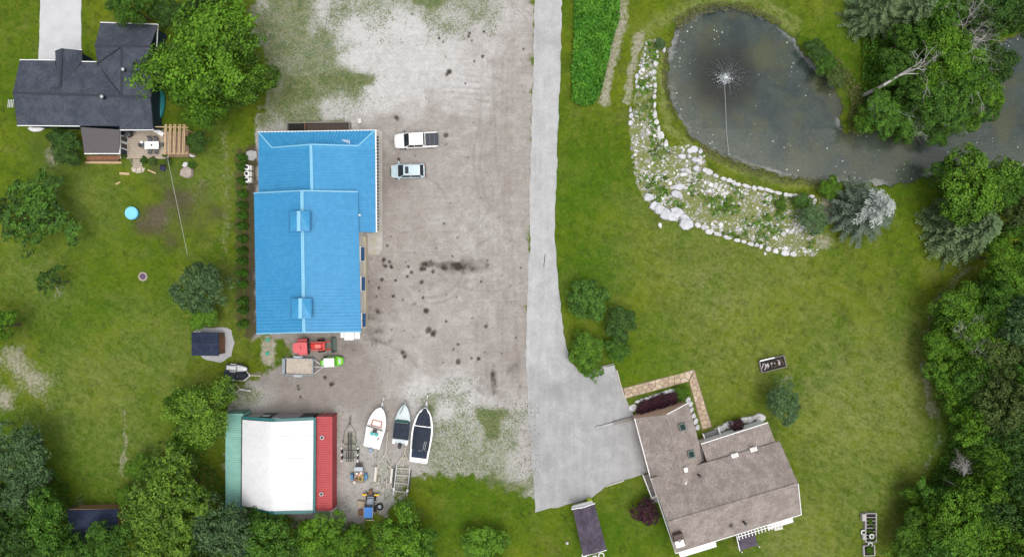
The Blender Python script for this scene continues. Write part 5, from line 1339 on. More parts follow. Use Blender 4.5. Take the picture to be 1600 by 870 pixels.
# entry porch
pz = .45
ep = MB().prism(PL([(1099.5, 676), (1121.5, 668), (1127, 686), (1104, 692)]), 0, pz).build('entry_porch', mat('grey_porch_boards', (.24, .235, .235), .8, .2, 2), gh, gh)
for a_, b_ in (((1098, 677), (1103, 692)), ((1121.5, 667.5), (1127, 685)), ((1104, 691), (1126, 684.5))): MB().bar(W3(*a_, .75), W3(*b_, .75), .16, .6).build('railing', M_WHITE, ep, gh)
MB().bar(W3(1126, 684, 1.0), W3(1149, 676.5, 1.0), .3, 1.0).build('window_sill', M_WHITE, gh, gh); MB().bar(W3(1163, 672, 1.0), W3(1192, 661.5, 1.0), .3, 1.0).build('window_sill', M_WHITE, gh, gh)
# garage door hood and gable trim
MB().box(*W(1034, 650, 2.6), 2.3, 1.0, .35, .4, ROT * .3).build('gable_vent', M_WHITE, gh, gh)

# edging stones of the two beds
sts = [(988.5, 637, .95, .7), (996, 627, .55, .3), (1003, 624, .55, .28), (1010, 622, .6, .3), (1017, 619.5, .6, .3), (1025, 617, .6, .3), (1033, 614.5, .6, .32), (1040, 612.5, .6, .35), (1047, 610.5, .55, .4), (1052.5, 611, .35, .6)]
for i, (px, py, a_, b_) in enumerate(sts): tag(rock(px, py, a_ * .62, b_ * .62, .3, ROT, i, M_ROCK, 'edging_stone'), 'white edging stone, %s from the left before the burgundy bushes' % ORD[i], 'rock', 'edging stones of the burgundy bed')
for i, (px, py) in enumerate(((1074.5, 624), (1078, 631), (1080, 640), (1083, 649), (1086, 658), (1089, 667))): tag(rock(px, py, .42, .28, .3, 1.1, i, M_ROCKG, 'edging_stone'), 'grey edging stone, %s from the top beside the garage wall' % ORD[i], 'rock', 'edging stones beside the garage wall')
for i, (px, py, a_, b_) in enumerate(((1125, 669, .7, .5), (1135, 664.5, .8, .5), (1142, 662, .5, .5), (1163, 655.5, .7, .45), (1170, 655, .6, .5), (1178, 652, .65, .4), (1187, 652, .65, .75))): tag(rock(px, py, a_, b_ * .8, .35, ROT, i, M_ROCK, 'bed_stone'), 'pale stone, %s from the left in the bed before the low wing' % ORD[i], 'rock', 'stones of the bed before the low wing')

# flagstone path
pm = MB(); pm.prism(PL([(973, 606), (1085, 576.5), (1113, 667), (1097, 672), (1076, 596), (976, 623)]), -.08, .03)
pth = pm.build('flagstone_path', mat('sandy_path_joints', (.20, .155, .10), .95, .3, 5, bump=.4)); tag(pth, kind='structure')
def clip(poly, nx, ny, c_):
    out = []
    for i in range(len(poly)):
        a_, b_ = poly[i], poly[(i + 1) % len(poly)]; da, db = a_[0]*nx + a_[1]*ny - c_, b_[0]*nx + b_[1]*ny - c_
        if da <= 0: out.append(a_)
        if da * db < 0: t_ = da / (da - db); out.append((a_[0] + (b_[0]-a_[0])*t_, a_[1] + (b_[1]-a_[1])*t_))
    return out
PS = [mat('flagstone_sand', (.50, .39, .265), .9, .3, 2.5, bump=.3), mat('flagstone_cream', (.56, .46, .33), .9, .3, 2.5, bump=.3), mat('flagstone_rose', (.43, .32, .235), .9, .3, 2.5, bump=.3)]
r_ = random.Random(4)
for quad in ([(974.5, 606.5), (1084, 577.5), (1075.5, 595.5), (977, 622)], [(1085, 578.5), (1111.5, 666), (1097.5, 670.5), (1077, 596)]):
    Q = PL(quad); 
    if sum(Q[i][0]*Q[(i+1)%4][1]-Q[(i+1)%4][0]*Q[i][1] for i in range(4)) < 0: Q = Q[::-1]
    e0, e1 = Vector(Q[0]), Vector(Q[1]); seeds = []
    xs = [p[0] for p in Q]; ys = [p[1] for p in Q]
    tries = 0
    while len(seeds) < 46 and tries < 4000:
        tries += 1; p_ = (r_.uniform(min(xs), max(xs)), r_.uniform(min(ys), max(ys)))
        if bool(inside(Q, np.array([p_[0]]), np.array([p_[1]]))[0]) and all(math.hypot(p_[0]-s_[0], p_[1]-s_[1]) > .58 for s_ in seeds): seeds.append(p_)
    for s_ in seeds:
        c_ = Q
        for o_ in seeds:
            if o_ is s_: continue
            nx_, ny_ = o_[0]-s_[0], o_[1]-s_[1]; c_ = clip(c_, nx_, ny_, (o_[0]**2 + o_[1]**2 - s_[0]**2 - s_[1]**2) / 2)
            if len(c_) < 3: break
        if len(c_) < 3: continue
        cx_, cy_ = sum(p[0] for p in c_)/len(c_), sum(p[1] for p in c_)/len(c_)
        c_ = [(cx_ + (p[0]-cx_)*.90, cy_ + (p[1]-cy_)*.90) for p in c_]
        MB().prism(c_, .0, .055 + r_.uniform(0, .02)).build('stone', r_.choice(PS), pth)

# kerb boards of the parking pad and the beam by the garage
for a_, b_, lb in (((963.5, 578), (975, 622), 'thin pale board edging the parking pad beside the flagstone path'), ((947, 759), (975, 750), 'pale concrete kerb piece at the lower edge of the parking pad')):
    tag(MB().bar(W3(*a_, .1), W3(*b_, .1), .2, .16).build('kerb_board', M_CONC, bevel=.02), lb, 'board')
tag(MB().bar(W3(939, 573, .1), W3(959, 568, .1), .16, .16).build('kerb_board', M_GREYW), 'short grey board along the top edge of the parking pad', 'board')
t = thing('timber_beam', 'long grey beam lying on the parking pad beside the garage corner', 'beam', W3(960, 659))
MB().bar(W3(931, 668, .2), W3(962, 660, .22), .26, .22).build('rail', M_CONCG, t, t, bevel=.03); MB().bar(W3(958, 661, .26), W3(989, 653, .28), .42, .28).build('plank', M_GREYW, t, t, bevel=.03)

# long shed on the lawn at the bottom
t = thing('long_shed', 'long purple-grey roofed shed with white front on the lawn at the bottom edge', 'shed', W3(920, 823))
q = up([(895, 795, 2.1), (929, 787, 2.1), (948, 858, 2.1), (911, 868, 2.1)]); ra, rb = W3(911, 794.5, 2.75), W3(930, 864, 2.75)
MB().slab([q[0], ra, rb, q[3]], .08).build('roof', M_PURR, t, t); MB().slab([ra, q[1], q[2], rb], .08).build('roof', M_PURR, t, t)
w4 = shrink(q, (.88, .955)); MB().prism(w4, -.05, 2.0).build('wall', M_WHITE, t, t)
MB().poly([(*w4[0][:2], 2.0), (*w4[1][:2], 2.0), W3(911.5, 797, 2.65)]).build('gable', M_WHITE, t, t)
MB().bar(W3(893.5, 794.5, 2.08), W3(911, 791.5, 2.66), .1, .35).build('fascia', M_WHITE, t, t); MB().bar(W3(911, 791.5, 2.66), W3(929, 785.5, 2.08), .1, .35).build('fascia', M_WHITE, t, t)
MB().slab(up([(893, 795, 1.9), (927, 786, 1.9), (925, 782, 1.7), (893.5, 790.5, 1.7)]), .06).build('front_awning', M_WHITE, t, t)
MB().bar(W3(911, 868.5, 2.1), W3(948, 858.5, 2.1), .1, .14).build('eave_trim', M_WHITE, t, t)
for a_, b_, c_ in ((911.5, 862.5, .26), (917, 869.5, .3), (928, 866.5, .3), (938, 862.5, .34)):
    q = W3(a_, b_, 1.0); tt = thing('white_hoop', 'white ring hanging at the lower end of the long shed, %s from the left' % {911.5: 'first', 917: 'second', 928: 'third', 938: 'fourth'}[a_], 'ring', (q[0], q[1], 0), 0, 'white rings by the long shed')
    m = MB(); m.tube([(c_ * cos(g), c_ * sin(g), 2.0) for g in np.linspace(0, 2 * pi, 17)], .07, 6); m.build('ring', M_WHITE, tt); MB().tube([(c_, 0, 2.0), (c_, .0, .0)], .04).build('stand', M_WHITE, tt)
t = thing('bin_bag', 'bright yellow-green round bag at the front corner of the long shed', 'bag', W3(920.5, 780))
MB().ball((0, 0, .32), .36, .34, .36, 12, 8, .18).build('body', mat('yellow_green_plastic', (.42, .60, .01), .45, .2, 4, bump=.3), t, smooth=True); MB().lathe([(.06, .64), (.04, .74), (.1, .8)], 8, (.12, -.05, 0)).build('knot', M_BRNW, t)
tag(rock(886, 847, .2, .2, .3, 0, 1, M_ROCK), 'small white stone alone on the lawn left of the long shed', 'rock')

# planters
def planter(px, py, sx, sy, rz, label, nplants, key, hgt=.4, name='raised_planter', dividers=0, wood=None):
    t = thing(name, label, 'planter', W3(px, py), rz); wood = wood or M_GREYW
    for u, v, a_, b_ in ((0, sy/2, sx, .09), (0, -sy/2, sx, .09), (sx/2, 0, .09, sy), (-sx/2, 0, .09, sy)): MB().box(u, v, 0, a_ + .05, b_, hgt + random.uniform(-.01, .01)).build('side_board', wood, t)
    MB().box(0, 0, .0, sx - .08, sy - .08, hgt * .7).build('soil', mat('black_soil', (.022, .02, .018)), t)
    for k in range(dividers): MB().bar((-sx/2, -sy/2 + sy * (k + 1) / (dividers + 1), hgt + .02), (sx/2, -sy/2 + sy * (k + 1) / (dividers + 1), hgt + .02), .07, .06).build('crossbar', wood, t)
    return t
PW = mat('pale_weathered_boards', (.46, .43, .42), .85, .25, 3, bump=.25)
def plants_in(t, n, sx, sy, key, z0, sc_=.1):
    for k in range(n):
        o = link(bpy.data.objects.new('plant', PROTO[key][0])); o.parent = t; s_ = sc_ * random.uniform(.7, 1.2)
        o.location = (random.uniform(-.38, .38) * sx, random.uniform(-.42, .42) * sy, z0 - 6.0 * s_ + .1); o.scale = (s_,) * 3; o.rotation_euler = (0, 0, random.uniform(0, 6))
t = planter(1206, 568, 3.3, 1.5, R(14), 'weathered wooden planter holding sticks on the lawn right of the flagstone path', 0, None, .45, dividers=0)
for k in range(26):
    a_ = random.uniform(-1.3, 1.1); MB().bar((a_, random.uniform(-.5, .5), .4 + random.uniform(0, .08)), (a_ + random.uniform(-.5, .5), random.uniform(-.5, .5), .42 + random.uniform(0, .1)), .1, .08).build('stick', random.choice([M_GREYW, PW, PW, M_GREYW, M_BRNW]), t)
MB().bar((-1.6, .82, .5), (.35, .80, .5), .16, .08).build('top_rail', M_WHITE, t)
t = planter(1358, 822, 1.35, 3.7, 0, 'long pale raised vegetable bed with crossbars on the lawn near the right wood', 0, None, .5, dividers=7, wood=PW); plants_in(t, 12, 1.2, 3.5, ('bright', 4), .4, .06); plants_in(t, 6, 1.2, 3.5, ('olive', 1), .4, .06)
MB().box(-.92, 1.35, 0, .5, .9, .55).build('bench_end', PW, t); MB().box(-.85, -1.15, 0, .4, .8, .5).build('bench_end', PW, t)
t = planter(1356, 858, 1.4, 1.3, .04, 'small square pale raised bed below the long vegetable bed', 0, None, .4, wood=PW); plants_in(t, 7, 1.2, 1.1, ('bright', 0), .3, .08)
for px, py, lb in ((1346.8, 829.5, 'white-rimmed round pot left of the long vegetable bed'), (1357.8, 848.5, 'white-rimmed round pot between the long bed and the square bed'), (1356.5, 833.5, 'small white-rimmed pot standing in the long vegetable bed')):
    t = thing('plant_pot', lb, 'pot', (*W(px, py), .5 if 'in the' in lb else 0)); MB().lathe([(.2, 0), (.3, .35), (.33, .4), (.26, .4), (.24, .3)], 14).build('pot', M_WHITE, t); o = link(bpy.data.objects.new('plant', PROTO[('mid', 4)][0])); o.parent = t; o.scale = (.045,) * 3; o.location = (0, 0, .1)

# ------------------------------------------------------------------ rock bed stones
R1 = [(1013, 309, 7.5, 6, .6), (1021, 322, 6, 7, .5), (1031, 328, 9, 7, .6), (1038, 334, 7, 9, .7), (1050, 338, 11, 8, .6), (1057, 330, 10, 6, .6), (1071, 350, 10, 8, .7), (1068, 340, 10, 5, .5), (1026, 320, 5, 4, .35)]
for i, (px, py, a_, b_, zz) in enumerate(R1): tag(rock(px, py, a_ * S, b_ * S, zz, random.uniform(-.6, .1), i, M_ROCKG, 'boulder'), 'large grey slab, %s from the left at the rock bed corner' % ORD[i], 'rock', 'large slabs of the rock bed')
low = [(1090, 352, 5, 4), (1099, 355, 4.2, 4), (1106.5, 362, 6, 4), (1120.5, 366, 6, 3), (1136, 371, 7, 3), (1151, 375.5, 5.5, 3), (1161, 377.5, 4.5, 2.6), (1172, 381.5, 5, 3), (1181.5, 383, 3.8, 3), (1188.5, 385, 3.4, 4.4), (1200, 389, 4.6, 4.2), (1211.5, 392, 5.2, 4.5), (1226, 395, 6.4, 4.6), (1239, 397, 5.4, 4.2)]
for i, (px, py, a_, b_) in enumerate(low): tag(rock(px, py, a_ * S, b_ * S, .35, -.2, i, M_ROCK), 'white rock, %s from the left in the lower row of the rock bed' % ORD[i], 'rock', 'white rocks along the lower edge of the rock bed')
upr = [(1101, 266, 5, 3.5), (1107, 269, 7, 4.4), (1118, 275, 5, 3.2), (1130, 279.5, 4.4, 3), (1139, 282, 5, 3.8), (1146, 286, 4, 3.6), (1153, 288.5, 4.4, 3.2), (1166, 291, 7, 2.6), (1178, 294, 4.6, 3.6), (1188, 294.5, 5.4, 2.8), (1201, 298, 9, 3.2), (1215, 302, 6, 3.2), (1227, 305, 4.6, 3.4), (1234, 305.5, 4, 2.8), (1244, 306.5, 7, 2.6), (1257, 307, 7, 2.4), (1268, 307, 5, 2.6), (1272, 315, 3, 5)]
for i, (px, py, a_, b_) in enumerate(upr): tag(rock(px, py, a_ * S, b_ * S, .38, -.3, i, M_ROCK), 'pale flat rock, %s from the left along the pond side of the rock bed' % ORD[i], 'rock', 'rocks along the pond side of the bed')
mid = [(1078, 236, 5, 4.5), (1084, 234, 7, 5), (1094, 237, 3.4, 3.6), (1085, 250, 4.4, 4), (1092, 253, 4, 6), (1076, 245, 3.5, 3), (1065, 245, 6, 4), (1075, 268, 6, 3.5), (1067, 273, 7, 3.5), (1087, 263, 5, 4), (1060, 292, 9, 4.5), (1057, 304, 9, 5.5), (1070, 294, 4, 3), (1066, 266, 4, 3), (1093, 246, 3, 3)]
for i, (px, py, a_, b_) in enumerate(mid): tag(rock(px, py, a_ * S, b_ * S, .4, random.uniform(-.6, .6), i, random.choice((M_ROCK, M_ROCKG))), 'grey rock, %s from the top inside the rock bed' % ORD[sorted(range(len(mid)), key=lambda k: mid[k][1]).index(i)], 'rock', 'rocks inside the rock bed')
lefts = [(1025, 65, 3, 2.2), (1026, 82, 2.4, 4), (1027, 88, 2.2, 4), (1024, 100, 4.4, 5), (1022, 113, 4, 4.6), (1021, 124, 4.4, 3.6), (1023, 134, 3, 4.4), (1023, 143, 2.6, 3.6), (1022, 152, 3.2, 4), (1022.5, 165, 2.6, 5), (1023, 180, 3, 6.5), (1025, 191, 4, 4.2), (1029, 202, 2.6, 5), (1032, 212, 5, 6.5), (1040, 226, 3.4, 7), (1037.5, 79, 2.2, 3.6)]
for i, (px, py, a_, b_) in enumerate(lefts): tag(rock(px, py, a_ * S, b_ * S, .34, 0, i, M_ROCK), 'white rock, %s from the top right side of the narrow rock bed' % ORD[i], 'rock', 'rocks down the right side of the narrow rock bed')
lef2 = [(1010, 68, 1.8, 3), (1008, 77, 1.6, 3.4), (1007, 86, 1.6, 3), (1005, 95, 1.6, 3.4), (1002, 104, 1.6, 3), (999, 113, 2, 3), (995, 120, 3, 4.4), (994, 128, 2.2, 3.4), (996, 137, 3.4, 2.6), (1003, 138, 3.4, 2.6), (1010, 136, 3, 2.6), (985, 172, 2.6, 4.4), (986, 182, 3.4, 4.4), (985, 192, 3.6, 4)]
for i, (px, py, a_, b_) in enumerate(lef2): tag(rock(px, py, a_ * S, b_ * S, .26, 0, i, M_ROCKG), 'small pale rock, %s from the top left side of the narrow rock bed' % ORD[i], 'rock', 'rocks down the left side of the narrow rock bed')
for px, py, a_, b_, lb in ((1031, 352, 2.6, 4, 'white rock alone on the grass below the large slabs'), (1195, 396, 1.8, 2.4, 'tiny white rock on the grass below the lower rock row')): tag(rock(px, py, a_ * S, b_ * S, .2, .3, 3, M_ROCK), lb, 'rock')
# pebbles: nobody could count them
def pebbles():
    g = np.random.default_rng(9); P = BED; xs = [p[0] for p in P]; ys = [p[1] for p in P]; n = 13000
    cx = g.uniform(min(xs), max(xs), n); cy = g.uniform(min(ys), max(ys), n)
    k = inside(P, cx, cy) & (vnoise(cx, cy, .55, 21) + .35 * vnoise(cx, cy, 2, 3) > g.uniform(.35, 1.1, n)); cx, cy = cx[k], cy[k]; m = len(cx)
    r_ = .06 + .24 * g.uniform(0, 1, m) ** 2.4
    iz = np.array([z[idx[min(nxg-1, i), min(nyg-1, j)]] for i, j in zip(np.searchsorted(gx, cx), np.searchsorted(gy, cy))])
    oct_ = np.array([(1, 0, 0), (0, 1, 0), (-1, 0, 0), (0, -1, 0), (0, 0, 1.0)]); ff = np.array([(0, 1, 4), (1, 2, 4), (2, 3, 4), (3, 0, 4)])
    a_ = g.uniform(0, 6.28, m); sc3 = np.stack([r_ * g.uniform(.7, 1.4, m), r_ * g.uniform(.7, 1.3, m), r_ * g.uniform(.6, 1.1, m)], 1)
    v = oct_[None] * sc3[:, None]; ca, sa = np.cos(a_)[:, None], np.sin(a_)[:, None]
    v = np.stack([v[..., 0] * ca - v[..., 1] * sa + cx[:, None], v[..., 0] * sa + v[..., 1] * ca + cy[:, None], v[..., 2] + iz[:, None] - .01], 2).reshape(-1, 3)
    f = (ff[None] + (np.arange(m) * 5)[:, None, None]).reshape(-1, 3)
    n_ = NT('mixed_pebbles'); t_ = n_.attr('tint'); c_ = n_.mix(t_, (.22, .21, .20), (.70, .70, .71)); mt_ = n_.done(n_.bsdf(c_, .9))
    me = mesh_np('pebbles', v, f, [mt_], False, {'tint': np.repeat(g.uniform(0, 1, m), 5)}); tag(link(bpy.data.objects.new('pebbles', me)), kind='stuff')
pebbles()
# scum, pale specks and leaves floating on the pond
def floaters():
    g = np.random.default_rng(19); n = 2600
    cx = g.uniform(W(1045, 0)[0], W(1600, 0)[0], n); cy = g.uniform(W(0, 285)[1], W(0, 10)[1], n)
    dd = sdf(POND, cx, cy); k = (dd > .3) & (np.hypot(cx - FOUNT[0], cy - FOUNT[1]) > 4.5) & (vnoise(cx, cy, .35, 6) + .25 * (dd < 1.2) > g.uniform(.35, 1.15, n)); cx, cy = cx[k], cy[k]; m = len(cx)
    C = np.stack([cx, cy, np.full(m, -.405)], 1); N = unit(g.normal(size=(m, 3)) * .03 + np.array([0, 0, 1])); L = .06 + .22 * g.uniform(0, 1, m) ** 4
    v, f, t_ = leaves(g, C, N, L, L * .7, g.uniform(0, 1, m), .02)
    n_ = NT('floating_specks'); c_ = n_.mix(n_.attr('tint'), (.20, .22, .17), (.62, .62, .58)); mt_ = n_.done(n_.bsdf(c_, .8))
    tag(link(bpy.data.objects.new('floating_leaves', mesh_np('floating_leaves', v, f, [mt_], False, {'tint': t_}))), kind='stuff')
floaters()
# fountain
t = thing('pond_fountain', 'floating fountain spraying a ring of white jets in the middle of the pond', 'fountain', (FOUNT[0], FOUNT[1], -.42))
MB().lathe([(.42, -.1), (.5, .0), (.46, .1), (.2, .16), (.1, .2)], 16).build('float', M_BLACK, t); MB().lathe([(.08, .16), (.07, .4), (.05, .42)], 10).build('nozzle', M_STEEL, t)
nw_ = NT('spray_water'); MW = nw_.done(nw_.bsdf((.30, .34, .36), .35, spec=.5))
def sprays():
    g = np.random.default_rng(3); Vs, Fs = [], []
    jet = MB()
    for k in range(30):
        a_ = 2 * pi * k / 30 + g.uniform(-.08, .08); Rj = g.uniform(2.9, 4.3); hh = 2.2
        npt = 60
        for q in range(npt):
            f_ = (q + g.uniform(0, 1)) / npt; rr = Rj * f_; zz = .4 + 4 * hh * f_ * (1 - f_) * .55 - .3 * f_
            s_ = (.026 + .016 * g.uniform()) * (1.25 - .7 * f_)
            if g.uniform() < f_ * .8 + .1: continue
            w_ = .02 + .16 * f_; cx, cy = rr * cos(a_) + g.normal() * w_ * .5, rr * sin(a_) + g.normal() * w_ * .5
            b = len(jet.v); l_ = s_ * 2.2
            jet.v += [(cx + l_ * cos(a_), cy + l_ * sin(a_), zz), (cx - s_ * sin(a_) * .6, cy + s_ * cos(a_) * .6, zz), (cx - l_ * cos(a_), cy - l_ * sin(a_), zz), (cx + s_ * sin(a_) * .6, cy - s_ * cos(a_) * .6, zz), (cx, cy, zz + s_), (cx, cy, zz - s_)]
            jet.f += [(b, b+1, b+4), (b+1, b+2, b+4), (b+2, b+3, b+4), (b+3, b, b+4), (b+1, b, b+5), (b+2, b+1, b+5), (b+3, b+2, b+5), (b, b+3, b+5)]
    o = jet.build('water_jets', MW, t); o['kind'] = 'stuff'
    foam = MB()
    for k in range(420):
        a_, rr = g.uniform(0, 2 * pi), abs(g.normal()) * .36; foam.ball((rr * cos(a_), rr * sin(a_), .1 + g.uniform(0, 1.0) * max(0, .9 - rr)), *(g.uniform(.03, .10),) * 3, 5, 3)
    nf_ = NT('white_foam'); o = foam.build('foam', nf_.done(nf_.bsdf((.82, .84, .85), .5)), t); o['kind'] = 'stuff'
sprays()
t = thing('mooring_line', 'thin pale line from the fountain to the lower pond bank', 'rope', (FOUNT[0], FOUNT[1] - .6, -.4))
m = MB(); m.tube([W3(1133.4, 130, .0)[:2] + (-.39,), W3(1135.5, 170)[:2] + (-.385,), W3(1136.5, 205)[:2] + (-.385,), W3(1138.5, 244)[:2] + (.2,)], .022, 5); m.build('rope', mat('pale_rope', (.55, .55, .50), .8, .1, 3), t, t)
MB().tube([W3(1138.5, 244, -.5), W3(1138.5, 244, .45)], .05).build('stake', M_GREYW, t, t)
# ------------------------------------------------------------------ vehicles, boats, trailers
P_WHITE = mat('white_car_paint', (.78, .78, .77), .28, .03, 1, bump=0, coat=.6)
P_ICE = mat('pale_blue_car_paint', (.46, .58, .63), .25, .04, 1, bump=0, coat=.6)
P_RED = mat('red_tractor_paint', (.56, .020, .010), .4, .15, 4, coat=.3)
P_PINK = mat('faded_red_canopy', (.62, .10, .11), .55, .15, 2)
P_GREEN = mat('lime_green_paint', (.13, .50, .015), .4, .12, 4, coat=.3)
CANVAS = mat('navy_boat_canvas', (.012, .018, .032), .85, .35, 1.5, bump=.3, c2=(.022, .030, .048))
M_LAMP = mat('clear_lamp_glass', (.6, .6, .6), .15, .1, 4, bump=0); M_TAIL = mat('red_lamp_glass', (.35, .01, .01), .2, .1, 4, bump=0)
M_PLAST = mat('dark_plastic', (.03, .031, .034), .6, .2, 5)

def rrect(xa, w, z0, z1, r=.16, n=3):
    """rounded ring across a body at station xa"""
    pts = []
    r = min(r, w * .9, (z1 - z0) * .45)
    for cx, cz, a0 in ((w - r, z0 + r, -pi/2), (w - r, z1 - r, 0), (-w + r, z1 - r, pi/2), (-w + r, z0 + r, pi)):
        for k in range(n + 1):
            a = a0 + pi / 2 * k / n; pts.append((xa, cx + r * cos(a), cz + r * sin(a)))
    return pts
def wheel(parent, x_, y_, r_, wd, rimm=None):
    ty = MB().disc_y((x_, y_, r_), r_, wd, 18).build('wheel', M_RUB, parent)
    MB().disc_y((x_, y_ + (wd * .46 if y_ > 0 else -wd * .46), r_), r_ * .62, wd * .16, 14).build('rim', rimm or M_STEEL, ty)
    return ty
def car(name, label, cat, loc, rz, paint, L, Wd, hood, cab, roofr, beltz, roofz, bed=None, wheelr=.36, wheels=(.0, .0), sunroof=False):
    """nose at +x. hood = x of windscreen foot; cab = (front top, rear top, rear foot) of the glasshouse"""
    t = thing(name, label, cat, loc, rz); hw = Wd / 2; f = L / 2
    hz = beltz
    st = [(-f, .80, .50, hz - .18), (-f + .08, .92, .36, hz - .05), (-f + .5, .985, .30, hz), (-f + 1.2, 1, .28, hz), (0, 1, .28, hz), (hood - .1, 1, .28, hz), (hood + .25, .985, .28, hz - .03), (f - .7, .96, .30, hz - .12), (f - .25, .88, .34, hz - .20), (f - .06, .74, .42, hz - .30), (f, .60, .50, hz - .40)]
    MB().loft([rrect(a, hw * b_, c_, d_, .14) for a, b_, c_, d_ in st]).build('body', paint, t, smooth=False, bevel=.015)
    xf, xr, xrf = cab; tw = hw * roofr; bw = hw * .93
    z0, z1 = hz - .03, roofz
    B = [(hood, bw * .93), (xf - .0, bw), (xrf, bw * .92)]
    # glass in four pieces, pillars, roof
    def q8(name_, m_, a_, b_, c_, d_, th=.03):
        a_, b_, c_, d_ = map(Vector, (a_, b_, c_, d_)); n_ = (b_ - a_).cross(d_ - a_).normalized() * th
        if n_.z < 0 and abs(n_.z) > .001: n_ = -n_
        MB().hull8([a_, b_, c_, d_, a_ + n_, b_ + n_, c_ + n_, d_ + n_]).build(name_, m_, t)
    q8('windshield', M_GLASS, (hood, -bw * .88, z0 + .05), (hood, bw * .88, z0 + .05), (xf, tw * .94, z1 - .03), (xf, -tw * .94, z1 - .03))
    q8('rear_window', M_GLASS, (xrf, bw * .85, z0 + .05), (xrf, -bw * .85, z0 + .05), (xr, -tw * .93, z1 - .03), (xr, tw * .93, z1 - .03))
    core = MB(); core.hull8([(hood - .06, -bw * .84, z0), (hood - .06, bw * .84, z0), (xrf + .06, bw * .84, z0), (xrf + .06, -bw * .84, z0)][::-1] + [(xf - .03, -tw * .9, z1 - .06), (xf - .03, tw * .9, z1 - .06), (xr + .03, tw * .9, z1 - .06), (xr + .03, -tw * .9, z1 - .06)][::-1]); core.build('cabin', M_PLAST, t)
    for s_ in (-1, 1):
        m = MB(); mid_ = (hood + xrf) / 2
        for xa, xb, xc, xd in (((hood - .35), mid_ + .06, mid_ + .04, xf - .12), (mid_ - .06, xrf + .3, xr + .12, mid_ - .06)):
            b_ = [(xa, s_ * bw, z0 + .06), (xb, s_ * bw, z0 + .06), (xc, s_ * tw, z1 - .08), (xd, s_ * tw, z1 - .08)]
            MB().hull8([(p[0], p[1] - s_ * .04, p[2]) for p in b_] + b_).build('side_window', M_GLASS, t)
        m.tube([(hood, s_ * bw * .92, z0), (xf, s_ * tw * .96, z1 - .02)], .045, 5); m.tube([(xrf, s_ * bw * .9, z0), (xr, s_ * tw * .96, z1 - .02)], .06, 5); m.tube([(mid_, s_ * bw * .99, z0), (mid_, s_ * tw, z1 - .03)], .045, 5)
        m.bar((hood - .1, s_ * bw, z0 + .03), (xrf, s_ * bw, z0 + .03), .06, .06)
        m.build('pillars' if False else 'pillar', paint, t)
        MB().box(hood - .05, s_ * (hw + .12), z0 + .03, .16, .22, .16).build('mirror', paint if paint is P_ICE else M_PLAST, t)
        MB().box(f - .16, s_ * hw * .62, hz - .36, .14, .34, .14, 0).build('headlight', M_LAMP, t); MB().box(-f + .02, s_ * hw * .72, hz - .32, .12, .24, .18).build('taillight', M_TAIL, t)
        for wx_ in wheels: wheel(t, wx_, s_ * (hw - .12), wheelr, .24)
    r8 = [rrect(a, tw * b_, z1 - .07, z1 + c_, .05) for a, b_, c_ in ((xr - .03, .93, .0), (xr + .2, .99, .03), ((xf + xr) / 2, 1, .055), (xf - .25, .985, .03), (xf + .04, .93, .0))]
    MB().loft(r8).build('roof', paint, t)
    if sunroof: MB().box(xf - .42, 0, z1 + .035, .46, .9, .03).build('sunroof', M_GLASS, t)
    m = MB(); m.bar((hood + .02, -bw * .85, z0 + .09), (hood + .02, bw * .85, z0 + .09), .12, .03); m.build('wiper_cowl', M_PLAST, t)
    m = MB()
    for s_ in (-1, 1): m.bar((hood + .15, s_ * hw * .7, hz + .0), (f - .35, s_ * hw * .6, hz - .14), .05, .03)
    m.build('hood_crease', paint, t)
    MB().box(f - .02, 0, .42, .1, Wd * .62, .22).build('grille', M_PLAST, t); MB().box(-f - .01, 0, .4, .1, Wd * .84, .16).build('bumper', M_STEEL if bed else M_PLAST, t)
    return t
t = car('pickup_truck', 'white crew-cab pickup truck with dark bed cover parked beside the blue-roofed workshop', 'pickup truck', W3(651.5, 221.5), pi + .04, P_WHITE, 5.75, 2.0, 1.45, (.75, -1.0, -1.12), .80, 1.08, 1.82, True, .40, (1.85, -1.75))
for i in range(3): MB().box(-1.52 - i * .58, 0, 1.08, .565, 1.62, .045).build('bed_cover_panel', mat('dark_bed_cover', (.045, .052, .066), .7, .12, 3), t, bevel=.012)
for s_ in (-1, 1): MB().bar((-1.2, s_ * .9, 1.11), (-2.75, s_ * .9, 1.11), .12, .05).build('bed_rail', P_WHITE, t)
MB().box(-2.83, 0, .6, .07, 1.6, .5).build('tailgate', P_WHITE, t)
t = car('station_wagon', 'pale blue-grey estate car with sunroof parked below the white pickup', 'car', W3(638.5, 268.8), pi + .02, P_ICE, 4.45, 1.86, 1.15, (.42, -1.65, -2.05), .76, .98, 1.56, None, .33, (1.38, -1.32), True)
for s_ in (-1, 1): MB().bar((.2, s_ * .64, 1.62), (-1.6, s_ * .62, 1.62), .05, .05).build('roof_rail', M_STEEL, t)

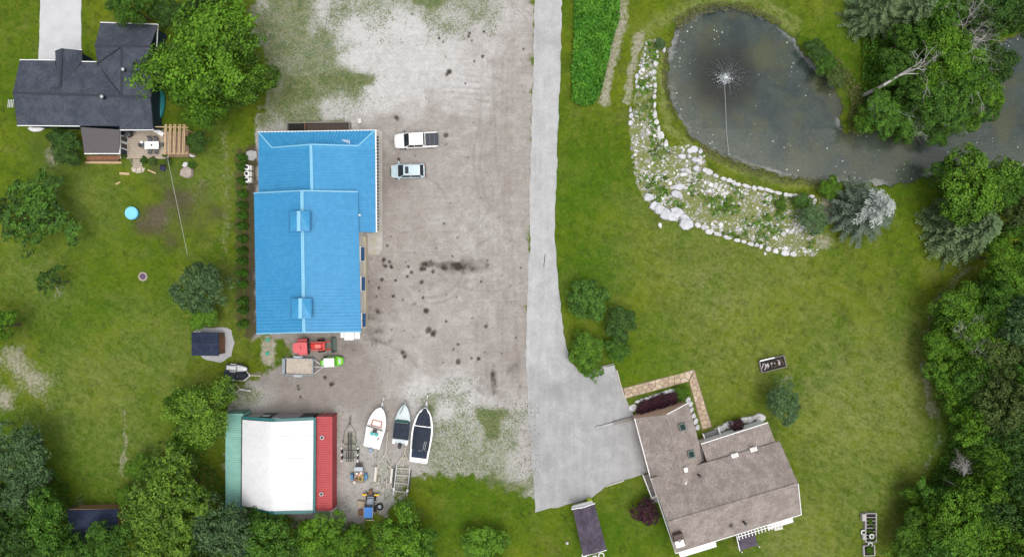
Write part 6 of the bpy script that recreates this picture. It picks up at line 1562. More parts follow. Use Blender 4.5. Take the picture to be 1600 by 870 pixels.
# red tractor with loader ----------------------------------------
t = thing('tractor', 'red farm tractor with faded red canopy and front loader below the blue roof', 'tractor', W3(494.5, 539.5), .05)
MB().hull8([(-1.3, -.32, .7), (.0, -.32, .7), (.0, .32, .7), (-1.3, .32, .7), (-1.3, -.3, 1.1), (.0, -.3, 1.1), (.0, .3, 1.1), (-1.3, .3, 1.1)]).build('chassis', M_PLAST, t)
MB().loft([rrect(a, b_, .65, c_, .14) for a, b_, c_ in ((-.35, .36, 1.38), (.2, .38, 1.42), (.9, .36, 1.34), (1.15, .30, 1.22))]).build('hood', P_RED, t)
MB().box(1.02, 0, .55, .3, .5, .5).build('grille', M_PLAST, t)
cn = MB(); cn.loft([rrect(a, b_, 2.2, 2.34, .06) for a, b_ in ((-2.35, .42), (-2.2, .62), (-1.6, .72), (-.75, .70), (-.55, .62))]); cn.build('canopy', P_PINK, t); MB().box(-1.35, .0, 2.34, .1, .42, .015).build('canopy_mark', mat('dark_red_mark', (.25, .02, .03), .6, .1, 3), t)
for a_, b_ in ((-1.9, .5), (-1.9, -.5), (-.75, .5), (-.75, -.5)): MB().tube([(a_, b_, 1.0), (a_, b_, 2.22)], .035).build('canopy_post', M_BLACK, t)
MB().box(-1.35, 0, 1.05, .5, .5, .14).build('seat', M_BLACK, t); MB().tube([(-.5, 0, 1.35), (-.8, 0, 1.6)], .03).build('steering_column', M_BLACK, t)
for s_ in (-1, 1):
    wheel(t, -1.45, s_ * .82, .72, .42, P_RED); wheel(t, .75, s_ * .72, .45, .28, P_RED)
    MB().hull8([(-2.1, s_ * .82 - .2, 1.3), (-.8, s_ * .82 - .2, 1.3), (-.8, s_ * .82 + .2, 1.3), (-2.1, s_ * .82 + .2, 1.3), (-1.9, s_ * .82 - .2, 1.52), (-1.0, s_ * .82 - .2, 1.52), (-1.0, s_ * .82 + .2, 1.52), (-1.9, s_ * .82 + .2, 1.52)]).build('fender', P_PINK, t)
    m = MB(); m.bar((-.3, s_ * .5, 1.5), (1.3, s_ * .5, 1.45), .13, .17); m.bar((1.3, s_ * .5, 1.45), (2.0, s_ * .5, .6), .13, .16); m.build('loader_arm', P_RED, t)
    m = MB(); m.tube([(.4, s_ * .5, 1.15), (1.7, s_ * .5, .95)], .045); m.build('hydraulic_ram', M_STEEL, t)
MB().bar((1.35, -.5, 1.42), (1.35, .5, 1.42), .26, .12).build('cross_tube', P_RED, t)
m = MB(); m.hull8([(2.0, -.95, .1), (2.7, -.95, .05), (2.7, .95, .05), (2.0, .95, .1), (2.0, -.95, .2), (2.7, -.95, .09), (2.7, .95, .09), (2.0, .95, .2)]); m.hull8([(1.98, -.95, .1), (2.06, -.95, .1), (2.06, .95, .1), (1.98, .95, .1), (2.1, -.95, .85), (2.2, -.95, .85), (2.2, .95, .85), (2.1, .95, .85)])
for s_ in (-.93, .93): m.hull8([(2.0, s_ - .03, .1), (2.7, s_ - .03, .07), (2.7, s_ + .03, .07), (2.0, s_ + .03, .1), (2.1, s_ - .03, .85), (2.25, s_ - .03, .85), (2.25, s_ + .03, .85), (2.1, s_ + .03, .85)])
m.build('bucket', mat('dark_green_grey_steel', (.05, .085, .07), .6, .25, 5), t)
# green ride-on
t = thing('utility_cart', 'small lime green ride-on cart with white canopy beside the flat trailer', 'cart', W3(520.5, 563.3), .03)
MB().loft([rrect(a, b_, .3, c_, .2) for a, b_, c_ in ((.35, .5, .72), (.8, .6, .80), (1.2, .56, .74), (1.48, .36, .62))]).build('hood', P_GREEN, t)
MB().loft([rrect(a, b_, .3, .6, .12) for a, b_ in ((-1.0, .45), (.0, .5), (.4, .5))]).build('body', M_PLAST, t)
for s_ in (-1, 1):
    MB().loft([rrect(a, b_, .3, c_, .12) for a, b_, c_ in ((-1.55, .16, .6), (-1.3, .24, .78), (-.95, .22, .72))]).build('rear_cowl', P_GREEN, t)
    o = t.children[-1]; o.location.y = s_ * .3
    wheel(t, -.85, s_ * .52, .32, .26); wheel(t, 1.0, s_ * .55, .26, .18)
    MB().bar((-.6, s_ * .58, .62), (.9, s_ * .58, .7), .1, .1).build('side_rail', P_GREEN, t)
    for a_ in (-.65, .55): MB().tube([(a_, s_ * .48, .6), (a_, s_ * .46, 1.85)], .025).build('canopy_post', M_BLACK, t)
MB().box(-.05, -.02, 1.85, 1.36, 1.14, .06).build('canopy', M_WHITE, t, bevel=.03); MB().box(-.4, 0, .62, .5, .8, .16).build('seat', M_BLACK, t); MB().box(1.1, 0, .78, .2, .5, .08).build('headlight', M_LAMP, t)

# flat trailer ----------------------------------------------------
t = thing('utility_trailer', 'grey steel utility trailer with weathered plank floor hitched facing the green cart', 'trailer', W3(469.5, 571.5), -.02)
for i in range(7): MB().box(.08, -.86 + i * .287, .5, 3.5, .275, .05 + .008 * (i % 2)).build('floor_plank', mat('bleached_planks', (.50, .43, .36), .9, .3, 2.5, bump=.3), t)
for u, v, a_, b_ in ((-.1, 1.06, 3.9, .1), (-.1, -1.06, 3.9, .1), (1.87, 0, .12, 2.2), (-1.95, 0, .35, 2.2)): MB().box(u, v, .45, a_, b_, .42).build('side_rail', mat('blue_grey_steel', (.25, .29, .32), .5, .2, 5), t)
for s_ in (-1, 1): wheel(t, -.2, s_ * 1.2, .32, .2); MB().hull8([(-.85, s_ * 1.22 - .14, .5), (.45, s_ * 1.22 - .14, .5), (.45, s_ * 1.22 + .14, .5), (-.85, s_ * 1.22 + .14, .5), (-.6, s_ * 1.22 - .14, .72), (.2, s_ * 1.22 - .14, .72), (.2, s_ * 1.22 + .14, .72), (-.6, s_ * 1.22 + .14, .72)]).build('fender', mat('pale_blue_grey_steel', (.42, .48, .52), .5, .2, 5), t); MB().bar((1.9, s_ * .95, .5), (3.2, 0, .5), .08, .1).build('tongue_arm', M_STEEL, t)
MB().bar((1.9, 0, .5), (3.45, 0, .5), .08, .1).build('tongue', M_STEEL, t); MB().tube([(2.9, 0, .0), (2.9, 0, .6)], .05).build('jack', M_STEEL, t)

# boats -----------------------------------------------------------
def boat_axis(px0, py0, px1, py1, zz=1.1):
    a_, b_ = Vector(W3(px0, py0, zz)), Vector(W3(px1, py1, zz)); d_ = b_ - a_
    return (a_ + b_) / 2, d_.length, math.atan2(d_.y, d_.x)
def beam(u, full=.55, tail=.88):      # half beam along the boat, u 0 stern .. 1 bow
    return (tail + (1 - tail) * min(1, u / .45)) * (1 - max(0, (u - full) / (1 - full)) ** 2.1) ** .62 if u < 1 else 0.0
def hull(t, L, B, m_, zk=.45, zg=1.25, full=.5, tail=.9, rim=.12, deck_z=None, n=15, rise=.15):
    rings, edge, inn = [], [], []
    for i in range(n):
        u = i / (n - 1) * .995; xx = -L/2 + L * u; hb = max(.03, B/2 * beam(u, full, tail)); g = zg + rise * u * u; k_ = zk + .5 * max(0, u - .6) ** 1.5
        rings.append([(xx - .25 * max(0, u - .5), 0, k_), (xx - .1 * u, hb * .75, k_ + (g - k_) * .35), (xx, hb, g - .08), (xx, hb, g), (xx, hb * .5, g + .02), (xx, 0, g + .03), (xx, -hb * .5, g + .02), (xx, -hb, g), (xx, -hb, g - .08), (xx - .1 * u, -hb * .75, k_ + (g - k_) * .35)])
    MB().loft(rings).build('hull', m_, t, smooth=False)
    return lambda u: (-L/2 + L * u, B/2 * beam(u, full, tail), zg + rise * u * u)
def patch(t, name, m_, fn, u0, u1, s0, dz, n=8, crown=.05, th=.04):
    """a panel lying on the deck following the outline, inset to the share s0 of the half beam"""
    rings = []
    for i in range(n):
        u = u0 + (u1 - u0) * i / (n - 1); xx, hb, g = fn(u); hb = max(.02, hb * (s0(u) if callable(s0) else s0)); e_ = sin(pi * i / (n - 1)) ** .5 if crown else 1
        top = g + dz; rings.append([(xx, hb, top - th), (xx, hb, top), (xx, hb * .5, top + crown * (.4 + .6 * e_)), (xx, 0, top + crown * e_ * 1.2 + .01), (xx, -hb * .5, top + crown * (.4 + .6 * e_)), (xx, -hb, top), (xx, -hb, top - th)])
    return MB().loft(rings).build(name, m_, t)
def boat_trailer(t, L, B, ext, m_, name='trailer_frame'):
    m = MB()
    for s_ in (-1, 1): m.bar((-L/2 + .3, s_ * B * .3, .4), (L * .25, s_ * B * .26, .4), .09, .1); m.bar((L * .25, s_ * B * .26, .4), (L/2 + ext * .35, 0, .42), .09, .1)
    m.bar((L/2 - .6, 0, .42), (L/2 + ext, 0, .45), .10, .11); o = m.build(name, m_, t)
    for s_ in (-1, 1): wheel(t, -L * .18, s_ * B * .36, .3, .2)
    MB().tube([(L/2 + ext * .55, 0, .4), (L/2 + ext * .45, 0, .95)], .05).build('winch_post', m_, t)
    MB().ball((L/2 + ext, 0, .45), .1, .07, .07, 8, 5).build('coupler', M_BLACK, t)
def outboard(t, xx, zz, m_, sc_=1.0, y_=0):
    o = MB().loft([rrect(xx + a, b_ * sc_, zz + c_, zz + d_, .08) for a, b_, c_, d_ in ((-.62 * sc_, .12, .05, .3), (-.5 * sc_, .2, .0, .42), (-.15 * sc_, .21, .0, .45), (.05 * sc_, .14, .05, .36))]).build('outboard_motor', m_, t)
    MB().hull8([(xx - .35, y_ - .07, zz - .75), (xx - .1, y_ - .07, zz - .75), (xx - .1, y_ + .07, zz - .75), (xx - .35, y_ + .07, zz - .75), (xx - .35, y_ - .09, zz + .05), (xx - .05, y_ - .09, zz + .05), (xx - .05, y_ + .09, zz + .05), (xx - .35, y_ + .09, zz + .05)]).build('motor_leg', M_PLAST, o)
GEL = mat('white_gelcoat', (.80, .80, .79), .3, .05, 1.5, bump=0, coat=.4)
c_, L, rz = boat_axis(580.5, 698.5, 595.3, 635.5)
t = thing('motor_boat', 'open white motor boat with red-lined cockpit on its trailer, leftmost of three boats', 'boat', (c_.x, c_.y, 0), rz, 'boats parked on the weedy gravel')
fn = hull(t, L, 2.45, GEL, full=.45, tail=.86)
patch(t, 'cockpit', mat('cream_red_liner', (.70, .66, .62), .6, .1, 3), fn, .32, .70, .70, .05, crown=.0)
patch(t, 'seat_lining', mat('red_vinyl', (.46, .13, .11), .6, .2, 3), fn, .52, .68, .58, .08, crown=.0); patch(t, 'bow_cushion', mat('pale_vinyl', (.74, .70, .66), .6, .1, 3), fn, .545, .66, .46, .12, crown=.02)
xx, hb, g = fn(.50); MB().bar((xx - .12, -hb * .85, g + .5), (xx + .12, hb * .92, g + .5), .12, .07).build('rail', M_BLACK, t)
for s_ in (-1, 1): MB().tube([(xx, s_ * hb * .82, g), (xx, s_ * hb * .82, g + .5)], .03).build('rail_post', M_STEEL, t); MB().box(xx - .85, s_ * .28, g + .04, .38, .42, .22).build('seat', mat('teal_seat', (.05, .42, .42), .6, .15, 3) , t)
MB().box(xx - .42, 0, g + .04, .35, .5, .4).build('console', M_PLAST, t); MB().bar((xx - 1.45, -.5, g + .12), (xx - 1.2, -.72, g + .12), .1, .1).build('bag', M_BLACK, t)
patch(t, 'stern_deck', GEL, fn, .03, .26, .82, .03, crown=.02)
outboard(t, -L/2 - .02, 1.0, mat('grey_blue_motor', (.22, .30, .40), .4, .1, 3), 1.1); boat_trailer(t, L, 2.45, 1.25, M_STEEL)
c_, L, rz = boat_axis(625.3, 691.5, 632.6, 631)
t = thing('fishing_boat', 'narrow pale grey boat with dark cockpit cover on its trailer, middle of three boats', 'boat', (c_.x, c_.y, 0), rz, 'boats parked on the weedy gravel')
PG = mat('pale_grey_paint', (.46, .54, .55), .4, .12, 3)
fn = hull(t, L, 2.2, PG, full=.28, tail=.94)
patch(t, 'bow_deck', mat('pale_deck', (.52, .60, .60), .5, .12, 3), fn, .66, .96, .86, .03, crown=.05)
patch(t, 'cockpit_cover', CANVAS, fn, .10, .58, .98, .05, crown=.14)
xx, hb, g = fn(.60)
for i, s_ in enumerate((-.62, -.2, .2, .62)): MB().hull8([(xx - .02, s_ * hb - .2, g + .05), (xx + .03, s_ * hb - .2, g + .05), (xx + .03, s_ * hb + .2, g + .05), (xx - .02, s_ * hb + .2, g + .05), (xx - .32, s_ * hb - .2, g + .42), (xx - .27, s_ * hb - .2, g + .42), (xx - .27, s_ * hb + .2, g + .42), (xx - .32, s_ * hb + .2, g + .42)]).build('windshield', mat('green_tinted_glass', (.05, .12, .11), .1, .1, 2, bump=0), t)
MB().tube([(xx + .8, .45, g + .15), (xx + 1.3, .2, g + .3), (xx + 1.9, .04, g + .35)], .03).build('bow_line', M_BLACK, t)
for s_ in (-1, 1): MB().box(-L/2 + .12, s_ * .82, 1.1, .55, .3, .24).build('stern_corner', GEL, t)
MB().box(-L/2 + .1, 0, 1.08, .22, 1.7, .14).build('transom', M_STEEL, t); outboard(t, -L/2 - .02, 1.05, M_BLACK, 1.1); boat_trailer(t, L, 2.2, .3, M_STEEL)
c_, L, rz = boat_axis(654, 721.5, 665, 635.5)
t = thing('motor_boat', 'largest white motor boat under dark navy covers on its trailer, rightmost of three boats', 'boat', (c_.x, c_.y, 0), rz, 'boats parked on the weedy gravel')
fn = hull(t, L, 2.75, GEL, full=.50, tail=.84, zg=1.35)
patch(t, 'bow_cover', CANVAS, fn, .665, .90, .80, .04, crown=.10); patch(t, 'bow_hatch_cover', CANVAS, fn, .90, .985, lambda u: .62, .05, crown=.04)
patch(t, 'cockpit_cover', CANVAS, fn, .22, .645, .84, .05, crown=.26); patch(t, 'stern_cover', mat('navy_blue_canvas', (.014, .028, .055), .85, .3, 2, bump=.3), fn, .085, .215, .82, .05, crown=.06)
xx, hb, g = fn(.33)
for s_ in (-1, 1): MB().bar((xx - .7, s_ * hb * .86, g + .12), (xx + .35, s_ * hb * .9, g + .12), .06, .06).build('grab_rail', M_STEEL, t)
for a_ in (0, .22): MB().bar((xx - .6, -hb * .3 - a_, g + .36), (xx + .55, -hb * .4 - a_, g + .38), .035, .04).build('cover_strap', M_STEEL, t)
for k in range(5): MB().box(-L/2 + .14, -.8 + k * .4, 1.3, .34, .32, .1 + .02 * (k % 2)).build('swim_step_panel', mat('pale_step', (.60, .64, .66), .5, .15, 3), t)
boat_trailer(t, L, 2.75, 1.5, M_STEEL)

# bare trailers ---------------------------------------------------
def axis_thing(name, label, cat, p0, p1, group=None):
    c_, L, rz = boat_axis(*p0, *p1, .5); return thing(name, label, cat, (c_.x, c_.y, 0), rz, group), L
def bars(t, lst, m_, name):
    for a_, b_, wd, ht in lst: MB().bar(a_, b_, wd, ht).build(name, m_, t)
t, L = axis_thing('boat_trailer', 'black empty boat trailer with two long centre rails beside the red container', 'trailer', (546.5, 721), (546.5, 650)); h_ = L / 2
bars(t, [((-h_, -.16, .55), (h_ * .28, -.16, .55), .13, .12), ((-h_, .16, .55), (h_ * .28, .16, .55), .13, .12), ((-h_, -.45, .55), (-h_ + 1.3, -.45, .55), .08, .1), ((-h_, .45, .55), (-h_ + 1.3, .45, .55), .08, .1)], M_BLACK, 'bunk')
bars(t, [((-h_ + .5, -.95, .42), (-h_ + .5, .95, .42), .08, .08), ((-h_ + 1.5, -.95, .42), (-h_ + 1.5, .95, .42), .08, .08), ((-h_ + 2.3, -.8, .42), (-h_ + 2.3, .8, .42), .06, .06)], M_BLACK, 'cross_bar')
for s_ in (-1, 1):
    bars(t, [((-h_ + 2.4, s_ * .85, .42), (h_ * .3, s_ * .75, .42), .05, .06), ((h_ * .3, s_ * .75, .42), (h_ * .7, 0, .42), .05, .06)], M_BLACK, 'side_rail')
    for a_ in (.55, 1.3): wheel(t, -h_ + a_, s_ * 1.05, .26, .18)
    for a_ in (.1, .9, 1.75): MB().box(-h_ + a_, s_ * 1.05, .52, .2, .16, .1).build('fender_cap', M_WHITE, t)
bars(t, [((h_ * .6, 0, .42), (h_, 0, .42), .07, .08)], M_BLACK, 'tongue')
t, L = axis_thing('boat_trailer', 'beige empty boat trailer with wishbone tongue and long fenders, left of the pair', 'trailer', (597, 764), (606.3, 674.5)); h_ = L / 2
for s_ in (-1, 1):
    MB().tube([(h_ - 2.6, 0, .5), (h_ - 4.2, s_ * .8, .48), (h_ - 4.9, s_ * .9, .46), (-h_ + .8, s_ * .9, .45)], .065, 6).build('frame_rail', M_BEIGEM, t)
    MB().box(-h_ + 1.9, s_ * 1.05, .5, 1.9, .26, .16).build('fender', mat('cream_fender', (.66, .62, .55), .6, .2, 4), t)
    for a_ in (-.42, .42): wheel(t, -h_ + 1.9 + a_, s_ * 1.05, .28, .2)
    bars(t, [((-h_ + .6, s_ * .55, .62), (-h_ + 1.5, s_ * .5, .66), .09, .09), ((-h_ + .2, s_ * 1.25, .5), (-h_ + .8, s_ * 1.1, .5), .08, .08), ((-h_ + 2.9, s_ * .9, .55), (-h_ + 3.1, s_ * .5, .6), .1, .1)], M_BEIGEM, 'bracket')
MB().bar((h_ - 2.7, 0, .5), (h_, 0, .5), .1, .1).build('tongue', M_BEIGEM, t); bars(t, [((-h_ + .75, -.9, .45), (-h_ + .75, -.4, .45), .08, .08), ((-h_ + .75, .4, .45), (-h_ + .75, .9, .45), .08, .08)], M_BEIGEM, 'cross_bar')
t, L = axis_thing('boat_trailer', 'grey ladder-framed empty boat trailer, right of the pair behind the boats', 'trailer', (625, 774), (634, 696)); h_ = L / 2
for s_ in (-1, 1):
    MB().bar((-h_ + .1, s_ * .88, .45), (h_ - 2.6, s_ * .88, .45), .1, .12).build('frame_rail', M_STEEL, t); MB().bar((h_ - 2.6, s_ * .88, .45), (h_ - 1.0, 0, .45), .1, .12).build('tongue_arm', M_BEIGEM, t)
    MB().bar((-h_ + .5, s_ * 1.06, .6), (h_ - 3.0, s_ * 1.06, .6), .14, .1).build('bunk', M_BLACK, t); MB().box(-h_ + .8, s_ * .9, .5, .35, .26, .16).build('corner_block', M_WHITE, t); wheel(t, -h_ + 1.9, s_ * 1.02, .27, .18)
bars(t, [((-h_ + .55, -1.0, .5), (-h_ + .55, 1.0, .5), .1, .1), ((-h_ + 1.6, -.85, .42), (-h_ + 1.6, .85, .42), .1, .08), ((-h_ + 2.7, -.85, .42), (-h_ + 2.6, .85, .42), .1, .08), ((-h_ + 3.6, -.85, .42), (-h_ + 3.5, .85, .42), .1, .08), ((h_ - 1.7, -.45, .45), (h_ - 1.7, .45, .45), .07, .07)], M_BEIGEM, 'rung')
MB().bar((h_ - 2.7, 0, .46), (h_, 0, .48), .1, .1).build('tongue', M_BEIGEM, t); MB().tube([(h_ - 1.2, 0, .4), (h_ - 1.3, 0, 1.0)], .05).build('winch_post', M_BLACK, t)
# watercraft and their trailers
def pwc(loc, rz, label, m1, m2, Ls=3.1, Bs=1.15):
    t = thing('jet_ski', label, 'jet ski', loc, rz, 'jet skis on the double trailer'); fn = hull(t, Ls, Bs, m1, zk=.5, zg=.95, full=.42, tail=.8, rise=.1)
    patch(t, 'seat', m2, fn, .06, .5, .58, .10, crown=.22); patch(t, 'front_cowl', m2, fn, .5, .93, .74, .08, crown=.26)
    xx, hb, g = fn(.52); MB().bar((xx, -.32, g + .5), (xx, .32, g + .5), .07, .07).build('handlebar', M_BLACK, t)
    for s_ in (-1, 1): MB().box(xx - .55, s_ * hb * .88, g + .03, .75, .12, .05).build('foot_rail', M_STEEL, t)
    return t
jq = W(371, 575, .9); pwc((jq[0], jq[1], 0), -.08, 'white and navy jet ski on the double trailer, the upper of two', CANVAS, GEL)
jq = W(370.5, 587.5, .9); t = pwc((jq[0] - .1, jq[1] + .1, 0), -.03, 'jet ski under dark grey cover on the double trailer, the lower of two', CANVAS, mat('dark_grey_canvas', (.028, .033, .045), .85, .3, 2, bump=.3), 3.2, 1.3)
for a_ in (.3, .75): MB().box(a_, 0, 1.25, .08, .34 - a_ * .3, .05).build('cover_logo_strip', M_WHITE, t)
t = thing('jet_ski_trailer', 'pale steel double trailer under the two jet skis, tongue pointing right', 'trailer', W3(384, 585), -.05)
m = MB().bar((-2.6, 0, .42), (2.1, 0, .45), .1, .1).build('tongue', M_BEIGEM, t)
for s_ in (-1, 1): MB().bar((.0, s_ * .75, .45), (.75, 0, .46), .12, .1).build('tongue_arm', M_WHITE, t); MB().bar((-2.6, s_ * .75, .42), (.0, s_ * .75, .45), .09, .09).build('frame_rail', M_BEIGEM, t); wheel(t, -1.4, s_ * 1.15, .26, .18)
t = thing('jet_ski_trailer', 'small empty pale trailer with rounded loop frame below the jet skis', 'trailer', W3(369, 606), -.12)
MB().tube([(-1.5, .55, .45), (-.2, .55, .45), (.35, .42, .45), (.65, 0, .45), (.35, -.42, .45), (-.2, -.55, .45), (-1.5, -.55, .45)], .055, 6).build('loop_frame', M_BEIGEM, t)
MB().bar((.6, 0, .45), (2.1, -.05, .45), .1, .1).build('tongue', M_WHITE, t); MB().box(1.5, -.03, .5, .3, .2, .12).build('coupler', M_STEEL, t)
for s_ in (-1, 1): wheel(t, -1.0, s_ * .68, .25, .16); MB().box(-1.0, s_ * .68, .52, .75, .2, .06).build('fender', M_STEEL, t)
for a_ in (-1.4, -.8): MB().bar((a_, -.55, .45), (a_, .55, .45), .06, .06).build('cross_bar', M_STEEL, t)
MB().bar((-.35, -.1, .5), (-.35, .35, .5), .12, .1).build('bunk', M_WHITE, t)
# cart of odds and ends, canopy machine
t = thing('junk_trailer', 'small blue-fendered trailer heaped with odds and ends behind the boats', 'trailer', W3(562.5, 742), 1.57)
MB().box(0, 0, .4, 1.7, 1.3, .12).build('bed', M_GREYW, t)
for s_ in (-1, 1): wheel(t, -.05, s_ * .88, .28, .2); MB().hull8([(-.5, s_ * .92 - .15, .45), (.4, s_ * .92 - .15, .45), (.4, s_ * .92 + .15, .45), (-.5, s_ * .92 + .15, .45), (-.35, s_ * .92 - .15, .68), (.25, s_ * .92 - .15, .68), (.25, s_ * .92 + .15, .68), (-.35, s_ * .92 + .15, .68)]).build('fender', mat('blue_fender', (.04, .20, .42), .5, .2, 4), t)
MB().bar((.8, 0, .45), (2.0, 0, .45), .08, .08).build('tongue', M_BLACK, t); MB().box(1.05, 0, .45, .5, 1.1, .5).build('front_rack', mat('pale_blue_grey_steel', (.42, .48, .52)), t); MB().box(1.5, 0, .4, .3, .8, .12).build('toolbox', M_BLACK, t)
q0 = t.location
for k, (dx, dy, c__, nm, lb) in enumerate(((.28, -.12, (.75, .35, .2), 'bucket', 'small orange bucket in the heap on the junk trailer'), (.42, .25, (.75, .72, .68), 'bucket', 'pale bucket at the left of the junk heap'), (.5, -.3, (.8, .74, .7), 'bucket', 'pale bucket at the right of the junk heap'), (.05, .42, (.45, .28, .2), 'bucket', 'brown bucket at the left edge of the junk heap'), (-.72, .55, (.75, .72, .62), 'bucket', 'white bucket at the rear corner of the junk trailer'))):
    b_ = thing(nm, lb, 'bucket', (q0.x - dy * 1.0, q0.y + dx, .52)); m_ = mat('bucket_%s' % ('orange', 'pale', 'cream', 'brown', 'white')[k], c__, .5, .15, 4)
    MB().lathe([(.13, 0), (.17, .3), (.18, .32), (.15, .31), (.12, .2)], 12).build('bucket_wall', m_, b_); MB().tube([(.17 * cos(g), .17 * sin(g) * .3, .32 + .05 * sin(g)) for g in np.linspace(0, pi, 7)], .01, 4).build('handle', M_STEEL, b_)
b_ = thing('cable_coil', 'yellow cable coil lying in the heap on the junk trailer', 'cable', (q0.x + .2, q0.y - .22, .54)); m = MB(); m.tube([(.30 * cos(g) * (1 - g * .012), .42 * sin(g) * (1 - g * .012), .02 + g * .008) for g in np.linspace(0, 24, 60)], .03, 5); m.build('cable', mat('yellow_cable', (.60, .42, .03), .6, .2, 4), b_); MB().box(0, -.1, .0, .16, .1, .08).build('plug', M_BLACK, b_)
for k, (dx, dy, rz_, lb) in enumerate(((-.28, .3, .3, 'brown board in the rear left of the junk heap'), (-.5, .05, -.4, 'reddish board at the rear of the junk heap'), (-.15, .1, 1.2, 'short pink board in the middle of the junk heap'))):
    b_ = MB().box(0, 0, 0, .55, .14, .12).build('offcut', (M_BRNW, M_REDW, M_ROCKP)[k]); b_.location = (q0.x - dy, q0.y + dx, .53); b_.rotation_euler = (0, 0, rz_); tag(b_, lb, 'board')
t = thing('yard_loader', 'small machine with square blue canopy and yellow front bar at the bottom tree line', 'loader', W3(580.5, 788), 1.55)
MB().box(.3, 0, .45, 2.0, .85, .35).build('chassis', mat('grey_blue_hood', (.22, .26, .31), .5, .2, 4), t, bevel=.03); MB().box(.72, 0, .8, .8, .75, .3).build('hood', mat('grey_blue_hood', (.22, .26, .31)), t, bevel=.05)
MB().box(-.35, .0, 1.95, 1.35, 1.12, .06).build('canopy', mat('blue_canopy', (.025, .17, .52), .55, .12, 3), t, bevel=.02)
for s_ in (-1, 1):
    MB().bar((-1.0, s_ * .54, 1.96), (.3, s_ * .54, 1.96), .06, .1).build('canopy_edge', M_STEEL, t)
    for a_ in (-.9, .2): MB().tube([(a_, s_ * .5, .6), (a_, s_ * .5, 1.95)], .03).build('canopy_post', M_STEEL, t)
    MB().bar((-1.0, s_ * .5, 1.9), (-2.0, s_ * .5, .5), .07, .07).build('rear_frame', M_STEEL, t); wheel(t, -.4, s_ * .62, .4, .28); wheel(t, .95, s_ * .55, .3, .22)
MB().bar((-1.7, -.5, .92), (-1.7, .5, .92), .07, .07).build('rear_crossbar', M_STEEL, t); MB().box(-.4, 0, .8, .4, .5, .2).build('seat', M_BLACK, t)
MB().bar((1.5, -1.0, .55), (1.5, 1.0, .55), .2, .3).build('front_bar', M_BLACK, t)
for s_ in (-1, 1): MB().bar((1.5, s_ * .5, .66), (1.5, s_ * 1.1, .66), .22, .14).build('bar_guard', mat('yellow_guard', (.72, .42, .01), .5, .15, 4), t)
MB().box(1.85, .05, .3, .55, .42, .42).build('front_weight', M_RUST, t); MB().bar((1.35, 0, .6), (2.2, .0, .62), .1, .1).build('push_arm', M_BLACK, t)
t = thing('spare_wheel', 'loose wheel with pale hub lying right of the blue canopy', 'wheel', W3(593.5, 790.5)); m = MB(); m.lathe([(.2, 0), (.46, .02), (.5, .12), (.46, .24), (.26, .26), (.24, .14)], 18); m.build('tyre', M_RUB, t); MB().lathe([(.24, .1), (.24, .2), (.1, .24), (.06, .18)], 14).build('rim', mat('pale_blue_rim', (.45, .52, .58), .4, .1, 4), t)
t = thing('wooden_crate', 'pale wooden crate left of the blue canopy at the bottom tree line', 'crate', W3(565, 785.5), -.08)
MB().box(0, 0, 0, 1.0, .75, .42).build('body', mat('straw_wood', (.36, .28, .18), .85, .3, 3), t)
for k in range(4): MB().box(-.38 + k * .25, 0, .42, .17, .78, .03).build('slat', M_WOOD, t)
t = thing('wooden_crate', 'reddish low crate below the pale crate at the bottom tree line', 'crate', W3(567, 799), .04); MB().box(0, 0, 0, 1.0, .7, .3).build('body', M_ROCKP, t); MB().box(0, 0, .3, 1.04, .74, .04).build('lid', M_RUST, t)

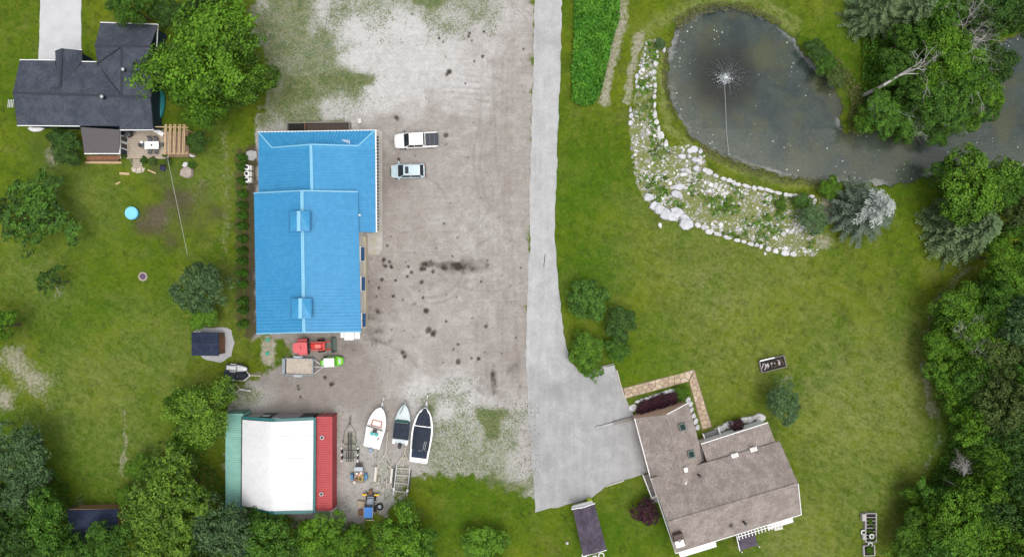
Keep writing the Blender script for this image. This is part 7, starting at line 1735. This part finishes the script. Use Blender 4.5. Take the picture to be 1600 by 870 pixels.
# containers and tarp roof ---------------------------------------
def container(name, label, x0, x1, y0, y1, paint, vents=()):
    zt = 2.6; q = up([(x0, y0, zt), (x1, y0, zt), (x1, y1, zt), (x0, y1, zt)]); cx, cy = (q[0][0] + q[1][0]) / 2, (q[0][1] + q[3][1]) / 2; wx_, wy_ = q[1][0] - q[0][0], q[0][1] - q[3][1]
    t = thing(name, label, 'shipping container', (cx, cy, 0)); n_ = int(wy_ / .3)
    MB().box(0, 0, .1, wx_ - .1, wy_ - .1, zt - .16).build('shell', paint, t)
    m = MB()
    for k in range(n_): m.hull8([(-wx_/2 + .1, -wy_/2 + .2 + k * (wy_ - .4) / n_, zt - .07), (wx_/2 - .1, -wy_/2 + .2 + k * (wy_ - .4) / n_, zt - .07), (wx_/2 - .1, -wy_/2 + .36 + k * (wy_ - .4) / n_, zt - .07), (-wx_/2 + .1, -wy_/2 + .36 + k * (wy_ - .4) / n_, zt - .07)] + [(a_, b_, zt - .01) for a_, b_ in ((-wx_/2 + .1, -wy_/2 + .23 + k * (wy_ - .4) / n_), (wx_/2 - .1, -wy_/2 + .23 + k * (wy_ - .4) / n_), (wx_/2 - .1, -wy_/2 + .33 + k * (wy_ - .4) / n_), (-wx_/2 + .1, -wy_/2 + .33 + k * (wy_ - .4) / n_))])
    m.build('roof_corrugation', paint, t)
    m = MB()
    for s_ in (-1, 1):
        for k in range(n_): m.box(s_ * (wx_/2 - .045), -wy_/2 + .3 + k * (wy_ - .4) / n_, .2, .05, .14, zt - .45)
    m.build('side_corrugation', paint, t)
    for u, v, a_, b_ in ((-wx_/2 + .05, 0, .12, wy_), (wx_/2 - .05, 0, .12, wy_), (0, wy_/2 - .06, wx_ - .24, .14), (0, -wy_/2 + .06, wx_ - .24, .14)): MB().box(u, v, zt - .12, a_, b_, .13).build('top_rail', paint, t)
    for a_ in (-1, 1):
        for b_ in (-1, 1): MB().box(a_ * (wx_/2 - .08), b_ * (wy_/2 - .08), 0, .17, .17, zt + .03).build('corner_post', paint, t)
    for k, a_ in enumerate((-.85, -.35, .35, .85)): MB().tube([(a_, wy_/2 + .04, .2), (a_, wy_/2 + .04, 2.45)], .03).build('lock_rod', M_STEEL if paint is not C_GREEN else M_PLAST, t); 
    for s_ in (-1, 1): MB().box(s_ * .55, wy_/2 - .03, .15, 1.05, .07, 2.3).build('door', paint, t)
    for px, py in vents:
        q_ = W(px, py, zt); v = MB().lathe([(.26, -.02), (.26, .16), (.17, .16), (.16, .04)], 16, (q_[0] - cx, q_[1] - cy, zt)).build('roof_vent', M_STEEL, t); MB().lathe([(.16, .0), (.16, .08), (.05, .1)], 12, (q_[0] - cx, q_[1] - cy, zt)).build('vent_hole', M_PLAST, v)
    return t, cx, cy
C_RED = mat('red_container_paint', (.40, .045, .050), .55, .14, 1.2, c2=(.46, .075, .075)); C_GREEN = mat('mint_container_paint', (.23, .46, .38), .6, .22, .8, c2=(.15, .36, .32)); C_TEAL = mat('dark_teal_steel', (.02, .14, .14), .5, .2, 3)
container('shipping_container', 'red shipping container with two round roof vents on the right of the white tarp', 492.5, 519, 651, 797, C_RED, ((503.5, 683), (502.5, 771)))
container('shipping_container', 'mint green shipping container on the left of the white tarp, partly under trees', 352.5, 380, 646, 795, C_GREEN)
t = thing('tarp_shelter', 'white tarp roof stretched between the two shipping containers with a dark teal frame', 'shelter', W3(436, 725))
zt = 3.0; nr = 12; V_, F_ = [], []; MTP = mat('white_tarp', (.68, .685, .69), .55, .16, .35, bump=.3, c2=(.58, .585, .60))
e0 = up([(379.5, 655, zt), (490.5, 656, zt)]); e1 = up([(378.5, 789, zt), (489.5, 797.5, zt)])
for i in range(nr + 1):
    f_ = i / nr; a_ = Vector(e0[0]).lerp(Vector(e1[0]), f_); b_ = Vector(e0[1]).lerp(Vector(e1[1]), f_)
    for k in range(13):
        g_ = k / 12; p_ = a_.lerp(b_, g_); sag = .12 * sin(f_ * pi * 7 + k * .8) * (.3 + g_ * (1 - g_)); p_.z += 1.35 * (1 - abs(g_ - .47) / .53) + sag * .6 + random.uniform(-.012, .012); V_.append(p_)
m = MB(); m.v = [tuple(p_) for p_ in V_] + [(p_.x, p_.y, p_.z - .03) for p_ in V_]; nb = len(V_)
for i in range(nr):
    for k in range(12): q_ = i * 13 + k; m.f += [(q_, q_+13, q_+14, q_+1), (nb + q_, nb + q_+1, nb + q_+14, nb + q_+13)]
m.build('tarp', MTP, t, t, smooth=True)
for i in range(2, nr, 3):
    for k0, k1 in ((0, 6), (6, 12)): MB().bar(V_[i * 13 + k0] + Vector((0, 0, .02)), V_[i * 13 + k1] + Vector((0, 0, .02)), .07, .03).build('tarp_seam', MTP, t, t)
rid0 = tuple(V_[6]); rid1 = tuple(V_[nr * 13 + 6])
for p_, q_ in ((e0[0], rid0), (rid0, e0[1]), (e1[0], rid1), (rid1, e1[1])):
    s_ = .22 if p_ in (e0[0], rid0) else -.12
    MB().bar((p_[0], p_[1] + s_, p_[2] + .0), (q_[0], q_[1] + s_, q_[2] + .0), .35, .16).build('frame_beam', C_TEAL, t, t)
for k in (0, 1): MB().bar((e0[k][0] + (.12 if k else -.1), e0[k][1] + .3, zt - .02), (e1[k][0] + (.12 if k else -.1), e1[k][1] - .2, zt - .02), .16 if k == 0 else .32, .16).build('frame_rail', C_TEAL if k else M_PLAST, t, t)
for i, (px, py) in enumerate(((379, 657), (490, 657), (379, 788), (489, 796))): q = W(px, py, zt); MB().box(q[0], q[1], 0, .16, .16, zt - .05).build('post', C_TEAL, t, t)
q0 = W(383, 653, 2.6); q1 = W(488, 653, 2.6); yy = e0[0][1] + .18; xs = np.linspace(q0[0], q1[0], 6)
for k, (m_, h_) in enumerate(((M_STEEL, 2.6), (M_PLAST, 2.6), (mat('greyish_panel', (.30, .27, .28), .6, .15, 2), 2.7), (mat('greyish_panel', (.30, .27, .28)), 2.7), (M_PLAST, 2.6))):
    MB().box((xs[k] + xs[k+1]) / 2, yy, .0, xs[k+1] - xs[k] - .03, .1, h_).build('front_panel', m_, t, t)
MB().box(xs[1] + .7, yy + .06, 1.4, .9, .08, .9).build('window', mat('pale_green_pane', (.45, .58, .52), .3, .1, 2), t, t)
MB().tube([(rid0[0] - .8, rid0[1] + .3, rid0[2] - .55), (rid0[0] - .3, rid0[1] + .38, rid0[2] - .2), (rid0[0] + .3, rid0[1] + .38, rid0[2] - .2), (rid0[0] + .8, rid0[1] + .3, rid0[2] - .55)], .05).build('ridge_brace', M_WHITE, t, t)
t = thing('propane_tank', 'small white box tank at the lower right corner of the red container', 'tank', W3(523, 797), .1); MB().box(0, 0, .1, .75, .9, .8).build('body', M_WHITE, t, bevel=.08); MB().lathe([(.1, .9), (.1, 1.0), (.05, 1.02)], 10).build('cap', M_STEEL, t)
tag(MB().bar(W3(849.6, 417, .065), W3(852, 397, .065), .09, .02).build('tar_strip', mat('black_tar', (.03, .03, .03), .7, .2, 4)), 'thin dark tar strip across the pale road', 'tar strip')
